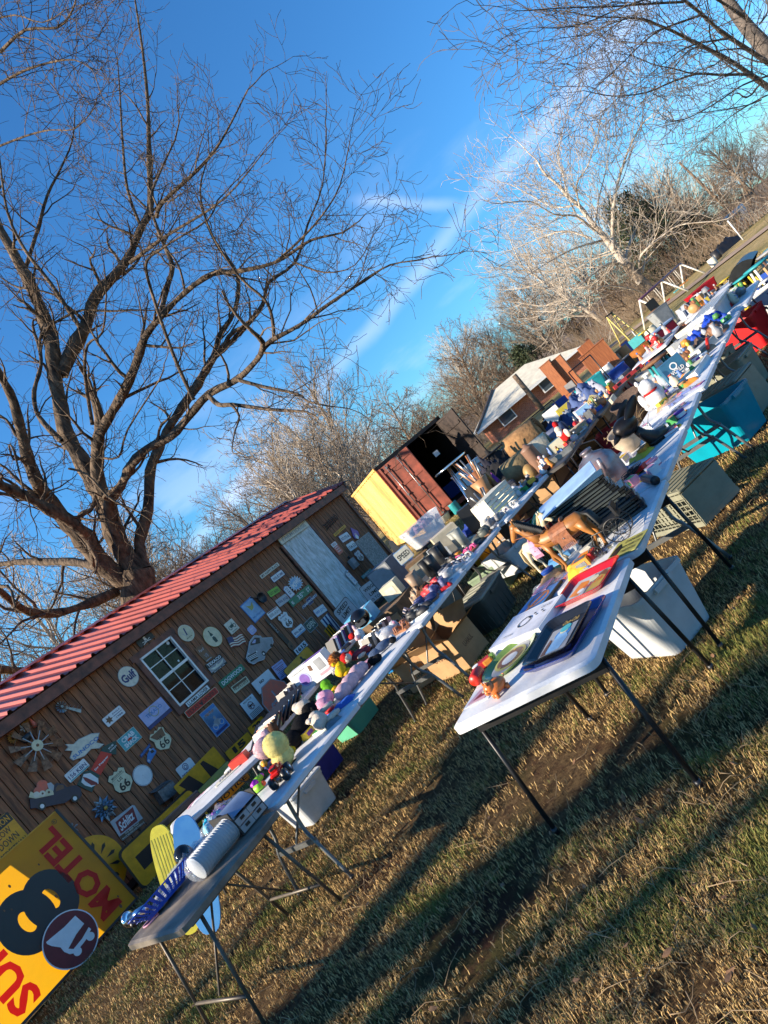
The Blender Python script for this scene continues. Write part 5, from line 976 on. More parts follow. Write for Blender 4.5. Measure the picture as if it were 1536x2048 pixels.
# ---------- folding tables ----------
LEGG = pm('leg_grey', (.16, .165, .17), .4, .5, var=.15); LEGK = pm('leg_black', (.02, .02, .022), .4, .3, var=.2); BROWNT = pm('table_brown', (.2, .165, .13), .55, var=.25, scale=6, bump=.08)
TH_ = .74
def table(label, x, y, az, L_, w_, style='wish', top=None, legs=None, group='folding tables set out in rows', h=TH_, fold=True):
    """(x,y) = near right corner; table runs L_ along az and w_ to the left"""
    M = Matrix.Translation((x, y, 0)) @ Matrix.Rotation(-R(az), 4, 'Z'); root = empty('folding_table', M=M, label=label, cat='table', group=group); T = top or LEDGE; G = legs or LEGG
    n = 2 if (fold and L_ > 1.4) else 1
    for i in range(n):
        l = L_/n-(.004 if n > 1 else 0); mb = MB(); cx, cy = -w_/2, L_/n*(i+.5)
        o1 = rrect(w_, l, .05, cx, cy); o2 = rrect(w_-.05, l-.05, .035, cx, cy); k = len(o1)
        mb.add([(a, b, h) for a, b in o2]+[(a, b, h-.01) for a, b in o1]+[(a, b, h-.045) for a, b in o1]+[(a, b, h-.03) for a, b in o2], [tuple(range(k))]+[(i_, i_+k, (i_+1) % k+k, (i_+1) % k) for i_ in range(k)]+[(i_+k, i_+2*k, (i_+1) % k+2*k, (i_+1) % k+k) for i_ in range(k)]+[(i_+2*k, i_+3*k, (i_+1) % k+3*k, (i_+1) % k+2*k) for i_ in range(k)]+[tuple(range(4*k-1, 3*k-1, -1))], T)
        mb.build('table_top', root)
    mb = MB()
    for sx in (-.06, -w_+.06): mb.box((sx, L_/2, h-.05), (.02, L_-.16, .03), G)
    mb.build('under_frame', root)
    for e, y0, s in ((0, .16, 1), (1, L_-.16, -1)):
        if style == 'wish':
            for sx, q in ((-.1, 1), (-w_+.1, -1)):
                mb = MB(); mb.tube(smooth_line([Vector((sx-q*.1, y0+s*.05, h-.05)), Vector((sx-q*.1, y0, h-.3)), Vector((sx-q*.04, y0-s*.03, .32)), Vector((sx+q*.05, y0-s*.05, .0))], 3), .014, G, 8); mb.tube([(sx+q*.047, y0-s*.049, .012), (sx+q*.052, y0-s*.051, -.004)], .019, BLACK, 8); mb.build('leg', root)
            mb = MB(); mb.box((-w_/2, y0-s*.025, .33), (w_-.26, .02, .035), G); mb.tube([(-w_/2, y0-s*.02, .34), (-w_/2, y0+s*.42, h-.06)], .009, G, 6); mb.build('brace', root)
        elif style == 'straight':
            for sx in (-.04, -w_+.05):
                mb = MB(); mb.tube([(sx, y0-.02*s, h-.04), (sx+(.01 if sx > -.1 else -.01), y0-s*.09, .0)], .0135, G, 8); mb.tube([(sx+(.01 if sx > -.1 else -.01), y0-s*.089, .03), (sx+(.01 if sx > -.1 else -.01), y0-s*.09, -.005)], .017, BLACK, 8); mb.build('leg', root)
            mb = MB(); mb.box((-w_/2, y0-s*.03, h-.1), (w_-.08, .03, .06), G); mb.tube([(-w_/2-.2, y0, h-.1), (-w_/2-.2, y0+s*.3, h-.05)], .008, G, 6); mb.build('brace', root)
        else:   # u shaped tube pairs
            for sx in (-.07, -w_+.07):
                mb = MB(); mb.tube([(sx, y0, h-.04), (sx, y0-s*.12, 0)], .0125, G, 8); mb.build('leg', root)
            mb = MB(); mb.tube([(-.07, y0-s*.09, .18), (-w_+.07, y0-s*.09, .18)], .011, G, 8); mb.tube([(-w_/2, y0-s*.08, .2), (-w_/2, y0+s*.3, h-.05)], .008, G, 6); mb.build('brace', root)
    return root
t1 = table('small square white table nearest the viewer holding drinks trays', -1.555, 2.47, -2, 1.03, .87, 'straight', legs=LEGK)
table('white table carrying the toy horses and black stack', -1.545, 3.53, 0, 1.06, .84, 'straight', legs=LEGK)
table('white folding table carrying the bronze bird and galvanised bucket', -1.56, 4.62, 0, 2.22, .78)
table('white folding table carrying the white teddy and small bottles', -1.52, 6.87, 1.5, 1.85, .78)
table('white folding table carrying blue bags and clear bins', -1.46, 8.75, 1.8, 1.8, .78)
table('farthest white table of the right row', -1.3, 10.65, 3, 1.85, .78)
table('narrow brown table at the near end of the left row', -4.13, 1.6, 1, .9, .8, 'pair', top=BROWNT, legs=pm('leg_brown', (.12, .1, .08), .5, .4, var=.2))
table('white folding table heaped with stuffed animals', -4.2, 2.56, 0, 2.22, .76)
table('white folding table covered with shoes and sandals', -4.2, 4.82, 0, 2.2, .76)
table('white folding table carrying the black laptop bag', -4.12, 7.08, 8, 1.5, .76)
table('dark topped table of ornaments behind the laptop bag', -3.66, 8.3, 0, 1.95, .8, 'pair', top=pm('table_dark', (.05, .045, .042), .5, var=.2), legs=LEGK)
table('second dark table of figurines and glassware', -3.62, 10.3, 0, 2.1, .8, 'pair', top=MATS['table_dark'], legs=LEGK)
table('small white table turned askew with paper strips on it', -6.42, 2.92, 30, 1.15, .62, 'pair')
table('white table of picture frames and black cases near the wall', -5.98, 3.98, -10, 2.4, .76)
table('black slatted outdoor table far right in the field', -2.35, 17.2, -20, 1.6, .7, 'pair', top=MATS['table_dark'], legs=LEGK, group='tables beyond the rows')
# ---------- generic goods ----------
def at(crop, x, y, h=TH_): return P(z(crop, x, y), h)
def shell(mb, w_, d_, h_, m, taper=.85, r=.03, th=.004, rim=.014, z0=0., floor=True):
    def ring(a, b, zz, rr): return [(x, y, zz) for x, y in rrect(a, b, rr)]
    tw, td = w_*taper, d_*taper; rs = [ring(tw, td, z0, r), ring(w_, d_, z0+h_-.03, r), ring(w_+rim, d_+rim, z0+h_-.03, r), ring(w_+rim, d_+rim, z0+h_, r), ring(w_-2*th, d_-2*th, z0+h_, r), ring(tw-2*th, td-2*th, z0+.01, r)]
    k = len(rs[0]); vs = [v for q in rs for v in q]; fs = [(j*k+i, j*k+(i+1) % k, (j+1)*k+(i+1) % k, (j+1)*k+i) for j in range(5) for i in range(k)]
    fs += [tuple(range(k-1, -1, -1)), tuple(5*k+i for i in range(k))]; mb.add(vs, fs, m)
def tote(label, loc, rz, w_, d_, h_, m, lid=None, taper=.85, ribs=0, fill=None, cat='storage bin', name='storage_bin', group=None):
    root = empty(name, loc, rz, label, cat, group); mb = MB(); shell(mb, w_, d_, h_, m, taper, .05 if min(w_, d_) > .3 else .02)
    for i in range(ribs):
        f = (i+.5)/ribs-.5
        for sy in (-1, 1): mb.box((f*w_*.85, sy*d_*.5*(taper+1)/2, h_*.45), (.012, .014, h_*.75), m)
        for sx in (-1, 1): mb.box((sx*w_*.5*(taper+1)/2, f*d_*.85, h_*.45), (.014, .012, h_*.75), m)
    mb.build('body', root)
    mb = MB(); mb.box((w_/2+.012, 0, h_-.03), (.03, d_*.35, .035), m, ); mb.build('handle', root); mb = MB(); mb.box((-w_/2-.012, 0, h_-.03), (.03, d_*.35, .035), m); mb.build('handle', root)
    if lid:
        mb = MB(); mb.rbox((0, 0, h_+.014), (w_+.03, d_+.03, .028), lid, .04)
        for i in range(5): mb.box((0, (i/4-.5)*d_*.7, h_+.03), (w_*.8, .012, .008), lid)
        mb.build('lid', root)
    if fill:
        mb = MB(); pile(mb, w_*.88, d_*.88, h_*.4, fill, 5); o = mb.build('contents', root); o.location = (0, 0, h_*.6)
    return root
def pile(mb, w_, d_, h_, mats, seed=0, n=22, flat=0.):
    for k, m in enumerate(mats):
        ox, oy = (random.Random(seed*7+k).uniform(-.2, .2)*w_, random.Random(seed*9+k).uniform(-.2, .2)*d_) if len(mats) > 1 else (0, 0); sw = 1 if len(mats) == 1 else .62
        vs = []
        for j in range(n+1):
            for i in range(n+1):
                u, v = i/n*2-1, j/n*2-1; e = max(0, 1-max(abs(u), abs(v))**4); q = noise.noise(Vector((u*2+seed, v*2, k*3.1)))*.5+abs(noise.noise(Vector((u*5+seed, v*5, k))))*.7
                vs.append((ox+u*w_/2*sw*(1+.12*noise.noise(Vector((v*3, seed, k)))), oy+v*d_/2*sw*(1+.12*noise.noise(Vector((u*3, k, seed)))), max(.002, e**.5*h_*(.55+q*.7))))
        mb.add(vs, [(j*(n+1)+i, j*(n+1)+i+1, (j+1)*(n+1)+i+1, (j+1)*(n+1)+i) for j in range(n) for i in range(n)], m, True)
def clothes(label, loc, rz, w_, d_, h_, mats, seed=1, name='clothes_pile', cat='clothes'):
    mb = MB(); pile(mb, w_, d_, h_, mats, seed); return tag(mb.build(name, M=TR(loc, rz)), label, cat)
def cardbox(label, loc, rz, w_, d_, h_, m, art=(), name='cardboard_box', cat='box', rx=0., ry=0.):
    """closed box; art = list of (face, kind...) drawn proud of the face"""
    mb = MB(); mb.box((0, 0, h_/2), (w_, d_, h_), m); art_on(mb, w_, d_, h_, art); return tag(mb.build(name, M=TR(loc, rz, rx, ry)), label, cat)
def art_on(mb, w_, d_, h_, art):
    FM = {'f': (Matrix(((1,0,0,0),(0,0,-1,-d_/2),(0,1,0,h_/2),(0,0,0,1))), w_, h_), 'r': (Matrix(((0,0,1,w_/2),(1,0,0,0),(0,1,0,h_/2),(0,0,0,1))), d_, h_), 't': (Matrix(((1,0,0,0),(0,1,0,0),(0,0,1,h_),(0,0,0,1))), w_, d_), 'l': (Matrix(((0,0,-1,-w_/2),(-1,0,0,0),(0,1,0,h_/2),(0,0,0,1))), d_, h_)}
    for a in art:
        M, ww, hh = FM[a[0]]; old = mb.M; mb.M = old @ M; draw(mb, ww, hh, [a[1:]], .004); mb.M = old
def open_carton(label, loc, rz, w_, d_, h_, m, name='cardboard_box', art=()):
    root = empty(name, loc, rz, label, 'box'); mb = MB(); t = .006
    for c, s in (((0, -d_/2, h_/2), (w_, t, h_)), ((0, d_/2, h_/2), (w_, t, h_)), ((-w_/2, 0, h_/2), (t, d_-t, h_)), ((w_/2, 0, h_/2), (t, d_-t, h_)), ((0, 0, t), (w_-t, d_-t, t))): mb.box(c, s, m)
    art_on(mb, w_, d_, h_, art); mb.build('body', root)
    for (px, py, ax, sg, l, fw, an) in ((0, -d_/2, 'X', 1, w_, d_*.48, 35), (0, d_/2, 'X', -1, w_, d_*.48, 50), (-w_/2, 0, 'Y', -1, d_, w_*.45, 60), (w_/2, 0, 'Y', 1, d_, w_*.45, 20)):
        mb = MB()
        if ax == 'X': mb.add([(-l/2, 0, 0), (l/2, 0, 0), (l/2, -sg*fw*math.cos(R(an)), fw*math.sin(R(an))), (-l/2, -sg*fw*math.cos(R(an)), fw*math.sin(R(an))), (-l/2, .004, .0), (l/2, .004, 0), (l/2, .004-sg*fw*math.cos(R(an)), .003+fw*math.sin(R(an))), (-l/2, .004-sg*fw*math.cos(R(an)), .003+fw*math.sin(R(an)))], [(0, 1, 2, 3), (7, 6, 5, 4), (2, 6, 7, 3), (0, 3, 7, 4), (1, 5, 6, 2)], m)
        else: mb.add([(0, -l/2, 0), (0, l/2, 0), (sg*fw*math.cos(R(an)), l/2, fw*math.sin(R(an))), (sg*fw*math.cos(R(an)), -l/2, fw*math.sin(R(an))), (.004, -l/2, 0), (.004, l/2, 0), (.004+sg*fw*math.cos(R(an)), l/2, .003+fw*math.sin(R(an))), (.004+sg*fw*math.cos(R(an)), -l/2, .003+fw*math.sin(R(an)))], [(0, 1, 2, 3), (7, 6, 5, 4), (2, 6, 7, 3), (0, 3, 7, 4), (1, 5, 6, 2)], m)
        o = mb.build('flap', root); o.location = (px, py, h_)
    return root
def fur(mb, c, r, m, n, l, seed=0, rot=None):
    q = random.Random(seed)
    for _ in range(n):
        d = Vector((q.gauss(0, 1), q.gauss(0, 1), q.gauss(0, 1))).normalized(); p = Vector(c)+Vector((d.x*r[0], d.y*r[1], d.z*r[2])); t = d.orthogonal().normalized(); t = (Matrix.Rotation(q.uniform(0, 6), 3, d) @ t)*l*.22; e = p+d*l*q.uniform(.4, 1.1)+Vector((q.gauss(0, 1), q.gauss(0, 1), q.gauss(0, 1)-.6))*l*.35
        mb.v += [tuple(p-t), tuple(p+t), tuple(e)]; o = len(mb.v)-3; mb.f.append((o, o+1, o+2)); mb.m.append(mb.mi(m)); mb.sm.append(False)
def plushm(name, c, **k): return pm('plush_'+name, c, .95, var=.12, scale=30, bump=.5, bscale=180, spec=.1, **k)
PL = dict(yellow=plushm('yellow', (.8, .68, .25)), palpink=plushm('pale_pink', (.72, .46, .5)), pink=plushm('pink', (.72, .36, .5)), black=plushm('black', (.012, .012, .014)), cream=plushm('cream', (.62, .54, .46)), white=plushm('white', (.74, .72, .72)), green=plushm('green', (.16, .45, .03)), orange=plushm('orange', (.55, .19, .04)), brown=plushm('brown', (.12, .06, .035)), blue=plushm('denim', (.09, .13, .22)), red=plushm('red', (.5, .02, .02)), gold=plushm('gold', (.75, .48, .02)), teal=plushm('teal', (.2, .5, .5)), grey=plushm('grey', (.35, .34, .36)), plaid=plushm('plaid', (.3, .05, .06), col2=(.05, .03, .05)))
def plush(label, loc, rz, spec, name='stuffed_toy', hair=.012, dens=9000, cat='stuffed toy', eyes=()):
    root = None; by = {}
    for s in spec: by.setdefault(s[6], []).append(s)
    mb = MB()
    for i, s in enumerate(spec):
        m = PL[s[6]]; rot = Matrix.Rotation(s[7], 4, 'Y') if len(s) > 7 else None; mb.ell(s[:3], s[3:6], m, n=16, amp=.09, seed=i+len(label), fr=3.5, rot=rot)
        if hair and not (len(s) > 8 and s[8] == 0): fur(mb, s[:3], [q*.97 for q in s[3:6]], m, int(dens*1.3*(s[3]*s[4]+s[4]*s[5]+s[3]*s[5])*4), hair*.55, i) if rot is None else None
    for e in eyes: mb.ell(e[:3], e[3], BLACK, n=8)
    return tag(mb.build(name, M=TR(loc, rz)), label, cat)
def shoe(label, loc, rz, m, m2, kind='shoe', group=None, s=1., name='shoe'):
    mb = MB(); o = []
    for sx in (-.055*s, .055*s):
        mb.M = TR((sx, 0, 0), .06*(1 if sx > 0 else -1)); L_ = .26*s
        out = [(.0, -L_/2), (.032*s, -L_*.42), (.036*s, -.2*L_), (.03*s, 0), (.042*s, .25*L_), (.034*s, .43*L_), (0, .5*L_), (-.034*s, .43*L_), (-.042*s, .25*L_), (-.03*s, 0), (-.036*s, -.2*L_), (-.032*s, -.42*L_)]
        mb.prism(out, 0, .022*s, m2)
        if kind == 'sandal':
            for yy in (.22, .1): mb.tube([(-.036*s, yy*L_, .02), (-.02*s, yy*L_+.01, .06*s), (.02*s, yy*L_+.01, .06*s), (.036*s, yy*L_, .02)], .009*s, m, 6)
            mb.tube([(-.033*s, -.3*L_, .02), (-.025*s, -.42*L_, .07*s), (.025*s, -.42*L_, .07*s), (.033*s, -.3*L_, .02)], .008*s, m, 6)
        else:
            mb.ell((0, .2*L_, .03*s), (.04*s, .3*L_, .045*s), m, n=12, amp=.05); mb.ell((0, -.24*L_, .05*s), (.036*s, .25*L_, .055*s), m, n=12, amp=.05); mb.lathe([(.03*s, 0), (.034*s, .04*s), (.028*s, .042*s), (.022*s, .01)], m, 12, c=(0, -.22*L_, .06*s), sy=1.5)
            if kind == 'boot': mb.lathe([(.042*s, 0), (.045*s, .1*s), (.05*s, .2*s), (.045*s, .2*s), (.038*s, .06*s)], m, 12, c=(0, -.25*L_, .06*s), sy=1.25)
            for q in range(4): mb.tube([(-.02*s, (.0+.06*q)*L_, .082*s-.006*q*s), (.02*s, (.02+.06*q)*L_, .082*s-.006*q*s)], .003*s, m2, 4)
    mb.M = Matrix.Identity(4); return tag(mb.build(name, M=TR(loc, rz)), label, 'shoes', group)
def bottle(label, loc, h_, r, m, cap=None, name='bottle', cat='bottle', group=None, prof=None):
    mb = MB(); mb.lathe(prof and [(a*r, b*h_) for a, b in prof] or [(r*.95, 0), (r, .04*h_), (r, .6*h_), (r*.45, .78*h_), (r*.36, .96*h_), (r*.4, h_)], m, 14)
    if cap: mb.lathe([(r*.45, .94*h_), (r*.45, h_*1.03), (0, h_*1.03)], cap, 10)
    return tag(mb.build(name, M=TR(loc, random.uniform(0, 6))), label, cat, group)
CARD = pm('cardboard', (.42, .25, .12), .85, var=.12, scale=5, bump=.05); BOOK = [col(.5, .48, .42), col(.08, .1, .2), col(.35, .05, .04), col(.1, .22, .3), col(.6, .5, .2), col(.03, .03, .035)]
def book_row(label, loc, rz, n, w_, h_, d_, mats, lean=.2, name='book_row', cat='books', seed=1):
    q = random.Random(seed); root = empty(name, loc, rz, label, cat); x = 0
    for i in range(n):
        t = w_/n*q.uniform(.75, 1.1); mb = MB(); hh = h_*q.uniform(.85, 1); mb.box((0, 0, hh/2), (t*.92, d_, hh), mats[i % len(mats)]); mb.box((0, .002, hh/2+.001), (t*.75, d_*.99, hh*1.0), col(.62, .6, .54)); o = mb.build('book', root); o.matrix_local = TR((x, 0, 0), 0, 0, lean); x += t
    return root
CR['B1'] = (1180,780,220); CR['B2'] = (680,1150,220); CR['B3'] = (780,1000,220); CR['B4'] = (960,880,170); CR['B5'] = (1080,760,200); CR['B6'] = (1230,620,200); CR['B7'] = (1336,500,200); CR['B8'] = (1000,620,250)
def q952(x, y): return (x*1536/952, y*1536/952)
def ab(c, x, y, h=TH_): return P(z(c, *q952(x, y)), h)      # crops shown 952 wide
def flat(crop, A, B, Dd, h, off=0.):
    a, b, d = (P(z(crop, *p), h) for p in (A, B, Dd)); ex = (b-a); w_ = ex.length; ex.normalize(); ey = Vector((-ex.y, ex.x, 0)); dd = (d-a).dot(ey); c = (a+b)/2+ey*dd/2
    if dd < 0: pass
    return Matrix(((ex.x, ey.x, 0, c.x), (ex.y, ey.y, 0, c.y), (0, 0, 1, h), (0, 0, 0, 1))), w_, abs(dd)
def sheet(name, label, crop, A, B, Dd, h, bg, items, cat='sheet', th=.004, edge=None):
    M, w_, d_ = flat(crop, A, B, Dd, h); mb = MB(); mb.prism(rrect(w_, d_, min(w_, d_)*.04), 0, th, INK[edge or bg])
    if edge: mb.poly([(x*.93, y*.9) for x, y in outline('rect', w_, d_)], th+.001, INK[bg])
    draw(mb, w_, d_, items, th+.003); return tag(mb.build(name, M=M), label, cat)
def tray(label, M, w_, d_, m, inner, items, h_=.03, oval=False, r=.05, name='serving_tray'):
    mb = MB(); f = (lambda a, b: circ(1, 40, sx=a/2, sy=b/2)) if oval else (lambda a, b: rrect(a, b, r))
    rs = [(w_-.07, d_-.07, 0), (w_-.02, d_-.02, h_*.8), (w_, d_, h_), (w_, d_, h_+.004), (w_-.03, d_-.03, h_), (w_-.08, d_-.08, .006)]
    k = len(f(1, 1)); vs = [(x, y, zz) for a, b, zz in rs for x, y in f(a, b)]; mb.add(vs, [(j*k+i, j*k+(i+1) % k, (j+1)*k+(i+1) % k, (j+1)*k+i) for j in range(5) for i in range(k)]+[tuple(range(k-1, -1, -1)), tuple(5*k+i for i in range(k))], m, False)
    mb.poly(f(w_-.1, d_-.1), .0085, inner); draw(mb, w_-.1, d_-.1, items, .0125); return tag(mb.build(name, M=M), label, 'tray')
LAC = lambda n, c: pm('lacquer_'+n, c, .22, var=.05, coat=.4)
M, w_, d_ = flat('Z7', (395,1012), (700,895), (560,700), TH_+.001); tray('dark blue rectangular tray underneath the black one', M, w_, d_, LAC('blue', (.01, .03, .22)), INK['n'], [])
M, w_, d_ = flat('Z7', (412,972), (690,845), (522,728), TH_+.035); tray('glossy black Coca-Cola tray with a lady in pale blue, atop the blue tray', M, w_, d_, LAC('black', (.012, .012, .012)), INK['k'], [('r', 0, -.08, .8, .74, 'gr', 2), ('c', .05, .05, .16, 'b', 1, 1), ('p', [(-.25,-.42),(.2,-.42),(.3,-.1),(.1,.12),(-.1,.1)], 'lb'), ('c', .06, .14, .09, 'cr', 1, -1), ('c', .07, .2, .11, 't', 1, -2), ('p', [(-.35,-.44),(-.2,-.44),(-.22,-.05),(-.3,.0)], 'br', -1), ('t', 'Coca-Cola', .12, .4, .12, .5, 'gd', 0, .3, .02)])
M, w_, d_ = flat('Z7', (235,1020), (440,905), (345,835), TH_+.001)
c_ = at('Z7', 345, 890); M = TR(c_, R(72)); tray('oval green bordered tray printed Carthage with flowers', M, .40, .31, LAC('green', (.16, .26, .06)), INK['gr'], [('o', 0, 0, .5, .42, 'ol'), ('c', 0, 0, .42, 'br', 1), ('c', -.02, 0, .25, 'sp', 1, -1), ('p', [(-.1,-.05),(.1,.1),(.16,-.02),(.02,-.12)], 'w', -1), ('c', .25, .12, .04, 'gd', 1, -2), ('c', -.27, .1, .04, 'gd', 1, -2), ('t', 'Carthage', 0, -.3, .14, .55, 'gd', 0, .2)], h_=.022, oval=True)
M, w_, d_ = flat('Z7', (575,640), (858,512), (655,478), TH_+.001); tray('bright red tray with faded food and drink print', M, w_, d_, LAC('red', (.42, .008, .012)), INK['gr'], [('r', -.2, 0, .5, .9, 'sp', 1), ('p', [(-.4,-.3),(-.1,-.4),(.05,.2),(-.3,.3)], 'o'), ('p', [(.1,-.4),(.45,-.35),(.45,.35),(.2,.2)], 'gd'), ('c', .1, .2, .14, 'cr', 1, -1), ('t', 'Coca-Cola', .15, 0, .2, .5, 'r', 20, .3), ('p', [(.2,.3),(.45,.1),(.48,.2),(.3,.44)], 'br', -1), ('c', -.1, -.2, .1, 'w', 1, -1)])
sheet('framed_print', 'dark framed blue picture with an orange swirl', 'Z7', (345,700), (495,635), (430,548), TH_+.004, 'b', [('o', .05, .05, .25, .2, 'o'), ('p', [(-.2,-.3),(-.1,-.32),(.2,.2),(.1,.3)], 'o')], 'picture', .015, 'k')
def box_lid():
    M, w_, d_ = flat('Z7', (240,868), (520,748), (330,705), TH_+.001); mb = MB(); mb.box((0, 0, .02), (w_, d_, .04), WHITE); mb.rect(-w_*.47, -d_*.46, w_*.47, d_*.46, .041, col(.6, .62, .7))
    draw(mb, w_, d_, [('t', 'THE GAME', -.2, -.3, .06, .2, 'gr')]+[('r', .05+.07*i, .1+.08*(i % 2), .03, .05, 'k') for i in range(5)]+[('o', .0, .0, .16, .13, 'k'), ('t', 'CC CC', .3, .3, .08, .2, 'k')], .045); tag(mb.build('game_box', M=M), 'flat white box with small black printed marks', 'box')
box_lid()
sheet('photo_print', 'faded pink print of a face at the table corner', 'Z7', (75,1172), (215,1108), (135,1065), TH_+.002, 'w', [('p', [(-.4,-.4),(.3,-.4),(.45,.4),(-.2,.3)], 'pk'), ('p', [(-.2,-.3),(.2,-.2),(.3,.2),(.0,.1)], 'dr', -1), ('c', .15, .1, .18, 'cr', 1, -1)], 'print', .002)
mb = MB(); mb.lathe([(0, 0), (.03, 0), (.033, .01), (.033, .1), (.03, .11), (0, .11)], RED, 18, rot=Matrix.Rotation(PI/2, 4, 'X')); mb.M = Matrix.Identity(4); mb.prism(circ(.02, 16), .03, .034, WHITE); tag(mb.build('spice_tin', M=TR(at('Z7', 165, 1010)+Vector((0, 0.05, .033)), .2)), 'dark red tin lying on its side at the table corner', 'tin')
mb = MB(); mb.rbox((0, 0, .018), (.1, .06, .036), col(.55, .02, .02), .01); mb.rbox((.03, -.025, .02), (.06, .035, .03), col(.6, .22, .02), .01); mb.rbox((.06, -.0, .02), (.035, .05, .03), col(.2, .35, .05), .01); tag(mb.build('snack_packet', M=TR(at('Z7', 200, 925), .5)), 'small red orange and green plastic packet', 'packet')
def piggy():
    m = pm('orange_ceramic', (.62, .16, .03), .35, var=.15, coat=.2); mb = MB(); mb.ell((0, 0, .045), (.055, .038, .036), m, n=16); mb.ell((-.058, 0, .05), (.014, .014, .016), m, n=10); mb.ell((-.035, 0, .062), (.03, .03, .028), m, n=12)
    for sx in (-.035, .035):
        for sy in (-.02, .02): mb.lathe([(.011, 0), (.013, .025)], m, 8, c=(sx, sy, 0))
    for sy in (-.018, .018): mb.ell((-.045, sy, .09), (.006, .009, .012), m, n=8); mb.ell((-.062, sy*.8, .062), .003, BLACK, n=6)
    mb.rbox((0, 0, .083), (.03, .004, .002), BLACK, .001); mb.tube([(.055, 0, .05), (.068, .004, .058), (.062, .008, .064)], .003, m, 5); tag(mb.build('piggy_bank', M=TR(at('Z7', 292, 1075), 1.0)), 'small orange ceramic piggy bank at the near table edge', 'piggy bank')
piggy()
# horses
def horse(label, loc, rz, s, body, mane, extra='saddle', hooves=None, name='toy_horse'):
    root = empty(name, loc, rz, label, 'toy horse'); mb = MB()
    seg = [((-.22,0,.30),.035),((-.20,0,.33),.05),((-.13,0,.31),.075),((-.02,0,.29),.07),((.1,0,.295),.075),((.19,0,.30),.07),((.24,0,.29),.03)]
    mb.tube([Vector(p)*s for p, r in seg], [r*s for p, r in seg], body, 14)
    nk = [((-.16,0,.33),.062),((-.21,0,.4),.048),((-.25,0,.48),.038),((-.28,0,.53),.036)]; mb.tube([Vector(p)*s for p, r in nk], [r*s for p, r in nk], body, 12)
    hd = [((-.255,0,.54),.03),((-.285,0,.535),.038),((-.325,0,.49),.028),((-.36,0,.45),.022),((-.375,0,.435),.014)]; mb.tube([Vector(p)*s for p, r in hd], [r*s for p, r in hd], body, 12)
    for sy in (-1, 1):
        mb.lathe([(.012*s, 0), (.009*s, .025*s), (0, .04*s)], body, 8, c=(-.265*s, .018*sy*s, .565*s)); mb.ell((-.3*s, .028*sy*s, .52*s), .006*s, BLACK, n=6)
        fl = [((-.16,.035*sy,.3),.036),((-.17-.02*sy,.04*sy,.19),.02),((-.17-.04*sy,.04*sy,.13),.016),((-.155-.03*sy,.04*sy,.06),.012),((-.17-.03*sy,.04*sy,.03),.015),((-.18-.03*sy,.04*sy,0),.02)]
        hl = [((.18,.04*sy,.3),.048),((.2,.042*sy,.22),.032),((.225,.042*sy,.15),.017),((.2+.02*sy,.042*sy,.07),.012),((.195+.02*sy,.042*sy,.03),.015),((.185+.02*sy,.042*sy,0),.02)]
        for L_ in (fl, hl): mb.tube([Vector(p)*s for p, r in L_], [r*s for p, r in L_], body, 10)
    mb.build('body', root)
    mb = MB()
    for i in range(26):
        f = i/25; p = Vector((-.12-.15*f, 0, .39+.17*f))*s; mb.tube([p, p+Vector((.02, .02*(-1)**i, .01))*s, p+Vector((.03, .04*(-1)**i, -.05-.03*random.random()))*s], [.01*s, .011*s, .003*s], mane, 5)
    mb.tube([Vector(p)*s for p in ((-.26,0,.575), (-.3,.0,.565), (-.32,0,.53))], [.012*s, .012*s, .004*s], mane, 6); mb.build('mane', root)
    mb = MB()
    for i in range(7): mb.tube([Vector(p)*s for p in ((.23,0,.33), (.28,.01*(i-3),.31), (.3,.012*(i-3),.2), (.28,.008*(i-3),.08))], [.014*s, .016*s, .012*s, .004*s], mane, 6)
    mb.build('tail', root)
    LE = pm('saddle_leather', (.26, .085, .03), .6, var=.25, scale=40, bump=.2); sm = LE if extra == 'saddle' else PL['pink']
    mb = MB(); n = 12
    for sy in (-1,):
        vs = []
        for i in range(n+1):
            a = -PI*.62+PI*1.24*i/n
            for x in (-.07, .09): vs.append((x*s, math.sin(a)*.082*s, (.285+math.cos(a)*.085)*s))
        mb.add(vs, [(2*i, 2*i+1, 2*i+3, 2*i+2) for i in range(n)], sm)
    for sy in (-1, 1):
        mb.box((.03*s, sy*.085*s, .26*s), (.12*s, .014*s, .1*s), sm); mb.prism(circ(.012*s, 10), 0, .004, CHROME) if False else None
        for i in range(9): mb.box((-.03*s+.015*s*i, sy*.088*s, .195*s), (.008*s, .004*s, .045*s), sm)
        mb.ell((.03*s, sy*.094*s, .26*s), .008*s, CHROME, n=8)
    mb.ell((-.06*s, 0, .385*s), (.012*s, .03*s, .02*s), sm, n=8); mb.ell((.07*s, 0, .38*s), (.015*s, .05*s, .018*s), sm, n=8); mb.build('saddle', root)
    mb = MB()
    for a_ in ([(-.35,.0,.47),(-.35,.024,.455),(-.35,0,.43),(-.35,-.024,.455)], [(-.29,0,.57),(-.3,.036,.53),(-.31,.0,.5),(-.3,-.036,.53)]): mb.tube([Vector(p)*s for p in a_], .0035*s, LE, 5, closed=True)
    for sy in (-1, 1): mb.tube([Vector(p)*s for p in ((-.345,.024*sy,.45), (-.24,.05*sy,.43), (-.12,.06*sy,.38), (-.05,.02*sy,.39))], .003*s, LE, 5); mb.tube([Vector(p)*s for p in ((-.22,.05*sy,.35), (-.15,.07*sy,.3), (-.06,.07*sy,.29))], .004*s, LE, 5)
    mb.build('bridle', root); return root
TAN = pm('horse_tan', (.36, .14, .03), .45, var=.2, scale=9); CRM = pm('horse_cream', (.66, .55, .38), .5, var=.1)
horse('brown toy horse with black mane and fringed saddlebag', (-2.0, 3.83, TH_), .05, .78, TAN, pm('horse_hair', (.012, .012, .012), .6))
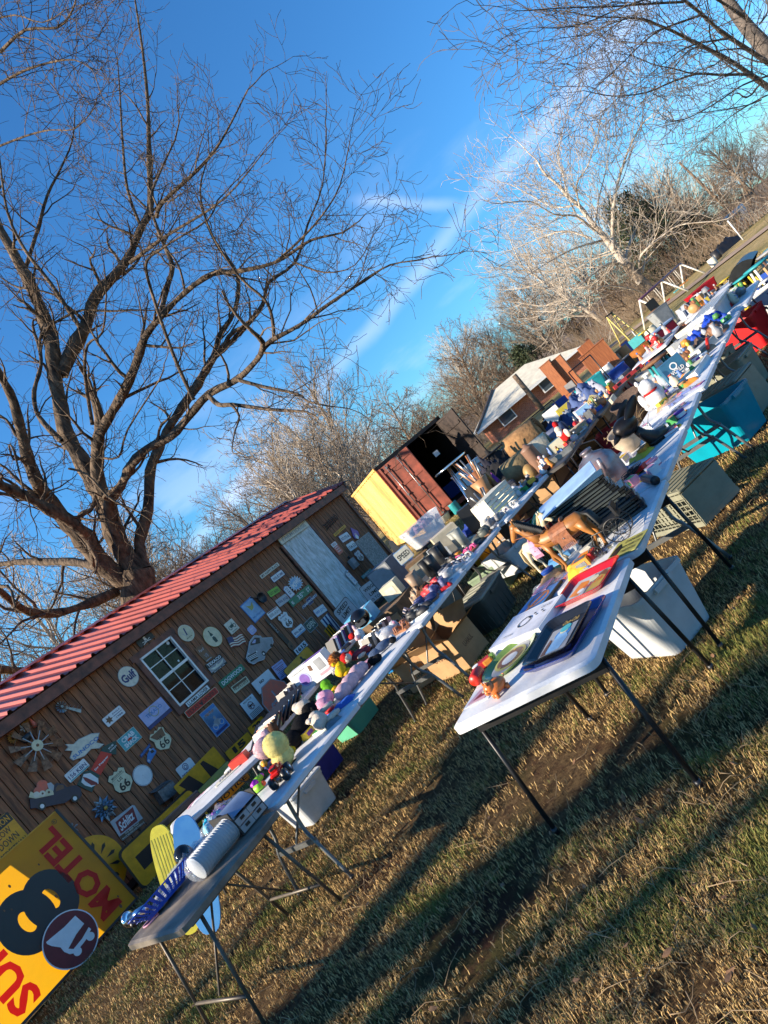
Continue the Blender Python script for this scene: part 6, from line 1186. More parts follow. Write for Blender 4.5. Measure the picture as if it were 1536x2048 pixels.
horse('cream toy horse with a pink saddle behind the brown horse', (-2.33, 4.12, TH_), PI-.25, .62, CRM, pm('horse_blond', (.5, .38, .2), .7), 'pink')
horse('small cream toy horse with red cloth, farther along the table', (-2.3, 4.62, TH_), PI-.5, .5, CRM, MATS['horse_blond'], 'pink')
def carriage():
    root = empty('toy_carriage', (-1.74, 3.78, TH_), .1, 'black wire toy carriage with spoked wheels', 'toy carriage'); 
    for (x, y, r) in ((.05, 0, .075), (.05, .12, .075), (-.12, -.05, .04), (-.12, .1, .04)):
        mb = MB(); mb.tube([(x+r*math.cos(t*PI/12), y, r+r*math.sin(t*PI/12)) for t in range(24)], .004, BLACK, 6, closed=True)
        for t in range(12): mb.tube([(x, y, r), (x+r*math.cos(t*PI/6), y, r+r*math.sin(t*PI/6))], .0016, BLACK, 4)
        mb.ell((x, y, r), .01, BLACK, n=8); mb.build('wheel', root)
    mb = MB(); mb.tube([(-.12, .02, .04), (-.1, .02, .12), (0, .04, .1), (.08, .06, .12), (.14, .06, .2)], .005, BLACK, 6); mb.tube([(-.12, -.05, .04), (-.12, .1, .04)], .004, BLACK, 6); mb.tube([(.05, 0, .075), (.05, .12, .075)], .005, BLACK, 6); mb.box((.04, .06, .14), (.14, .1, .015), BLACK); mb.box((.1, .06, .18), (.015, .1, .07), BLACK); mb.build('frame', root)
carriage()
def black_stack():
    root = empty('case_stack', (-1.86, 4.2, TH_), .35, 'tall leaning stack of black plastic cases under a pale blue lid', 'stack of cases', None); q = random.Random(4); m = pm('case_black', (.012, .014, .015), .25, var=.1)
    for i in range(15):
        mb = MB(); mb.rbox((0, 0, .011), (.46+q.uniform(-.03, .03), .24, .021), m, .01); mb.box((0, -.12, .011), (.38, .004, .012), col(.04, .05, .05)); o = mb.build('case', root); o.matrix_local = TR((.012*q.gauss(0, 1)-.006*i, .01*q.gauss(0, 1)+.004*i, (.0212*i)), q.uniform(-.06, .06))
    mb = MB(); mb.rbox((0, 0, 0), (.46, .26, .012), col(.32, .48, .72, .35), .01); o = mb.build('lid', root); o.matrix_local = TR((-.1, .03, .36), 0, .12, -.1)
black_stack()
mb = MB(); mb.lathe([(0, 0), (.03, 0), (.032, .01), (.032, .26), (.03, .27), (0, .27)], BLACK, 16, rot=Matrix.Rotation(PI/2, 4, 'X')); tag(mb.build('speaker_tube', M=TR((-1.72, 4.75, TH_+.033), .5)), 'black cylinder lying beyond the stack of cases', 'tube')
sheet('caution_card', 'yellow card printed with a black dog and lines of writing', 'A4', (800,1395), (1175,1215), (950,1160), TH_+.002, 'ol', [('p', [(-.45,-.3),(-.2,-.35),(-.15,.0),(-.3,.3),(-.42,.1)], 'k'), ('t', 'DANGER', .15, .25, .16, .55, 'k'), ('t', 'BEWARE OF', .15, -.02, .13, .6, 'k'), ('t', 'THE DOG', .15, -.28, .13, .5, 'k')], 'sign', .003)
CLR = pm('clear_plastic', (.8, .85, .9), .08, var=0, alpha=.35, spec=.8); CLB = pm('clear_bag_film', (.6, .66, .75), .12, var=.1, alpha=.24, bump=.6, bscale=30, spec=.9); CLW = pm('cloudy_plastic', (.6, .63, .66), .25, var=.08, alpha=.8)
def bag(label, loc, rz, w_, d_, h_, mats, seed=1):
    root = empty('plastic_bag', loc, rz, label, 'plastic bag'); mb = MB(); q = random.Random(seed)
    for i in range(9): mb.M = TR((q.uniform(-.35, .35)*w_, q.uniform(-.3, .3)*d_, h_*.25), q.uniform(0, 3)); mb.box((0, 0, 0), (q.uniform(.1, .3)*w_, q.uniform(.1, .35)*d_, h_*.4), mats[i % len(mats)])
    mb.M = Matrix.Identity(4); mb.build('contents', root); mb = MB(); pile(mb, w_, d_, h_, [CLB], seed, 14); mb.build('film', root); return root
PRT = [col(.5, .03, .03), col(.05, .1, .4), WHITE, col(.6, .45, .1), col(.03, .03, .04)]
bag('clear bag of red and blue trinkets near the red tray', at('A4', 350, 1530), .5, .3, .14, .03, PRT, 1); bag('clear bag of blue packets beside the picture panel', at('A4', 120, 1620), .4, .26, .12, .03, [PRT[1], WHITE, CLR], 2); bag('clear bag of coloured cards by the yellow card', at('A4', 700, 1330), .6, .3, .12, .025, PRT, 3)
bag('crumpled clear bag near the white bird urn', at('Y5', 820, 800), .5, .4, .2, .06, [PRT[1], PRT[0], WHITE], 4); bag('clear bag of red and blue cards behind the bronze bird', at('Y5', 800, 900), .6, .3, .22, .04, [PRT[0], PRT[1], WHITE], 5)
for i, (x, y, lab) in enumerate(((560, 1130, 'white trinket box below the carriage wheels'), (650, 1190, 'flat white slatted box beside the hooves'), (260, 1350, 'small blue and white box under the cream horse'))):
    cardbox(lab, at('A4', x, y), .3, .16, .09, .035, (WHITE, col(.6, .58, .52), col(.1, .3, .6))[i], [('t', 'r', 0, 0, .7, .12, ('r', 'k', 'w')[i]), ('t', 'r', .2, .3, .3, .12, 'gr')], 'trinket_box')
def ring_toy():
    mb = MB(); m = pm('ring_green', (.01, .16, .1), .3, var=.05); mb.tube([(.12*math.cos(t*PI/16), 0, .15+.15*math.sin(t*PI/16)) for t in range(-6, 23)], .022, m, 12); tag(mb.build('green_hoop', M=TR((-2.33, 4.42, TH_), .3)), 'thick dark green plastic hoop behind the horses', 'hoop')
ring_toy()
def fuel_can():
    G = pm('can_galvanised', (.24, .27, .31), .45, .55, var=.35, scale=9, bump=.1, col2=(.3, .14, .11)); root = empty('metal_jug', (-2.14, 5.28, TH_), .4, 'big galvanised jug with faded red shoulders and a side spout', 'jug')
    mb = MB(); mb.lathe([(.15, 0), (.165, .01), (.17, .18), (.16, .24), (.11, .29), (.05, .315), (.045, .34), (.055, .345), (.05, .36), (0, .362)], G, 28); mb.build('body', root)
    mb = MB(); mb.tube([(.0, -.16, .12), (.02, -.24, .2), (.03, -.27, .28)], [.03, .022, .018], G, 10); mb.build('spout', root); mb = MB(); mb.tube([(-.12, 0, .27), (-.11, 0, .38), (0, 0, .42), (.11, 0, .38), (.12, 0, .27)], .006, DSTEEL, 8); mb.build('handle', root)
    mb = MB(); mb.ell((-.04, -.15, .14), (.06, .03, .05), pm('can_badge', (.04, .07, .16), .3), n=14); mb.build('badge', root)
fuel_can()
def bronze():
    B = pm('bronze', (.055, .045, .04), .38, .75, var=.25, scale=8); root = empty('bronze_bird', (-1.86, 5.75, TH_), .9, 'dark bronze bird sculpture with a big rounded head and leaf wings', 'sculpture')
    mb = MB(); mb.tube([(.12, 0, .01), (.05, 0, .05), (-.0, 0, .13), (-.03, 0, .22)], [.09, .07, .045, .03], B, 14); mb.ell((.1, 0, .025), (.13, .09, .03), B, n=16, amp=.1); mb.ell((-.08, 0, .27), (.12, .085, .085), B, n=18); mb.lathe([(.03, 0), (.02, .05), (0, .09)], B, 10, c=(-.19, 0, .25), rot=Matrix.Rotation(-PI/2-.4, 4, 'Y')); mb.build('body', root)
    for sy in (-1, 1):
        mb = MB(); mb.ell((.02, .06*sy, .36), (.13, .015, .045), B, rot=Matrix.Rotation(-.5, 4, 'Y'), n=14); mb.build('wing', root)
bronze()
def vines():
    mb = MB(); m = col(.25, .17, .08); q = random.Random(3)
    for i in range(26):
        a = q.uniform(0, 6); pts = [(0, 0, .1)]
        for k in range(5): a += q.uniform(-.8, .8); pts.append((pts[-1][0]+.05*math.cos(a), pts[-1][1]+.05*math.sin(a), max(.01, pts[-1][2]+q.uniform(-.03, .07))))
        mb.tube(smooth_line([Vector(p) for p in pts], 2), .0022, m, 4)
    tag(mb.build('dried_vine', M=TR((-2.08, 6.25, TH_), 0)), 'tangle of dry vine twigs around the pale urn', 'dried vine')
    mb = MB(); mb.lathe([(.05, 0), (.09, .04), (.12, .13), (.1, .22), (.115, .235), (.105, .235), (.09, .22), (.1, .12)], pm('urn_clay', (.42, .34, .25), .7, var=.2), 20); tag(mb.build('clay_urn', M=TR((-2.12, 6.15, TH_), 0, .3)), 'pale clay urn tilting behind the bronze bird', 'urn')
    mb = MB()
    for k in range(12): r = .05+.004*(k % 3); mb.tube([(r*math.cos(t*PI/8)+.01*k-.05, r*math.sin(t*PI/8), .01+.012*k*(1 if k < 6 else .5)) for t in range(16)], .003, BLACK, 5, closed=True)
    tag(mb.build('cord_coil', M=TR((-1.9, 5.05, TH_), .4)), 'coil of thin black cord beside the galvanised jug', 'cord')
vines()
# bear and bottles table
plush('white teddy bear with a red ribbon on the right row', (-2.05, 7.35, TH_), 2.2, [(0,0,.1,.1,.09,.11,'white'),(0,0,.25,.085,.08,.08,'white'),(.09,0,.24,.04,.04,.035,'white'),(-.0,.06,.33,.025,.02,.03,'white'),(0,-.06,.33,.025,.02,.03,'white'),(.1,.07,.06,.08,.04,.04,'white'),(.1,-.07,.06,.08,.04,.04,'white'),(.05,.1,.14,.04,.04,.08,'white'),(.05,-.1,.14,.04,.04,.08,'white'),(0,0,.185,.083,.08,.018,'red',0,0)], 'teddy_bear', .01, eyes=((.08,.03,.28,.006),(.08,-.03,.28,.006),(.125,0,.25,.01)))
cardbox('teal blue WORLD book box behind the teddy bear', (-1.98, 8.35, TH_), .5, .26, .12, .24, col(.03, .13, .24), [('f', 't', 'WORLD', 0, -.12, .2, .7, 'w', 0, 0, .03), ('f', 'o', 0, .15, .18, .12, 'w'), ('f', 'r', 0, -.32, .5, .06, 'w')], 'book_box')
for i, (x, y, hh, rr, m, lab) in enumerate(((-2.2, 8.0, .2, .03, CLR, 'clear glass bottle left of the teal blue box'), (-2.12, 8.15, .22, .03, CLR, 'taller clear glass bottle next to the teal blue box'), (-2.28, 8.2, .16, .03, CLR, 'short clear bottle at the back of the table'), (-2.3, 7.95, .18, .028, CLR, 'clear bottle nearest the teddy ear'), (-1.93, 7.85, .15, .05, col(.62, .5, .38), 'cream jug with a red neck below the teal blue box'), (-2.2, 8.5, .15, .06, CLR, 'round clear carafe by the grey box'))): bottle(lab, (x, y, TH_), hh, rr, m, col(.4, .05, .03) if i == 4 else None)
cardbox('long flat white carton lying along the table edge', (-1.72, 7.9, TH_), 1.45, .62, .2, .06, WHITE, [('t', 'r', 0, 0, .9, .7, 'cr')], 'flat_box')
def basket_big():
    mb = MB(); W_ = pm('wicker_dark', (.09, .055, .04), .7, var=.3, scale=60, bump=.5); mb.lathe([(.15, 0), (.2, .1), (.22, .3), (.235, .32), (.22, .33), (.19, .1), (.14, .02)], W_, 30); mb.lathe([(.15, .03), (0, .03)], W_, 20, cap=False); tag(mb.build('round_planter', M=TR((-2.75, 8.9, .55), 0, .2)), 'wide dark brown planter basket on the left side of the bottles', 'basket')
    mb = MB(); mb.box((0, 0, .26), (.5, .45, .52), pm('stool_wood', (.2, .12, .06), .7, var=.3)); tag(mb.build('wooden_chest', M=TR((-2.75, 8.9, 0), .2)), 'low brown chest holding up the dark planter', 'chest')
basket_big()
clothes('crumpled bright blue nylon bags on the right row', (-1.85, 10.0, TH_), .4, .5, .45, .2, [col(.01, .05, .38), col(.02, .02, .05)], 3, 'nylon_bag', 'bag'); clothes('blue nylon bag with a pale drawstring farther along', (-1.72, 10.45, TH_), .3, .35, .3, .22, [col(.01, .05, .4)], 6, 'nylon_bag', 'bag')
def hat(label, loc, m, s=1.):
    mb = MB(); mb.lathe([(.17*s, .0), (.172*s, .008), (.1*s, .012), (.09*s, .06*s), (.07*s, .11*s), (.03*s, .12*s), (0, .1*s)], m, 24, sy=.85); tag(mb.build('felt_hat', M=TR(loc, .5, .25)), label, 'hat')
hat('brown felt hat beside the blue nylon bags', (-1.62, 9.5, TH_+.03), pm('felt_brown', (.24, .12, .07), .9, var=.2))
clothes('brown and dark leather bags heaped near the felt hat', (-1.95, 9.25, TH_), .8, .5, .35, .16, [col(.12, .08, .06), col(.3, .15, .07), col(.05, .06, .1)], 8, 'leather_goods', 'bags')
mb = MB(); mb.prism([(-.14, -.05), (.12, -.05), (.16, 0), (.1, .1), (-.02, .12), (-.16, .02)], 0, .1, GREYM); mb.ell((0, .02, .13), (.1, .05, .05), GREYM, n=12); tag(mb.build('steam_iron', M=TR((-2.05, 9.75, TH_), .9, .5)), 'silver grey iron shaped tool standing on end', 'iron')
cardbox('pale grey cash box beside the brown bags', (-1.72, 8.95, TH_), .9, .28, .18, .09, col(.4, .42, .42), (), 'cash_box'); cardbox('white plastic case at the back of the blue bags', (-2.15, 10.1, TH_), .6, .26, .2, .2, col(.62, .6, .52), (), 'plastic_case')
mb = MB(); mb.lathe([(.0, 0), (.085, 0), (.09, .02), (.0, .03)], col(.35, .22, .12), 20); mb.tube([(0, .0, .05), (.06, .1, .08), (.1, .16, .03)], .018, RED, 8); tag(mb.build('wooden_paddle', M=TR((-1.65, 8.7, TH_), .3, .7)), 'round tan wooden paddle with an orange red handle', 'paddle')
def level_tool(): mb = MB(); mb.box((0, 0, .03), (.6, .03, .06), col(.6, .05, .05)); [mb.box((x, -.016, .03), (.07, .003, .04), BLACK) for x in (-.2, 0, .2)]; tag(mb.build('spirit_level', M=TR((-3.35, 11.6, TH_+.06), .7)), 'red spirit level lying at the end of the dark table', 'spirit level')
level_tool()
def cooler(label, loc, rz, w_, d_, h_, body, lidm):
    root = empty('cool_box', loc, rz, label, 'cooler'); mb = MB(); mb.rbox((0, 0, h_*.42), (w_, d_, h_*.84), body, .03); mb.build('body', root); mb = MB(); mb.rbox((0, 0, h_*.92), (w_+.02, d_+.02, h_*.16), lidm, .03); mb.build('lid', root)
    for sx in (-1, 1): mb = MB(); mb.tube([(sx*(w_/2+.01), -.1, h_*.8), (sx*(w_/2+.04), -.08, h_*.7), (sx*(w_/2+.04), .08, h_*.7), (sx*(w_/2+.01), .1, h_*.8)], .01, lidm, 6); mb.build('handle', root)
cooler('blue cooler with a white lid', P(z('Y3', 790, 1010), .35), .75, .62, .36, .36, col(.01, .04, .28), WHITE); cooler('maroon cooler with a pale blue lid', P(z('Y3', 745, 910), .45), .75, .6, .36, .36, col(.2, .01, .03), col(.3, .42, .6))
for (lab, c, w3, m) in (('brown crate carrying the blue cooler', P(z('Y3', 790, 1010), .35), (.66, .4, .34), CARD), ('dark crate carrying the maroon cooler', P(z('Y3', 745, 910), .45), (.64, .4, .44), MATS['stool_wood'])):
    mb = MB(); mb.box((0, 0, w3[2]/2), w3, m); [mb.box((0, -w3[1]/2-.004, w3[2]*(.2+.3*k)), (w3[0]*.96, .012, .06), m) for k in range(3)]; tag(mb.build('wooden_crate', M=TR((c.x, c.y, 0), .75)), lab, 'crate')
tote('tall grey bin with black handle latch', P(z('Y3', 740, 790), .3), .7, .6, .5, .6, col(.28, .3, .32), col(.16, .17, .18), taper=.8); 
tote('long low clear bin with a hazy lid on the far right table', (-1.78, 11.25, TH_), 1.45, 1.1, .42, .2, CLW, CLW); tote('small clear bin standing in front of the long hazy one', (-1.6, 11.9, TH_), 1.4, .35, .26, .16, CLR, None, fill=[GREYM])
for lab, px, mm, c in (('bright red lidded bin standing on its own at the yard edge', (1030, 560), (.75, .5, .42), col(.6, .01, .015)),):
    p = P(z('Y3', *px), .55); tote(lab, (p.x, p.y, .35), .6, mm[0], mm[1], mm[2], c, c, taper=.82); mb = MB(); mb.box((0, 0, .17), (.7, .5, .34), MATS['stool_wood']); tag(mb.build('wooden_crate', M=TR((p.x, p.y, 0), .6)), 'crate under the bright red lidded bin', 'crate')
book_row('row of file folders and white books standing on end', P(z('Y3', 880, 760), .6), .8, 12, .8, .3, .22, [col(.6, .6, .62), col(.04, .08, .2), WHITE, col(.05, .05, .06)], .15)
mb = MB(); mb.box((0, 0, .3), (.9, .4, .6), MATS['stool_wood']); tag(mb.build('wooden_chest', M=TR((P(z('Y3', 880, 760), .6).x, P(z('Y3', 880, 760), .6).y, 0), .8)), 'brown chest beneath the row of file folders', 'chest')
# under the right row
TUBW = pm('bin_white', (.5, .52, .54), .4, var=.06, trans=0.); OLV = pm('bin_olive', (.24, .24, .18), .5, var=.1); TEAL = pm('bin_teal', (.0, .26, .36), .35, var=.06)
tote('big open white plastic bin under the nearest table', (-1.98, 4.0, 0), R(-30), .6, .46, .42, TUBW, taper=.8, name='storage_bin')
def crate(label, loc, rz, w_, d_, h_, m, lid=None):
    root = empty('plastic_crate', loc, rz, label, 'crate'); mb = MB(); t = .008
    for sy in (-1, 1):
        for h in (.02, h_-.03): mb.box((0, sy*d_/2, h), (w_, t*1.6, .045), m)
        for i in range(13): mb.box(((i/12-.5)*w_*.96, sy*d_/2, h_/2), (t, t, h_), m)
        for k in range(5): mb.box((0, sy*d_/2, h_*(.2+.15*k)), (w_, t, t), m)
        mb.box((0, sy*(d_/2-.012), h_/2), (w_*.5, .006, h_*.5), m)
    for sx in (-1, 1):
        for h in (.02, h_-.03): mb.box((sx*w_/2, 0, h), (t*1.6, d_, .045), m)
        mb.box((sx*w_/2, 0, h_/2), (t, d_*.98, h_*.9), m)
    mb.box((0, 0, .01), (w_, d_, .01), m); mb.build('body', root); mb = MB(); mb.rbox((0, 0, h_+.012), (w_+.02, d_+.02, .024), m, .02)
    for i in range(8): mb.box(((i/7-.5)*w_*.9, 0, h_+.028), (.012, d_*.9, .01), m)
    mb.build('lid', root); mb = MB(); mb.rect(-w_*.48, -.08, -w_*.25, .06, h_+.036, WHITE); mb.rect(-w_*.48, -.08, -w_*.25, -.06, h_+.037, YEL); mb.build('label_sticker', root); return root
crate('olive grey lattice crate with a white sticker under the second table', (-2.02, 5.98, 0), R(-36), .66, .46, .33, OLV); crate('olive grey lattice crate behind the stickered one', (-2.75, 6.35, 0), R(-36), .55, .42, .3, OLV)
tote('big open teal bin beneath the bronze bird table', (-1.82, 7.55, 0), R(-28), .85, .5, .46, TEAL, taper=.82); crate('olive lidded crate wedged behind the teal bin', (-1.75, 8.25, 0), R(-20), .7, .45, .42, OLV)
tote('beige grey bin with a lid under the blue bags table', (-1.75, 9.35, 0), R(-18), .6, .5, .42, OLV, OLV, ribs=0); tote('taller beige bin at the right behind the lidded one', (-2.0, 10.3, 0), R(-12), .5, .45, .42, OLV, col(.2, .2, .15))
tote('huge bright red open bin under the far right table', P((1496, 706), 0), R(-12), .95, .75, .5, col(.62, .008, .012), fill=[col(.5, .02, .02), col(.2, .35, .55)], taper=.85); tote('orange bin between the red one and the table legs', P((1448, 690), 0)+Vector((0, .3, 0)), R(-10), .75, .6, .5, col(.75, .12, .02), fill=[col(.6, .62, .65)]); tote('second red bin farther right', (-.75, 12.2, 0), R(-8), .8, .6, .52, col(.55, .006, .012), col(.1, .12, .2))
tote('white bin behind the orange one', (-1.2, 13.2, 0), R(-8), .7, .5, .5, TUBW, TUBW)
# between the rows
tote('cloudy clear bin with a blue rim on the ground between the rows', at('Z7', 390, 370, 0.15)*1, R(-30), .68, .45, .3, CLW, taper=.85)
def dark_lid(): p = at('Z7', 400, 200, .2); mb = MB(); mb.rbox((0, 0, 0), (.6, .45, .02), CLR, .04); mb.rbox((0, 0, -.16), (.55, .4, .3), col(.03, .035, .04), .04); tag(mb.build('tinted_bin', M=TR((p.x, p.y, .32), -.5)), 'dark tinted lidded bin behind the cloudy one', 'storage bin')
dark_lid()
tote('dark grey green lidded bin beside the cardboard cartons', (-4.55, 6.25, 0), R(2), .46, .66, .36, col(.05, .065, .06), col(.32, .33, .28), ribs=5); tote('sage green bin under the shoe table', (-4.95, 7.35, 0), R(5), .45, .5, .36, col(.22, .3, .2))
UH = [('f', 't', 'U-HAUL', 0, .1, .16, .45, 'o', 0, 0, .03), ('f', 'p', [(-.35,-.3),(.35,-.3),(.35,.35),(-.35,.35)], 'cr', 9), ('r', 't', 'U-HAUL', 0, .05, .14, .4, 'br', 0, 0, .03)]
open_carton('open cardboard carton with upright flaps under the shoe table', (-4.68, 5.5, 0), R(-6), .5, .42, .36, CARD, art=[('r', 't', 'U-HAUL', 0, .05, .16, .42, 'br', 0, 0, .03), ('f', 't', 'U-HAUL', 0, .1, .16, .45, 'br', 0, 0, .03)]); open_carton('second open cardboard carton left of the first', (-5.25, 5.65, 0), R(12), .46, .4, .34, CARD, art=[('f', 't', 'U-HAUL', 0, -.1, .16, .45, 'dg', 0, 0, .03), ('f', 'r', 0, .15, .4, .12, 'o')])
tote('aqua green bin between the two left rows', (-6.33, 5.3, 0), 0, .46, .5, .42, col(.1, .42, .27, .45, var=.04), col(.06, .2, .14), taper=.88); tote('deep blue bin below the frames table', (-6.3, 4.42, 0), R(-4), .5, .55, .46, col(.015, .02, .2), col(.02, .03, .18), taper=.88)
tote('clear bin at the foot of the askew table', (-5.75, 3.75, 0), R(-10), .5, .4, .3, CLW, CLW); tote('bright blue ribbed bin behind the cartons', at('Y7', 560, 1380, 0), R(5), .5, .5, .4, col(.0, .22, .6), ribs=6); tote('red bin under the laptop bag table', (-4.6, 8.3, 0), .1, .5, .5, .35, col(.25, .01, .02), fill=[PL['green']])
tote('red lit bin under the dark ornament table', (-3.75, 9.45, 0), .3, .6, .45, .34, col(.6, .01, .01), ribs=3); tote('white bin right of the red one between the rows', (-3.25, 9.35, 0), .3, .5, .4, .3, TUBW, ribs=3); tote('deep red bin behind the red and white pair', (-3.55, 10.4, 0), .2, .75, .5, .5, col(.3, .01, .02)); tote('blue round tub under the ornament table', (-4.1, 8.75, 0), 0, .36, .36, .3, col(.01, .1, .35), taper=.7); crate('pink red milk crate behind the white bin', (-3.1, 10.3, 0), .3, .36, .32, .3, col(.5, .05, .08))
# ---------- brown table at the near end ----------
def board(label, crop, foot, top, w_, m, lean_off):
    a = P(z(crop, *foot), 0.01); r = ray(*z(crop, *top)); nrm = Vector((F0.x, F0.y, 0)).normalized(); t = ((a+nrm*lean_off)-O0).dot(nrm)/r.dot(nrm); b = O0+r*t; v = b-a; L_ = v.length; ey = v.normalized(); ez = (-nrm+ey*nrm.dot(ey)).normalized(); ex = ey.cross(ez)
    M = Matrix(((ex.x, ey.x, ez.x, a.x), (ex.y, ey.y, ez.y, a.y), (ex.z, ey.z, ez.z, a.z), (0, 0, 0, 1))); pts = []
    for i in range(40): t_ = 2*PI*i/40; y = L_/2-L_/2*math.cos(t_); x = w_/2*math.sin(t_)*(abs(math.sin(t_))**-.35 if abs(math.sin(t_)) > .02 else 0); pts.append((max(-w_/2, min(w_/2, x)), y))
    mb = MB(); mb.prism(pts, -.012, .012, m); 
    if 'yellow' in label:
        for k in range(-3, 4): mb.rect(k*w_*.11-.004, L_*.12, k*w_*.11+.004, L_*.9, .0135, col(.5, .44, .05))
    tag(mb.build('body_board', M=M), label, 'body board')
board('long yellow striped board leaning behind the brown table', 'Z5', (415, 1588), (195, 925), .26, pm('board_yellow', (.72, .62, .04), .45, var=.12, scale=12), .22)
board('long sky blue board leaning behind the brown table', 'Z5', (535, 1587), (350, 865), .28, pm('board_blue', (.06, .27, .62), .45, var=.2, scale=9, col2=(.1, .36, .7)), .22)
def colander():
    M, w_, d_ = flat('A3', (215, 1490), (300, 1490), (640, 1030), TH_); c = (at('A3', 215, 1490)+at('A3', 660, 1010))/2; m = pm('basket_blue', (.01, .06, .42), .3, var=.05)
    mb = MB(); n = 64
    prof = [(.62, 0), (.7, .02), (.86, .05), (1., .085), (1.03, .09), (1., .094)]; rx, ry = .1, .25; vs = [(rx*f*math.cos(2*PI*j/n), ry*f*math.sin(2*PI*j/n), h) for f, h in prof for j in range(n)]
    fs = []
    for i in range(len(prof)-1):
        for j in range(n):
            if i in (1, 2) and j % 2 == 0: continue
            fs.append((i*n+j, i*n+(j+1) % n, (i+1)*n+(j+1) % n, (i+1)*n+j))
    mb.add(vs, fs, m, True); mb.add(vs[:n], [tuple(range(n-1, -1, -1))], m)
    for k in range(3): f = .74+.08*k; mb.tube([(rx*f*math.cos(2*PI*j/n), ry*f*math.sin(2*PI*j/n), .025+.012*k) for j in range(n)], .002, m, 4, closed=True)
    M = TR((c.x, c.y, TH_+.012), 0, 0, -.2); tag(mb.build('woven_basket', M=M), 'long oval bright blue slatted plastic basket on the brown table', 'basket')
colander()
def plates():
    a, b = at('A3', 790, 1040), at('A3', 1150, 600); v = b-a; L_ = v.length; root = empty('plate_roll', (a.x+.0, a.y, TH_+.085), math.atan2(v.y, v.x), 'long clear wrapped roll of stacked white plates lying along the brown table', 'plates'); n = 34
    mb = MB(); PW = pm('plate_white', (.6, .62, .64), .35, var=.05)
    for i in range(n): k_ = 1-.1*(i % 2); mb.lathe([(.0, 0), (.06*k_, 0), (.078*k_, .006), (.08*k_, .007), (.06*k_, .002), (0, .002)], PW, 22, c=(L_*i/(n-1), 0, 0), rot=Matrix.Rotation(PI/2, 4, 'Y'))
    mb.build('plates', root); mb = MB(); mb.lathe([(0, -.05), (.05, -.045), (.083, -.01), (.085, L_*.5), (.083, L_+.01), (.05, L_+.04), (0, L_+.05)], CLB, 20, rot=Matrix.Rotation(PI/2, 4, 'Y')); mb.build('wrap', root)
plates()
def wrapped():
    c = at('A3', 690, 850); root = empty('plastic_bag', (c.x-.02, c.y, TH_), 1.5, 'clear bag of pale blue cloth beside the wrapped plates', 'plastic bag'); mb = MB(); pile(mb, .34, .12, .07, [col(.35, .45, .6)], 4); mb.build('contents', root); mb = MB(); pile(mb, .42, .17, .1, [CLB], 9, 16); mb.build('film', root)
    c = at('A3', 950, 430); root = empty('plastic_bag', (c.x, c.y, TH_), 1.4, 'shiny bag with turquoise and purple print near the drawer unit', 'plastic bag'); mb = MB(); pile(mb, .32, .16, .09, [col(.02, .4, .6), col(.35, .1, .5), col(.6, .62, .7)], 7); mb.build('contents', root); mb = MB(); pile(mb, .36, .19, .11, [CLB], 3, 14); mb.build('film', root)
    c = at('A3', 430, 1200); bag('small crumpled clear bag behind the blue basket', c, .8, .22, .14, .08, [CLR, WHITE], 6)
wrapped()
def helmet():
    mb = MB(); c = at('A3', 600, 960); mb.ell((0, 0, .06), (.07, .07, .085), pm('black_gloss', (.008, .008, .01), .08, var=0), n=20); mb.tube([(.05, 0, .02), (.12, 0, .05), (.16, .02, .03)], .02, BLACK, 10); tag(mb.build('black_globe', M=TR((-5.04, 2.28, TH_))), 'glossy black rounded object behind the wrapped plates', 'globe')
    root = empty('chrome_faucet', at('A3', 175, 1440)*1, .4, 'chrome and black shower fitting at the near corner of the brown table', 'faucet'); mb = MB(); mb.tube([(-.06, 0, .06), (.08, 0, .05)], .028, CHROME, 14); mb.lathe([(.035, 0), (.05, .012), (.05, .03), (.03, .04)], CHROME, 20, c=(-.06, 0, .06), rot=Matrix.Rotation(-PI/2, 4, 'Y')); mb.build('body', root); mb = MB(); mb.tube([(.02, -.02, .05), (.01, -.06, .03)], .016, BLACK, 10); mb.ell((-.02, -.05, .03), .022, BLACK, n=10); mb.lathe([(.036, 0), (.038, .015)], BLACK, 18, c=(-.075, 0, .06), rot=Matrix.Rotation(-PI/2, 4, 'Y')); mb.build('valve', root)
helmet()
def drawers():
    a, b = at('A3', 1215, 575), at('A3', 1440, 310); v = b-a; L_ = v.length; c = (a+b)/2+Vector((-.16, 0, 0)); root = empty('drawer_unit', (c.x, c.y, TH_), math.atan2(v.y, v.x)-PI/2, 'small black office tray unit with pale drawer fronts', 'drawer unit')
    mb = MB(); d_ = L_; K = col(.02, .02, .022)
    mb.box((0, 0, .005), (.3, d_, .01), K); mb.box((0, 0, .115), (.3, d_, .008), K)
    for sy in (-1, 1): mb.box((0, sy*(d_/2), .09), (.3, .01, .18), K)
    mb.build('case', root)
    for k in range(2):
        for j in (-1, 1):
            mb = MB(); mb.box((.14, j*d_*.245, .035+.055*k), (.03, d_*.47, .045), col(.36, .35, .36)); mb.box((.157, j*d_*.245, .04+.055*k), (.004, .035, .02), BLACK); mb.build('drawer', root)
    mb = MB(); n = 10; mb.add([(-.14+.28*i/n, s*d_*.46, .13+.06*math.sin(PI*i/n)) for s in (-1, 1) for i in range(n+1)], [(i, i+1, i+n+2, i+n+1) for i in range(n)], col(.18, .24, .36, .25), True); mb.build('curved_lid', root)
drawers()
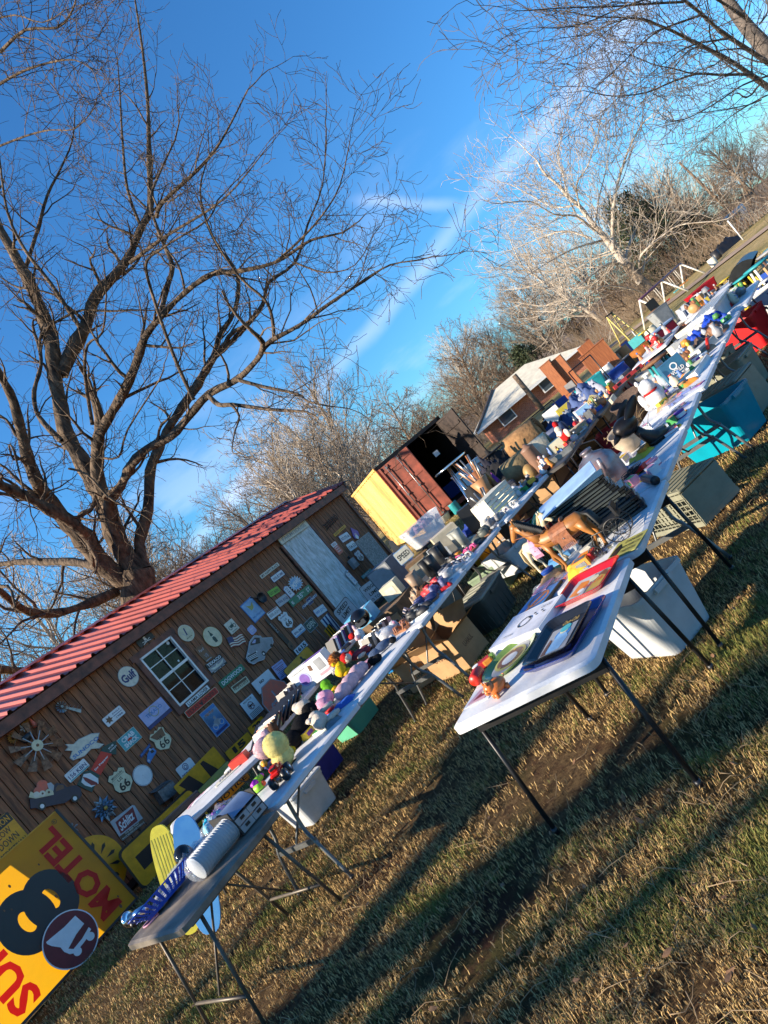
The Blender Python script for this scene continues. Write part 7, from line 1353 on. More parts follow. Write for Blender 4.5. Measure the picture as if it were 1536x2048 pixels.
# ---------- stuffed toys table (left row) ----------
def pl_(label, crop, x, y, rz, spec, h=TH_, **k): return plush(label, at(crop, x, y, h), rz, spec, **k)
def monster():
    root = empty('toy_truck', (-4.42, 2.86, TH_), 2.2, 'red toy monster truck with big black wheels', 'toy truck'); mb = MB(); RR = col(.6, .02, .015, .2); mb.rbox((0, 0, .09), (.16, .08, .03), RR, .015); mb.rbox((-.01, 0, .12), (.08, .07, .04), RR, .02); mb.rbox((.065, 0, .105), (.05, .07, .02), RR, .01); mb.rbox((-.01, 0, .125), (.082, .055, .022), BLACK, .01); mb.build('body', root); mb = MB(); mb.box((0, 0, .055), (.14, .03, .02), GREYM); mb.build('axle_frame', root)
    for sx in (-.06, .06):
        for sy in (-.055, .055): mb = MB(); mb.lathe([(.018, -.022), (.04, -.02), (.045, 0), (.04, .02), (.018, .022)], BLACK, 20, c=(sx, sy, .045), rot=Matrix.Rotation(PI/2, 4, 'X')); mb.lathe([(0, -.024), (.018, -.022), (.018, .022), (0, .024)], CHROME, 12, c=(sx, sy, .045), rot=Matrix.Rotation(PI/2, 4, 'X')); mb.build('wheel', root)
monster()
for lab, (x, y), cs, dx in (('toy bottle of red and lime bands at the near table corner', (430, 1740), (col(.6, .08, .02), col(.25, .6, .03)), 0), ('purple and green plastic toy next to the monster truck', (430, 1640), (col(.35, .02, .45), col(.2, .5, .02)), 1), ('clear and orange baby toy behind the monster truck', (500, 1430), (col(.65, .3, .02), col(.4, .42, .4)), 2)):
    mb = MB(); mb.tube([(-.07, 0, .03), (-.02, 0, .032)], [.022, .028], cs[0], 12); mb.tube([(-.02, 0, .032), (.05, 0, .03)], [.028, .024], cs[1], 12); mb.ell((.06, 0, .03), .02, cs[0], n=10); mb.ell((0, .04, .025), (.03, .02, .025), cs[1], n=10, amp=.2); tag(mb.build('plastic_toy', M=TR(at('A1', x, y), .7+dx)), lab, 'toy')
pl_('big fluffy yellow chick with a round head', 'A1', 800, 1420, -.9, [(0,0,.085,.1,.09,.075,'yellow'),(.01,.02,.19,.1,.1,.1,'yellow'),(-.11,-.02,.05,.05,.035,.025,'gold'),(-.1,.05,.06,.04,.035,.03,'gold'),(-.08,.03,.19,.035,.03,.02,'gold'),(-.07,-.03,.1,.04,.035,.04,'palpink')], hair=.014, dens=14000)
pl_('pale pink furry ball toy left of the yellow chick', 'A1', 560, 1300, .4, [(0,0,.09,.1,.1,.09,'palpink'),(.03,.09,.12,.07,.07,.08,'palpink')], hair=.015, dens=12000)
pl_('small brown bear head between pink ball and black toy', 'A1', 735, 1130, .3, [(0,0,.16,.045,.045,.05,'brown'),(0,0,.06,.05,.05,.07,'brown'),(.03,.03,.2,.014,.014,.016,'brown'),(-.04,-.01,.15,.02,.02,.018,'cream')], hair=.009)
pl_('black shaggy dog toy lying across the table', 'A1', 1000, 1080, 1.3, [(-.1,0,.07,.1,.08,.07,'black'),(.05,0,.09,.12,.085,.085,'black'),(.17,0,.14,.07,.06,.06,'black'),(.22,.04,.16,.05,.03,.02,'black'),(.17,-.07,.1,.03,.03,.06,'black'),(-.15,.05,.04,.06,.03,.03,'black')], hair=.014, dens=14000)
pl_('cream bunny with long pink lined ears beside the black dog', 'A1', 1240, 960, 1., [(0,0,.07,.07,.08,.07,'cream'),(.0,.1,.09,.065,.06,.06,'cream'),(.11,.12,.1,.075,.04,.022,'cream'),(.115,.12,.118,.05,.018,.008,'pink'),(.1,-.05,.045,.07,.03,.028,'cream'),(-.06,.06,.12,.03,.06,.02,'cream')], hair=.011)
pl_('pink elephant toy with smooth pads', 'A1', 1260, 740, 1.2, [(0,0,.06,.08,.1,.06,'pink'),(.07,.04,.08,.08,.075,.07,'pink'),(-.1,.0,.05,.05,.06,.045,'pink'),(-.17,.0,.06,.035,.06,.04,'pink'),(-.08,-.1,.04,.045,.05,.035,'palpink')], hair=.004, dens=4000)
pl_('tan puppy toy half under the black dog', 'A1', 1010, 770, .5, [(0,0,.07,.09,.06,.06,'cream'),(-.06,.03,.1,.05,.04,.04,'cream')], hair=.008)
pl_('bright green frog toy with a teal ball', 'A1', 1330, 560, .6, [(0,0,.07,.06,.05,.05,'green'),(.0,.04,.12,.05,.05,.045,'green'),(-.09,-.02,.06,.05,.05,.05,'teal'),(.07,.0,.03,.06,.02,.02,'green'),(-.0,-.08,.03,.06,.04,.03,'green'),(.05,-.02,.05,.04,.03,.02,'gold')], hair=.012)
pl_('long pale pink furry bolster toy', 'A2', 560, 900, 0, [(0,-.12,.06,.065,.1,.06,'palpink'),(.0,0,.065,.068,.12,.065,'palpink'),(.0,.13,.07,.066,.1,.066,'palpink'),(.0,.22,.065,.055,.05,.055,'palpink')], hair=.01, dens=12000)
pl_('bright yellow duckling toy on its side', 'A2', 480, 800, .8, [(0,0,.09,.06,.07,.055,'gold'),(.02,.09,.12,.045,.045,.045,'gold'),(.0,.15,.11,.02,.025,.012,'orange'),(.04,-.03,.05,.05,.04,.03,'gold'),(-.02,.1,.17,.02,.03,.02,'gold')], hair=.008)
pl_('orange maned lion toy', 'A2', 430, 690, .5, [(0,0,.1,.08,.08,.08,'orange'),(.03,-.01,.12,.05,.06,.06,'brown'),(-.06,-.02,.04,.05,.06,.04,'white'),(0,0,.03,.06,.07,.035,'orange')], hair=.035, dens=9000)
pl_('rag doll with red hair and red plaid dress', 'A2', 600, 650, .7, [(-.06,-.02,.12,.045,.045,.05,'cream'),(-.06,-.02,.13,.055,.05,.055,'red'),(-.045,-.035,.12,.045,.04,.045,'cream'),(.05,.02,.07,.08,.05,.04,'plaid'),(.14,.03,.05,.05,.04,.03,'plaid'),(.08,-.05,.05,.05,.02,.02,'cream'),(-.0,.09,.1,.03,.03,.04,'red'),(.12,.1,.06,.07,.03,.03,'plaid'),(.19,.08,.05,.022,.022,.02,'white')], hair=.004, name='rag_doll', cat='doll', eyes=((-.03,-.07,.135,.004),(-.06,-.075,.135,.004)))
pl_('white and pink unicorn toy sitting upright', 'A2', 720, 490, .4, [(0,0,.08,.065,.065,.08,'white'),(0,.02,.18,.05,.055,.055,'white'),(-.02,-.04,.17,.03,.035,.028,'palpink'),(-.01,.04,.25,.018,.018,.045,'palpink'),(.04,-.06,.05,.025,.03,.025,'red'),(-.05,-.05,.05,.035,.05,.03,'white'),(.05,.02,.05,.04,.05,.03,'grey')], hair=.014)
pl_('white fluffy cat toy curled at the table end', 'A2', 930, 380, 1.0, [(0,0,.055,.1,.07,.055,'white'),(.1,.0,.07,.045,.045,.045,'white'),(-.08,.02,.1,.02,.02,.04,'white'),(-.02,.03,.09,.05,.04,.035,'white'),(.11,-.03,.09,.012,.02,.02,'pink')], hair=.016, dens=12000)
pl_('doll in blue denim with white boots', 'A2', 880, 510, .9, [(0,0,.05,.1,.045,.04,'blue'),(-.1,0,.05,.07,.04,.035,'blue'),(.12,.02,.04,.035,.03,.03,'white'),(.1,-.06,.035,.035,.03,.03,'black'),(.0,.07,.05,.05,.03,.03,'black')], hair=0, name='denim_doll', cat='doll')
pl_('doll legs in black shoes near the table edge', 'A2', 770, 660, .9, [(0,0,.04,.05,.04,.04,'black'),(-.06,-.0,.035,.06,.03,.03,'plaid'),(.04,-.07,.04,.05,.04,.035,'black')], hair=0, name='cloth_doll', cat='doll')
pl_('red and brown glove toy behind the unicorn', 'A2', 560, 400, .3, [(0,0,.05,.05,.04,.04,'red'),(.07,.05,.06,.035,.035,.04,'orange'),(-.04,.02,.03,.06,.03,.02,'black')], hair=0)
# table by the wall: frames, cases, box
def baby_box():
    a, b = at('A1', 945, 545), at('A1', 1350, 250); v = b-a; L_ = v.length; c = (a+b)/2; ang = math.atan2(v.y, v.x); c = c+Vector((-math.sin(ang), math.cos(ang), 0))*.07
    cardbox('white cake maker carton with a lilac picture', c, ang, L_, .14, .26, WHITE, [('f', 'c', -.2, -.05, .33, 'l', 1.), ('f', 'c', -.2, -.05, .25, 'pu', 1., -1), ('f', 't', 'babycakes', -.22, .36, .1, .36, 'gr'), ('f', 'p', [(.02,.1),(.1,.05),(.12,.3),(.05,.35)], 'br'), ('f', 'r', .32, .12, .2, .5, 'gr', 1), ('f', 'r', .32, -.3, .3, .12, 'pk'), ('t', 'r', .2, 0, .5, .8, 'pu', 1)], 'appliance_carton')
baby_box()
def frames():
    q = random.Random(5)
    for i in range(6):
        c = at('Z5', 880+i*18, 330-i*20); root = empty('framed_print', (-6.17-.015*i, 4.18+.1*i, TH_+.004), -R(-10)*0+.17, ['black glass picture frame at the front of the frame row', 'second black frame in the frame row', 'third black frame in the frame row', 'fourth frame, with a pale blue print', 'fifth black frame in the frame row', 'rearmost black frame beside the cake maker carton'][i], 'picture frame'); mb = MB(); w_, h_ = .34, .26
        for (x, y, a, b) in ((0, h_/2, w_, .02), (0, -h_/2, w_, .02), (-w_/2, 0, .02, h_), (w_/2, 0, .02, h_)): mb.box((x, y, 0), (a+.02, b+.02, .015), BLACK)
        mb.build('moulding', root); mb = MB(); mb.box((0, 0, -.003), (w_-.02, h_-.02, .006), col(.3, .38, .5, .06) if i != 3 else INK['lb']); mb.build('pane', root)
        for ch in root.children: ch.matrix_local = TR((0, 0, .06), 0, .45)
frames()
book_row('row of black disc cases standing on edge', (-6.42, 4.75, TH_), R(96), 14, .5, .19, .14, [col(.03, .03, .035), col(.03, .03, .035), col(.25, .27, .3)], .35, 'disc_cases', 'disc cases', 2)
book_row('row of pale paperbacks behind the red box', (-6.05, 3.98, TH_), R(100), 12, .36, .14, .18, [BOOK[0], col(.45, .3, .25), BOOK[4], col(.5, .1, .06)], .5, 'paperback_row', 'books', 3)
cardbox('bright red metal cash box near the paperbacks', at('A1', 210, 1390), .5, .2, .1, .08, col(.6, .05, .03, .35), [], 'red_box')
for i, (x, y, w3, m) in enumerate(((120, 1450, .26, 'cr'), (40, 1540, .3, 'c'), (300, 1300, .24, 'fr'))): c = at('A1', x, y); mb = MB(); mb.rbox((0, 0, .006), (w3, .16, .012), INK[m], .02); draw(mb, w3, .16, [('r', .1*k-.3, 0, .04, .7, 'gr') for k in range(6)], .016); tag(mb.build('paper_stack', M=TR(c, .9)), ['cream printed sheets beside the red box', 'long pale sheets at the near end of the askew table', 'red and white papers fanned out behind the red box'][i], 'papers')
clothes('long strips of pink and white wrapping paper on the askew table', at('Z5', 500, 720)*1, .95, .6, .12, .02, [WHITE, INK['pk']], 5, 'paper_strips', 'paper'); mb = MB(); mb.rbox((0, 0, .03), (.5, .12, .06), BLACK, .02); tag(mb.build('instrument_case', M=TR(at('Z5', 340, 850), .95)), 'long black case at the left side of the askew table', 'case')
book_row('stack of black and white cases under the round black helmet', (-6.65, 6.0, TH_), R(95), 12, .55, .18, .15, [col(.02, .02, .025), WHITE, col(.1, .03, .2), col(.02, .02, .025)], .5, 'disc_cases', 'disc cases', 6)
mb = MB(); mb.ell((0, 0, .1), (.13, .15, .12), MATS['black_gloss'], n=22); mb.box((0, -.12, .06), (.14, .05, .06), col(.08, .09, .1, .15)); tag(mb.build('bike_helmet', M=TR((-6.35, 6.45, TH_+.02), .5)), 'round glossy black helmet in front of the WEIGHT sign', 'helmet')
cardbox('blue and white carton behind the round black helmet', (-6.75, 6.9, TH_-.1), .3, .4, .3, .25, col(.1, .4, .65), [('t', 'r', 0, 0, .6, .6, 'w'), ('f', 'r', 0, 0, .6, .5, 'w')], 'carton'); cardbox('cream square carton next to the blue and white one', (-6.4, 7.35, TH_-.05), .3, .25, .22, .22, col(.62, .58, .42), [('f', 'r', 0, 0, .6, .5, 'c')], 'carton')
mb = MB(); mb.box((0, 0, .34), (.9, .7, .68), MATS['stool_wood']); mb.box((0, -.36, .34), (.8, .02, .5), CARD); tag(mb.build('wooden_chest', M=TR((-6.6, 7.1, 0), .2)), 'brown chest beneath the blue and white carton', 'chest')
# ---------- shoes table ----------
SH = [(-4.55,5.02,'sandal',col(.5,.2,.1),'tan strappy sandals at the near end of the shoe table'),(-4.35,5.1,'shoe',col(.02,.02,.025),'black flats next to the white cat toy'),(-4.75,5.2,'sandal',col(.02,.02,.02),'black sandals behind the tan pair'),(-4.42,5.35,'shoe',col(.03,.04,.14),'navy print shoes with orange soles'),(-4.7,5.5,'sandal',col(.5,.42,.42),'pale grey sandals with curled straps'),(-4.38,5.62,'shoe',col(.12,.12,.25),'floral canvas shoes by the table edge'),(-4.62,5.78,'shoe',col(.5,.03,.04),'red slippers in the middle of the shoes'),(-4.36,5.92,'shoe',col(.45,.44,.45),'grey white trainers near the edge'),(-4.8,6.0,'boot',col(.3,.2,.13),'tan ankle boots with dark fur tops'),(-4.5,6.12,'shoe',col(.1,.1,.12),'dark striped trainers before the silver pair'),(-4.35,6.22,'sandal',col(.5,.5,.5),'silver sandals beside the striped trainers'),(-4.8,6.35,'boot',col(.02,.02,.02),'tall black boots at the back of the shoe table'),(-4.42,6.48,'sandal',col(.7,.08,.25),'hot pink sandals at the table edge'),(-4.62,6.62,'sandal',col(.16,.06,.03),'brown leather sandals behind the pink ones'),(-4.85,6.72,'boot',col(.03,.03,.03),'second pair of tall black boots'),(-4.4,6.85,'shoe',col(.08,.09,.08),'black running shoes with white soles'),(-4.65,6.95,'boot',col(.28,.29,.26),'grey hiking boots with yellow laces'),(-4.3,7.2,'shoe',col(.2,.2,.21),'grey knitted trainers beyond the hiking boots'),(-4.5,7.42,'shoe',col(.6,.58,.54),'off-white slip-ons next to the slatted crate'),(-4.22,7.5,'sandal',col(.66,.64,.6),'white sandals at the table edge by the slatted crate')]
for i, (x, y, kd, m, lab) in enumerate(SH): shoe(lab, (x, y, TH_), random.Random(i).uniform(-2, 2), m, (WHITE if i % 3 else col(.3, .12, .05)), kd, 'shoes laid out on the shoe table', 1.08)
clothes('tangle of dark shoe straps and laces at the table middle', (-4.62, 5.62, TH_), 0, .7, 1.1, .04, [BLACK, col(.12,.07,.05), col(.3,.28,.3)], 12, 'shoe_heap', 'shoes'); clothes('fur trimmed tan hood lying behind the shoes', (-4.82, 5.85, TH_), .4, .3, .28, .16, [col(.35, .24, .15), PL['brown']], 3, 'fur_hood', 'clothes')
book_row('black and silver cases standing behind the shoes', (-5.1, 5.0, TH_), R(88), 8, .5, .14, .12, [BLACK, GREYM], .4, 'case_row', 'cases', 9)
def slat_crate():
    a = at('B3', *q952(500, 320)); root = empty('slatted_crate', (-4.5, 7.75, TH_), 1.35, 'white slatted wooden crate turned on its side', 'crate'); mb = MB()
    for k in range(5): mb.box((0, -.02*0-.14, .035+.055*k), (.55, .012, .045), OFFW)
    for k in range(4): mb.box((0, -.12+.075*k, .285), (.55, .06, .012), OFFW)
    mb.build('slats', root); mb = MB(); [mb.box((s*.268, 0, .14), (.014, .28, .27), OFFW) for s in (-1, 1)]; mb.build('end_panel', root)
slat_crate()
def clear_tote_tall():
    c = D((848, 1060), 10.2); root = tote('clear bin stuffed with clothes raised above the left row', (c.x, c.y, c.z-.16), .9, .62, .42, .32, CLR, None, taper=.82, fill=[col(.35,.2,.3), col(.15,.18,.3), col(.5,.45,.5)])
    mb = MB(); [mb.tube([(sx, sy, 0), (sx*.8, sy*.8, c.z-.18)], .02, BLACK, 8) for sx in (-.22, .22) for sy in (-.15, .15)]; mb.box((0, 0, c.z-.18), (.5, .36, .03), BLACK); tag(mb.build('plant_stand', M=TR((c.x, c.y, 0), .9)), 'black stand holding up the clear bin of clothes', 'stand')
clear_tote_tall()
def upright(name, label, px, d, w_, d_, h_, m, rz, cat, base=None, art=()):
    c = D(px, d); zb = 0 if base is None else base; cardbox(label, (c.x, c.y, zb), rz, w_, d_, h_, m, art, name, cat)
upright('grey_locker', 'tall grey metal cabinet beside the yellow container wall', (768, 1140), 11.8, .45, .4, 1.05, col(.12, .14, .17), .2, 'cabinet', art=[('f', 'r', 0, .25, .9, .46, 'gr'), ('f', 'r', 0, -.25, .9, .46, 'gr')])
upright('patterned_cushion', 'blue and white patterned cushion panel against the container', (775, 1100), 12.6, .5, .15, 1.0, pm('pattern_cloth', (.55, .56, .62), .9, var=.9, scale=16, col2=(.05, .08, .3)), .2, 'cushion')
cg = D((805, 1120), 11.2); mb = MB(); mb.prism([(-.05, 0), (.05, 0), (.06, 1.0), (.04, 1.15), (0, 1.2), (-.04, 1.15), (-.06, 1.0)], 0, .03, col(.03, .03, .03)); tag(mb.build('black_post', M=TR((cg.x, cg.y, .1), .5, PI/2-.2)), 'black rounded post leaning before the patterned cushion', 'post')
sg = D((807, 1110), 9.8); mb = MB(); mb.prism(rrect(.24, .2, .02), 0, .005, INK['lb']); draw(mb, .24, .2, [('r', 0, 0, .94, .9, 'c', 1), ('t', 'SPEED', 0, 0, .4, .8, 'k', 0, 0, .02)], .008); ex = Vector((R0.x, R0.y, 0)); tag(mb.build('speed_card', M=Matrix(((ex.x, 0, -F0.x, sg.x), (ex.y, 0, -F0.y, sg.y), (0, 1, 0, sg.z), (0, 0, 0, 1)))), 'small white SPEED sign propped among the boxes', 'sign')
mb = MB(); mb.box((0, 0, .45), (.4, .25, .9), MATS['stool_wood']); mb.box((0, -.13, .45), (.34, .02, .8), col(.3, .28, .22)); tag(mb.build('wooden_cabinet', M=TR((sg.x-.05, sg.y+.25, 0), .5)), 'brown cabinet behind the small SPEED sign', 'cabinet')
cardbox('tan box with a stepped cut-out lid beyond the shoes', (-5.2, 7.45, TH_), .7, .36, .28, .3, col(.55, .47, .33), [], 'box_file'); cardbox('black speaker box beside the tan box', (-4.98, 7.85, TH_), .5, .2, .22, .34, BLACK, [], 'speaker'); bottle('cluster of clear glass jars behind the boots', (-5.15, 6.9, TH_), .26, .09, CLR, None, 'glass_jar', 'jar'); bottle('second wide glass jar behind the boots', (-5.2, 7.15, TH_), .22, .1, CLR, None, 'glass_jar', 'jar')
tb_ = table('low side table behind the shoe table', -5.0, 6.7, 0, 1.6, .6, 'pair', top=MATS['table_dark'], legs=LEGK, group=None)
# ---------- laptop bag table ----------
def laptop_bag():
    c = at('B4', *q952(300, 620)); root = empty('laptop_bag', (c.x-.05, c.y+.12, TH_), .5, 'black zipped laptop bag with a grey edge', 'bag'); mb = MB(); mb.rbox((0, 0, .06), (.42, .34, .11), col(.02, .022, .035, .7), .04); mb.build('body', root); mb = MB(); mb.rbox((0, -.165, .055), (.38, .02, .05), col(.12, .12, .13), .01); mb.rbox((0, 0, .117), (.34, .27, .012), col(.035, .037, .055, .6), .03); mb.build('pocket', root); mb = MB(); mb.tube([(-.1, -.17, .06), (-.08, -.22, .05), (.08, -.22, .05), (.1, -.17, .06)], .01, BLACK, 8); mb.build('handle', root)
laptop_bag()
clothes('folded colourful shirts behind the slatted crate', (-4.95, 8.0, TH_), .4, .8, .5, .16, [col(.02,.05,.3), col(.35,.45,.15), col(.45,.05,.08), col(.02,.3,.5)], 3); clothes('striped shirts and a white top beside the slatted crate', (-4.75, 8.5, TH_), .4, .5, .4, .12, [WHITE, col(.1,.12,.35)], 8)
mb = MB(); mb.ell((0, 0, .12), (.1, .12, .13), col(.35, .22, .08), n=14); mb.lathe([(.05, 0), (.09, .01), (.09, .24), (.05, .25)], col(.03, .03, .035), 16, c=(.15, .1, 0)); tag(mb.build('quilted_bag', M=TR((-4.4, 8.9, TH_-.05))), 'brown pouch beside a black canister', 'bag')
def roll(label, c, rz, L_, r, m, n=4, m2=None, name='rolled_blanket'):
    mb = MB(); pts = []
    for i in range(n*14): a = i*2*PI/14; rr = r*(1-.16*(i/14)); pts.append((rr*math.cos(a), rr*math.sin(a)))
    k = len(pts); mb.add([(x, -L_/2, y+r) for x, y in pts]+[(x, L_/2, y+r) for x, y in pts]+[(x*.93, -L_/2, y*.93+r) for x, y in pts], [(i, i+1, k+i+1, k+i) for i in range(k-1)]+[(i+1, i, 2*k+i, 2*k+i+1) for i in range(k-1)], m, True)
    mb.add([(r*.5*math.cos(t*.5), L_*.46*s, r*.5*math.sin(t*.5)+r) for s in (-1, 1) for t in range(13)], [tuple(range(13)), tuple(range(25, 12, -1))], m2 or m); return tag(mb.build(name, M=TR(c, rz)), label, 'blanket')
mb = MB(); mb.box((0, 0, .33), (1.5, 1.7, .66), CARD); [mb.box((0, 0, .1+.2*k), (1.53, 1.73, .03), MATS['stool_wood']) for k in range(3)]; tag(mb.build('pallet_stack', M=TR((-5.3, 10.2, 0), .1)), 'low brown pallets carrying the folded blankets and coats', 'pallets')
roll('big khaki quilted blanket folded upright', (-4.85, 9.65, .68), 1.9, .5, .21, pm('cloth_khaki', (.28, .2, .1), .95, var=.2, bump=.4, bscale=20)); roll('rolled white, green and tan sheets', (-4.62, 9.95, .68), 1.8, .5, .2, pm('cloth_cream', (.62, .55, .4), .95, var=.1, bump=.3, bscale=20), m2=col(.03, .22, .14)); roll('large caramel brown coiled blanket', (-4.95, 10.6, .8), 1.7, .6, .27, pm('cloth_caramel', (.42, .22, .09), .95, var=.2, bump=.4, bscale=20)); roll('slate blue rolled duvet', (-4.4, 10.35, .68), 1.7, .4, .17, pm('cloth_slate', (.16, .18, .27), .95, var=.2, bump=.4, bscale=20))
clothes('heap of black coats behind the khaki blanket', (-5.7, 10.2, .66), .2, .9, 1.2, .6, [col(.012, .012, .015, .9)], 2, 'coat_heap'); clothes('pile of dark denim jeans left of the santa figure', (-4.5, 11.3, .72), .3, 1.0, .8, .35, [col(.03,.05,.14,.9), col(.02,.02,.04,.9), col(.2,.24,.32,.9)], 4, 'jeans_pile'); clothes('second heap of blue jeans and towels farther back', (-4.4, 12.4, .7), .3, 1.0, .9, .5, [col(.06,.1,.25,.9), col(.02,.03,.1,.9), col(.3,.32,.4,.9)], 5, 'jeans_pile'); clothes('orange and purple coats hanging over the barrel', (-5.25, 9.3, .5), .3, .7, .5, .65, [col(.5,.22,.05,.9), col(.3,.12,.05,.9), col(.25,.04,.3,.9)], 9, 'coat_heap')
mb = MB(); mb.box((0, 0, .35), (1.3, 2.2, .68), CARD); [mb.box((0, 0, .1+.2*k), (1.33, 2.23, .03), MATS['stool_wood']) for k in range(3)]; tag(mb.build('pallet_stack', M=TR((-4.55, 11.9, 0), .1)), 'brown pallets under the heaps of jeans', 'pallets')
tote('teal green tub on top of the clothes heaps', (-4.5, 13.3, .75), .5, .6, .45, .34, col(.02, .3, .34)); cardbox('yellow lettered box beside the teal tub', (-4.95, 12.9, .75), .5, .4, .2, .28, col(.5, .42, .05), [('f', 't', 'GAME', 0, 0, .3, .7, 'w')], 'yellow_box')
mb = MB(); mb.box((0, 0, .37), (1.2, .9, .74), CARD); tag(mb.build('pallet_stack', M=TR((-4.7, 13.2, 0), .1)), 'brown boxes holding the teal tub', 'pallets')
# ---------- ornament tables ----------
mb = MB(); mb.lathe([(.1, 0), (.105, .01), (.1, .34), (.103, .35), (.103, .37), (.04, .4), (.02, .43), (0, .435)], col(.22, .12, .08, .55), 24); tag(mb.build('canister', M=TR((-4.25, 8.95, TH_))), 'tall brown lidded canister on the dark table', 'canister')
cardbox('plain cream cube box beside the brown canister', (-4.0, 9.2, TH_), .5, .2, .2, .2, col(.66, .62, .45), [], 'cream_box'); cardbox('pale wooden box with a cream label near the santa figure', (-3.95, 10.0, TH_), .5, .34, .26, .1, col(.55, .36, .22), [('t', 'r', 0, 0, .6, .4, 'cr')], 'wooden_box'); cardbox('white carton with a sky blue picture', (-3.95, 10.7, TH_), .5, .24, .16, .24, WHITE, [('f', 'r', 0, .2, .9, .5, 'lb'), ('f', 'r', 0, -.15, .4, .3, 'br'), ('t', 'r', 0, 0, .8, .8, 'pu')], 'carton'); cardbox('silver video player lying near the cream cube', (-3.85, 8.85, TH_), .15, .34, .24, .07, GREYM, [('t', 'r', 0, 0, .9, .2, 'k')], 'player')
plush('santa figure with red coat and cream beard', (-4.0, 9.65, TH_), -.5, [(0,0,.12,.075,.06,.12,'red'),(0,-.02,.25,.055,.05,.055,'cream'),(0,-.03,.2,.05,.045,.06,'white'),(0,0,.33,.04,.04,.05,'red'),(.09,0,.14,.05,.03,.07,'cream'),(-.09,0,.14,.05,.03,.07,'cream'),(.05,-.03,.03,.035,.05,.03,'black'),(-.05,-.03,.03,.035,.05,.03,'black')], 'santa_figure', .008, cat='figurine')
def toy_tractor(lab, c, a, b, rz): mb = MB(); mb.rbox((0, 0, .06), (.12, .06, .06), a, .01); mb.lathe([(.0, -.03), (.045, -.025), (.045, .025), (0, .03)], b, 14, c=(-.05, 0, .045), rot=Matrix.Rotation(PI/2, 4, 'X')); mb.lathe([(.0, -.03), (.03, -.025), (.03, .025), (0, .03)], BLACK, 14, c=(.05, 0, .03), rot=Matrix.Rotation(PI/2, 4, 'X')); mb.box((-.02, 0, .11), (.05, .05, .04), b); tag(mb.build('toy_car', M=TR(c, rz)), lab, 'toy car')
toy_tractor('yellow and black toy digger past the laptop bag', (-4.1, 8.15, TH_), col(.6, .35, .02), BLACK, .3); toy_tractor('orange toy car at the end of the white table', (-3.98, 8.42, TH_), col(.6, .1, .03), WHITE, 1.2); toy_tractor('green toy tangle beside the laptop bag', (-4.3, 8.05, TH_), col(.1, .4, .08), col(.5, .5, .5), 2.); toy_tractor('chrome toy reel near the yellow digger', (-4.28, 8.3, TH_), GREYM, CHROME, .8)
def figurine(lab, c, h_, m, m2, kind, grp):
    mb = MB(); r = h_*.28
    if kind == 0: mb.lathe([(r, 0), (r*.9, h_*.1), (r*.45, h_*.45), (r*.6, h_*.62), (r*.25, h_*.72), (0, h_*.74)], m, 12); mb.ell((0, 0, h_*.85), (r*.4, r*.4, h_*.14), m2, n=10)
    elif kind == 1: mb.lathe([(r*.7, 0), (r, h_*.2), (r*1.05, h_*.5), (r*.5, h_*.75), (r*.6, h_), (r*.5, h_)], m, 14); mb.tube([(r, 0, h_*.55), (r*1.5, 0, h_*.5), (r*1.4, 0, h_*.3), (r*.95, 0, h_*.25)], r*.12, m2, 6)
    elif kind == 2: mb.ell((0, 0, h_*.35), (r*1.4, r*.8, h_*.33), m, n=12); mb.ell((r*1.1, 0, h_*.7), (r*.5, r*.45, h_*.2), m2, n=10); mb.lathe([(r*.2, 0), (0, h_*.15)], m2, 6, c=(r*1.1, 0, h_*.85))
    elif kind == 3: mb.lathe([(r*1.2, 0), (r*1.2, h_*.12), (r*.2, h_*.2), (r*.2, h_*.6), (r*1.1, h_*.65), (r*.7, h_), (0, h_)], m, 14)
    else: mb.box((0, 0, h_*.4), (r*2, r*1.2, h_*.8), m); mb.lathe([(r*1.0, 0), (0, h_*.25)], m2, 4, c=(0, 0, h_*.8))
    return tag(mb.build('figurine' if kind in (0, 2) else ('jug', 'lamp', 'ornament')[kind % 3 if kind != 1 else 0], M=TR(c, random.uniform(0, 6))), lab, 'ornament', grp)
cols_ = dict(cream=col(.62,.55,.4), white=WHITE, caramel=col(.45,.24,.09), brown=col(.18,.08,.04), terracotta=col(.5,.18,.07), glass=CLR, grey=col(.3,.3,.32), gold=col(.5,.33,.06,.3,metal=.6), pink=col(.6,.35,.35), blue=col(.08,.16,.4), green=col(.08,.25,.06), silver=GREYM, red=col(.55,.02,.02), yellow=col(.65,.48,.05), orange=col(.65,.22,.03))
kn = ['standing figurine', 'little jug', 'bird figurine', 'table lamp', 'house ornament']; q = random.Random(8); ck = list(cols_); seen_ = set()
zone = [('near end of the dark ornament table', -4.38, -3.75, 8.5, 9.5, 14), ('middle of the dark ornament table', -4.35, -3.75, 9.5, 10.9, 22), ('far half of the second dark table', -4.35, -3.7, 10.9, 12.2, 28), ('far right table among the clear bins', -2.0, -1.4, 11.5, 12.4, 8), ('back edge of the bottles table', -2.25, -1.65, 7.2, 8.6, 8), ('rear of the blue bags table', -2.2, -1.55, 8.8, 10.4, 14)]
for (zn, x0, x1, y0, y1, n) in zone:
    for i in range(n):
        for _ in range(30):
            a, b, k = q.choice(ck), q.choice(ck), q.randrange(5); lab = '%s and %s %s, %s' % (a, b, kn[k], zn)
            if a != b and lab not in seen_: break
        seen_.add(lab); figurine(lab, (q.uniform(x0, x1), q.uniform(y0, y1), TH_), q.uniform(.08, .22), cols_[a], cols_[b], k, 'ornaments crowding the far tables')
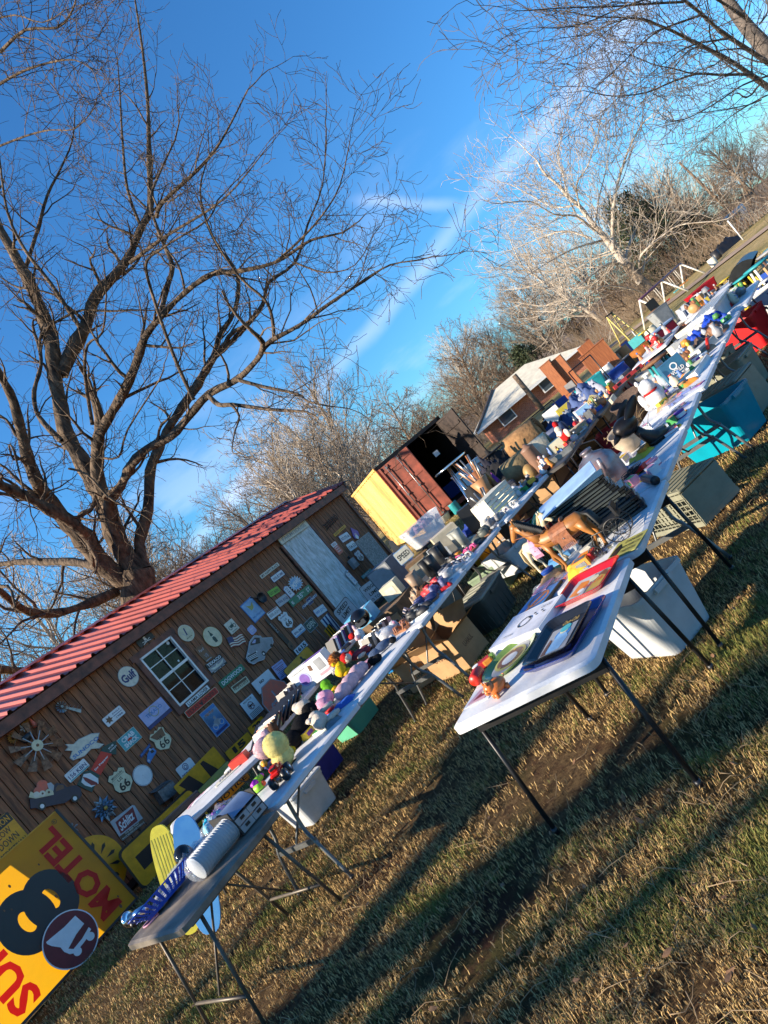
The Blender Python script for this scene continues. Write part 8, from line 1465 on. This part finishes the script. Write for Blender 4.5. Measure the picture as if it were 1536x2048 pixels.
mb = MB(); mb.tube([(0, 0, 0), (0, 0, .02)], .1, col(.6,.5,.2), 18); [mb.tube([(.1*math.cos(t*PI/8), .1*math.sin(t*PI/8), .01), (.1*math.cos(t*PI/8), .1*math.sin(t*PI/8), .18), (0, 0, .25)], .004, col(.6,.52,.25), 4) for t in range(16)]; tag(mb.build('bird_cage', M=TR((-3.9, 11.25, TH_), 0, 0, 0)), 'small yellow wire bird cage among the figurines', 'cage')
tote('yellow plastic tub at the far end of the ornament tables', (-4.15, 12.5, TH_), .4, .22, .16, .12, col(.6, .38, .02)); cardbox('blue bottle pack with red handle at the far table end', (-3.75, 12.2, TH_), .5, .3, .16, .12, CLR, [('t', 'r', 0, 0, .8, .5, 'b')], 'bottle_pack')
# ---------- yard beyond the tables ----------
PINE = pm('pine_varnish', (.36, .13, .05), .45, var=.35, scale=5, stretch=(8, 8, .6), col2=(.2, .06, .025)); DARKW = pm('dark_wood', (.1, .04, .022), .6, var=.3)
def gp(crop, x, y, d):      # ground point under a photo position at a chosen distance
    c = D(z(crop, *q952(x, y)), d); return Vector((c.x, c.y, 0))
def cab(label, c, w_, d_, h_, rz, m=PINE, z0=0., name='pine_cabinet', doors=1, slat=True):
    root = empty(name, (c.x, c.y, z0), rz, label, 'cabinet'); mb = MB(); mb.box((0, 0, h_/2), (w_, d_, h_), m); mb.box((0, 0, h_+.015), (w_+.06, d_+.06, .03), m)
    if slat: [mb.box(((i/11-.5)*w_*.94, -d_/2-.004, h_/2), (w_/16, .01, h_*.94), m) for i in range(12)]
    mb.build('body', root)
    for i in range(doors): mb = MB(); x = (i+.5)/doors*w_-w_/2; mb.box((x, -d_/2-.018, h_*.5), (w_/doors*.9, .016, h_*.8), m); mb.build('door', root)
    return root
rzf = R(37.5)
def at_d(px, py, d): c = D((px, py), d); return c
def gh(px, py, hpx): g = P((px, py), 0); return g, hpx*(g.x*F0.x+g.y*F0.y)/F
g, hh = gh(1226, 752, 70); cab('tall pine slatted cabinet standing in the yard', g, 1.0, .6, hh, rzf-.3, doors=0)
mb = MB(); mb.box((0, 0, .14), (.5, .35, .28), PINE); mb.box((.2, 0, .3), (.1, .3, .1), DARKW); tag(mb.build('wooden_box', M=TR((g.x-.1, g.y, hh+.03), rzf-.2)), 'small brown box on top of the tall pine cabinet', 'box')
g, hh = gh(1143, 792, 84); cab('narrow orange pine cupboard left of the slatted cabinet', g, .55, .4, hh, rzf-.5, doors=1, slat=False)
g, hh = gh(1160, 778, 78); cab('flat pine bookcase standing behind the narrow cupboard', g, .6, .3, hh, rzf-.5, doors=0, slat=False)
g, hh = gh(1285, 728, 30); cab('low dark brown open cabinet in front of the step ladder', g, 1.1, .5, hh, rzf, DARKW, doors=2, slat=False)
def rack(label, px, py, d, w_, h_, name='garment_rack'):
    c = at_d(px, py, d); root = empty(name, (c.x, c.y, 0), rzf, label, 'rack')
    for sx in (-w_/2, w_/2): mb = MB(); mb.tube([(sx, 0, 0), (sx, 0, h_)], .018, BLACK, 8); mb.tube([(sx, -.25, .02), (sx, .25, .02)], .015, BLACK, 6); mb.build('post', root)
    mb = MB(); mb.tube([(-w_/2, 0, h_), (w_/2, 0, h_)], .018, BLACK, 8); mb.build('rail', root); return root
rack('tall black frame between the two pine cabinets', 1190, 765, 20, .8, 1.25)
rack('black garment rack in front of the container opening', 985, 905, 13.5, 1.6, 1.2); rack('low black frame near the brick house', 1060, 850, 19, 1.8, 1.0)
c = at_d(1000, 900, 13.4); clothes('row of dark coats hanging on the garment rack', (c.x-.2, c.y-.1, .35), rzf, 1.3, .4, .95, [col(.012, .012, .015, .9), col(.03, .03, .05, .9)], 6, 'hanging_coats')
def pub_table():
    c = at_d(905, 935, 11.5); root = empty('bar_table', (c.x, c.y, 0), .3, 'high round bar table with chrome legs before the container', 'table'); h = c.z+.05
    mb = MB(); mb.lathe([(0, 0), (.3, 0), (.31, .012), (.3, .025), (0, .025)], pm('bar_top', (.25, .3, .36), .2, .2, var=.1), 30, c=(0, 0, h)); mb.lathe([(.312, .0), (.316, .012), (.312, .025)], CHROME, 30, c=(0, 0, h), cap=False); mb.build('table_top', root)
    for k in range(4): a = PI/4+k*PI/2; mb = MB(); mb.tube([(.08*math.cos(a), .08*math.sin(a), h), (.3*math.cos(a), .3*math.sin(a), .0)], .014, CHROME, 8); mb.build('leg', root)
    mb = MB(); mb.tube([(.22*math.cos(t*PI/12), .22*math.sin(t*PI/12), .35) for t in range(24)], .008, CHROME, 6, closed=True); mb.build('foot_ring', root)
pub_table()
c = at_d(880, 985, 13.2); cab('white chest freezer standing inside the open container', Vector((c.x-3.2, c.y+6.8)), .9, .6, .85, rzf, WHITE, .2, 'chest_freezer', 1, False)
for lab, px, py, d, hh, r_, m in (('black and copper umbrella stand near the container', 968, 1005, 9.6, .6, .1, col(.05, .05, .055)), ('tan leather golf bag beside the black umbrella stand', 955, 960, 10.4, .85, .13, col(.42, .2, .08)), ('brown carved wooden figure near the golf bag', 945, 945, 11., .9, .1, col(.35, .13, .05))):
    c = at_d(px, py, d); mb = MB(); mb.lathe([(r_*.9, 0), (r_, .03), (r_, hh*.6), (r_*.8, hh*.8), (r_*1.1, hh), (r_*.9, hh)], m, 16); [mb.tube([(r_*.4*math.cos(k), r_*.4*math.sin(k), hh*.9), (r_*1.2*math.cos(k), r_*1.2*math.sin(k), hh*1.3)], .015, (GREYM, m)[k % 2], 6) for k in range(5)]; tag(mb.build('tall_bin', M=TR((c.x, c.y, max(0, c.z-hh)), .3)), lab, 'container')
    mb = MB(); zz = max(.02, c.z-hh); mb.box((0, 0, zz/2), (.4, .4, zz), CARD); tag(mb.build('cardboard_box', M=TR((c.x, c.y, 0), .3)), 'carton under the '+lab[:lab.index(' near')] if ' near' in lab else 'carton under the '+lab[:30], 'box')
def ladder():
    c = P((1258, 700), 0); c = P((1268, 690), 0); root = empty('step_ladder', (c.x, c.y, 0), rzf+.2, 'yellow fibreglass step ladder standing open in the far yard', 'ladder'); Y = pm('ladder_yellow', (.62, .5, .16), .5, var=.1); h = 1.75
    for sx in (-1, 1):
        mb = MB(); mb.tube([(sx*.28, -.45, 0), (sx*.16, 0, h)], .035, Y, 4); mb.build('rail', root); mb = MB(); mb.tube([(sx*.26, .5, 0), (sx*.15, 0, h)], .028, Y, 4); mb.build('rail', root)
    for k in range(6): f = (k+1)/7; mb = MB(); mb.box((0, -.45*(1-f), h*f), (.56-.24*f, .09, .025), GREYM); mb.build('step', root)
    mb = MB(); mb.box((0, 0, h+.02), (.36, .2, .07), BLACK); mb.build('cap', root)
ladder()
def swing():
    root = empty('swing_set', (0, 0, 0), 0, 'white framed swing set with hanging seats at the edge of the wood', 'swing set'); WP = pm('swing_white', (.72, .68, .6), .5, var=.08); dd = [34, 38, 42]
    tops = [D((1285, 608), 34)+Vector((0,0,.3)), D((1332, 573), 38)+Vector((0,0,.2)), D((1366, 535), 42)+Vector((0,0,.2))]
    u = (tops[2]-tops[0]); u.z = 0; u.normalize(); v = Vector((-u.y, u.x, 0))
    for t in tops:
        t.z = 1.35
        for s in (-1, 1): mb = MB(); mb.tube([t, Vector((t.x, t.y, 0))+v*s*.7], .05, WP, 8); mb.build('leg', root)
    mb = MB(); mb.tube(tops, .06, pm('swing_purple', (.16, .06, .12), .5), 8); mb.build('top_beam', root)
    for f, m in ((.12, RED), (.3, RED), (.62, INK['t']), (.8, INK['o'])):
        p = tops[0].lerp(tops[2], f); mb = MB(); [mb.tube([p+u*s*.22, Vector((p.x, p.y, .4))+u*s*.22], .014, WP, 4) for s in (-1, 1)]; q_ = mb.build('chain', root); mb = MB(); mb.box((p.x, p.y, .37), (.5, .22, .06), m, rot=.6); mb.build('swing_seat', root)
swing()
def smoker():
    c = at_d(1572, 520, 13.4); root = empty('barrel_grill', (c.x, c.y, 0), 1.5, 'black barrel smoker grill with its lid open at the right edge', 'grill'); K = pm('grill_black', (.012, .012, .013), .35, .4, var=.3); zc = c.z-.12; n = 18
    mb = MB(); r = .36
    def half(a0, a1, cz, m, m2):
        vs = [(x, r*math.cos(a0+(a1-a0)*i/n), cz+r*math.sin(a0+(a1-a0)*i/n)) for x in (-.5, .5) for i in range(n+1)]; mb.add(vs, [(i, i+1, n+2+i, n+1+i) for i in range(n)], m, True); mb.add([(a, b*.97, cz+(c_-cz)*.97) for a, b, c_ in vs], [(n+1+i, n+2+i, i+1, i) for i in range(n)], m2, True)
        for x in (-.5, .5): mb.add([(x, r*math.cos(a0+(a1-a0)*i/n), cz+r*math.sin(a0+(a1-a0)*i/n)) for i in range(n+1)], [tuple(range(n+1))], m)
    half(PI, 2*PI, zc, K, K); mb.build('barrel', root); mb = MB(); half(-.1, PI*.9, zc+.32, K, GREYM); o = mb.build('lid', root); o.matrix_local = TR((0, .28, .05), 0, -.5)
    mb = MB(); mb.box((0, -.5, zc), (.9, .22, .03), GREYM); mb.build('side_shelf', root)
    for sx in (-.4, .4):
        for sy in (-.22, .22): mb = MB(); mb.tube([(sx, sy, zc-.25), (sx*1.1, sy*1.5, 0)], .025, K, 8); mb.build('leg', root)
    mb = MB(); mb.tube([(.55, .0, zc+.1), (.62, 0, zc+.2), (.62, 0, zc+.7)], .045, K, 10); mb.build('chimney', root)
    q = random.Random(2)
    for i in range(5): mm = (CHROME, WHITE, col(.5, .3, .15), GREYM, col(.1, .1, .2))[i]; bottle(['chrome pot on the grill shelf', 'white canister on the grill shelf', 'tan bowl inside the open grill', 'grey tin inside the open grill', 'dark jar inside the open grill'][i], (c.x-.3+.14*i, c.y-.25+.05*i, zc+(-.02 if i > 1 else .02)), .16, .06, mm, None, 'cooking_pot', 'pot')
smoker()
for i, (px, py, d, s, m, lab, cat, nm) in enumerate(((1487, 480, 42, 1., INK['w'], 'white upright pipe standing at the far lane', 'pole', 'pole'), (1480, 472, 60, 2.0, INK['w'], 'white parked trailer by the far lane', 'trailer', 'trailer'), (1455, 495, 46, .8, BLACK, 'black heap of tarps right of the swing set', 'tarp', 'tarp'), (1440, 520, 44, .6, DSTEEL, 'dark metal drum on the far grass', 'drum', 'drum'), (1432, 532, 40, .5, INK['c'], 'pale bucket on the far grass', 'bucket', 'bucket'), (1340, 645, 33, 1., BLACK, 'black chair near the swing set', 'chair', 'chair'))):
    c = D((px, py), d); mb = MB()
    if nm == 'pole': mb.tube([(0, 0, 0), (0, 0, 1.5)], .04, m, 8)
    elif nm == 'trailer': mb.rbox((0, 0, 1.), (3., 1.6, 1.5), m, .2); mb.box((0, 0, .2), (2.6, 1.2, .1), DSTEEL); [mb.lathe([(0, -.1), (.28, -.09), (.28, .09), (0, .1)], BLACK, 14, c=(sx, sy, .28), rot=Matrix.Rotation(PI/2, 4, 'X')) for sx in (-.5, .5) for sy in (-.75, .75)]; mb.box((0, -.81, 1.1), (1.6, .02, .5), INK['k'])
    elif nm == 'tarp': pile(mb, 1.8, 1., .8, [m], 3, 12)
    elif nm == 'chair': mb.box((0, 0, .42), (.5, .5, .06), m); mb.box((0, .24, .75), (.5, .05, .6), m); [mb.tube([(sx, sy, 0), (sx, sy, .42)], .02, m, 6) for sx in (-.22, .22) for sy in (-.22, .22)]
    else: mb.lathe([(s*.4, 0), (s*.45, s*.1), (s*.45, s), (s*.4, s)], m, 16)
    tag(mb.build(nm, M=TR((c.x, c.y, 0), rzf)), lab, cat)
mb = MB(); c = D((1441, 395), 66); mb.tube([(0, 0, 0), (.5, 0, 5), (.9, 0, 8.5)], [.16, .13, .1], BARKB, 8); tag(mb.build('utility_pole', M=TR((c.x, c.y, 0), rzf+PI)), 'leaning brown wooden pole in the wood at the right', 'pole')
c = D((1082, 815), 40); mb = MB(); mb.tube([(0, 0, 0), (0, 0, 2.6)], .16, BARKB, 8); tag(mb.build('tree_stump', M=TR((c.x, c.y, 0), 0)), 'broken brown trunk standing before the brick house', 'stump')
# crowded ground between the ornament tables and the right row, and the field behind them
KINDS = ['carton', 'bin', 'stool', 'drum', 'frame', 'pot', 'basket', 'chair', 'fan']
def junk(kind, c, s, m, m2, lab, rz):
    T = TR(c, rz); mb = MB()
    if kind == 'carton': mb.box((0, 0, s*.35), (s, s*.75, s*.7), m); mb.box((0, 0, s*.705), (s*1.0, s*.2, .006), m2); mb.box((0, -s*.377, s*.35), (s*.5, .006, s*.3), m2)
    elif kind == 'bin': shell(mb, s, s*.75, s*.65, m, .82); pile(mb, s*.8, s*.6, s*.25, [m2], int(s*100), 8); k = len(mb.v)-81; mb.v = mb.v[:k]+[(a, b, c_+s*.5) for a, b, c_ in mb.v[k:]]
    elif kind == 'stool':
        mb.lathe([(0, s), (s*.3, s), (s*.32, s*1.04), (0, s*1.05)], m, 14); [mb.tube([(s*.2*math.cos(a), s*.2*math.sin(a), s), (s*.32*math.cos(a), s*.32*math.sin(a), 0)], s*.03, m2, 6) for a in (.8, 2.4, 3.9, 5.5)]
    elif kind == 'drum': mb.lathe([(s*.4, 0), (s*.42, s*.05), (s*.4, s*.45), (s*.42, s*.5), (s*.4, s*.9), (s*.42, s), (s*.38, s), (s*.36, s*.1)], m, 18)
    elif kind == 'frame': mb.box((0, 0, s*.5), (s*.8, .03, s), m); mb.box((0, -.02, s*.5), (s*.66, .012, s*.86), m2)
    elif kind == 'pot': mb.lathe([(s*.25, 0), (s*.42, s*.2), (s*.4, s*.5), (s*.28, s*.6), (s*.32, s*.66), (s*.28, s*.66), (s*.3, s*.3)], m, 18)
    elif kind == 'basket': mb.lathe([(s*.3, 0), (s*.4, s*.35), (s*.42, s*.37), (s*.38, s*.37), (s*.28, s*.05)], m, 18); mb.tube([(s*.4*math.cos(t), 0, s*.36+s*.4*math.sin(t)) for t in (0, .5, 1.05, 1.57, 2.1, 2.6, 3.14)], s*.02, m, 6)
    elif kind == 'chair': mb.box((0, 0, s*.5), (s*.5, s*.5, s*.06), m); mb.box((0, s*.24, s*.85), (s*.5, s*.05, s*.5), m); [mb.tube([(sx*s, sy*s, 0), (sx*s, sy*s, s*.5)], s*.025, m2, 6) for sx in (-.22, .22) for sy in (-.22, .22)]
    else: mb.tube([(s*.35*math.cos(t*PI/8), 0, s*.6+s*.35*math.sin(t*PI/8)) for t in range(16)], s*.03, m, 6, closed=True); mb.tube([(0, 0, 0), (0, 0, s*.6)], s*.04, m2, 8); mb.lathe([(s*.25, 0), (s*.2, s*.05), (0, s*.06)], m2, 12)
    return tag(mb.build({'carton': 'cardboard_box', 'bin': 'storage_bin', 'fan': 'pedestal_fan', 'frame': 'framed_picture_board'}.get(kind, kind) if kind != 'frame' else 'wall_mirror', M=T), lab, {'frame': 'mirror', 'carton': 'box'}.get(kind, kind), 'odds and ends standing in the yard')
jc = dict(red=col(.5,.02,.02), blue=col(.02,.07,.35), tan=CARD, brown=DARKW, cream=col(.62,.56,.42), white=WHITE, grey=col(.28,.28,.29), black=BLACK, teal=col(.02,.28,.32), rust=RUST, orange=col(.6,.2,.03), yellow=col(.6,.42,.03), pine=PINE, silver=GREYM)
q = random.Random(12); jk = list(jc); js = set()
fields = [('between the dark tables and the bottles table', -3.3, -2.7, 9.6, 12.5, 16, .0), ('past the end of the dark ornament tables', -4.6, -2.6, 12.9, 16.5, 34, 0), ('left of the pine cabinets', -7.6, -5.2, 11.0, 15.5, 26, 0), ('beyond the far right tables', -2.9, -.9, 13., 16.6, 26, 0), ('in the grass before the step ladder', -6.2, -3.4, 16.5, 19.5, 16, 0), ('near the high bar table', -7.6, -6.0, 9.2, 11.0, 8, 0), ('in the grass behind the grill', -3.2, 1.5, 15.5, 21, 14, 0), ('before the brick house', -14., -8., 19, 27, 26, 0), ('along the lane beside the swing set', -9., -4., 22, 30, 16, 0)]
for (zn, x0, x1, y0, y1, n, zb) in fields:
    for i in range(n):
        for _ in range(40):
            a, b, k = q.choice(jk), q.choice(jk), q.choice(KINDS); lab = '%s %s with %s detail, %s' % (a, {'frame': 'framed mirror', 'fan': 'standing fan', 'bin': 'plastic bin'}.get(k, k), b, zn)
            if a != b and lab not in js: break
        js.add(lab); s = q.uniform(.35, .7)*(1.15 if k in ('chair', 'frame', 'fan', 'stool') else 1)
        x, y = q.uniform(x0, x1), q.uniform(y0, y1); stack = q.random() < .35; junk(k, (x, y, 0), s, jc[a], jc[b], lab, q.uniform(0, 6))
for i, (x, y, lab) in enumerate(((-3.0, 13.4, 'white topped folding table behind the dark ornament tables'), (-5.9, 12.6, 'folding table left of the pine cupboards'), (-2.1, 14.6, 'folding table beyond the clear bins'))):
    table(lab, x, y, 6*i, 1.8, .75, 'pair', top=LEDGE if i != 1 else MATS['table_dark'], legs=LEGK, group='tables beyond the rows')
    for j in range(12):
        for _ in range(40):
            a, b, k = q.choice(ck), q.choice(ck), q.randrange(5); l2 = '%s and %s %s on the %s' % (a, b, kn[k], lab)
            if a != b and l2 not in seen_: break
        seen_.add(l2); figurine(' '.join(l2.split()[:16]), (x-.1-.55*q.random(), y+.1+1.6*q.random(), TH_), q.uniform(.1, .28), cols_[a], cols_[b], k, 'ornaments crowding the far tables')
# ---------- small goods filling the gaps on the tables ----------
q = random.Random(21); CKS = dict(red=col(.55,.02,.02), blue=col(.03,.12,.5), yellow=col(.7,.5,.04), white=WHITE, black=BLACK, green=col(.05,.3,.08), pink=col(.7,.3,.4), orange=col(.7,.25,.03), silver=GREYM, clear=CLR, tan=CARD, purple=col(.2,.05,.35))
SK = ['flat card packet', 'small box', 'round tin', 'paperback', 'bead string', 'toy ball', 'folded cloth', 'hand tool']
def small(kind, c, rz, m, m2, lab):
    mb = MB(); k = SK.index(kind)
    if k == 0: mb.rbox((0, 0, .004), (.13, .09, .007), m, .01); mb.rect(-.05, -.03, .02, .03, .0085, m2)
    elif k == 1: mb.box((0, 0, .03), (.11, .07, .06), m); mb.rect(-.04, -.025, .04, .025, .0615, m2); mb.box((0, -.036, .03), (.07, .003, .03), m2)
    elif k == 2: mb.lathe([(.0, 0), (.045, 0), (.045, .05), (.047, .052), (.047, .06), (.0, .061)], m, 18); mb.lathe([(.0455, .01), (.0458, .011), (.0458, .04), (.0455, .041)], m2, 18, cap=False)
    elif k == 3: mb.box((0, 0, .012), (.12, .17, .022), WHITE); mb.box((0, 0, .024), (.124, .174, .003), m); mb.box((0, 0, .0012), (.124, .174, .002), m); mb.rect(-.04, .02, .04, .06, .0265, m2)
    elif k == 4: mb.tube([(.05*math.cos(t*.5)*(1+.2*math.sin(t)), .04*math.sin(t*.5), .006) for t in range(13)], .006, m, 6, closed=True)
    elif k == 5: mb.ell((0, 0, .035), .035, m, n=14); mb.lathe([(.0352, -.006), (.0357, 0), (.0352, .006)], m2, 16, c=(0, 0, .035), cap=False)
    elif k == 6: pile(mb, .2, .15, .05, [m], int(c[1]*10), 8)
    else: mb.tube([(-.09, 0, .012), (-.02, 0, .012)], .011, m, 8); mb.tube([(-.02, 0, .012), (.09, 0, .01)], .004, GREYM, 6)
    tag(mb.build(kind.replace(' ', '_'), M=TR(c, rz)), lab, kind.split()[-1], 'small goods strewn over the tables')
done = set()
for zn, x0, x1, y0, y1, n in (('beside the toy horses', -2.3, -1.62, 3.62, 4.0, 9), ('between jug and black stack', -2.3, -1.65, 4.5, 5.1, 12), ('beside the bronze bird', -2.25, -1.62, 5.3, 6.7, 20), ('around the white teddy', -2.2, -1.6, 6.95, 7.8, 16), ('around the teal blue book box', -2.2, -1.6, 8.1, 9.0, 14), ('near the felt hat', -2.1, -1.55, 9.1, 10.4, 14), ('on the farthest white table', -2.0, -1.35, 10.8, 12.3, 14),
  ('among the stuffed toys', -4.9, -4.3, 2.7, 4.7, 16), ('among the sandals', -4.95, -4.3, 4.95, 6.9, 18), ('around the laptop bag', -4.7, -4.1, 7.3, 8.5, 12), ('among the ornaments', -4.35, -3.75, 8.5, 12.2, 30), ('by the picture frames', -6.7, -6.2, 4.3, 6.2, 14), ('on the near left brown table', -4.85, -4.6, 1.75, 2.3, 5)):
    for i in range(n):
        for _ in range(50):
            a, b, k = q.choice(list(CKS)), q.choice(list(CKS)), q.choice(SK[:5]+SK[6:]); lab = '%s %s with %s mark, %s' % (a, k, b, zn)
            if a != b and lab not in done: break
        done.add(lab); small(k, (q.uniform(x0, x1), q.uniform(y0, y1), TH_), q.uniform(0, 6), CKS[a], CKS[b], lab)
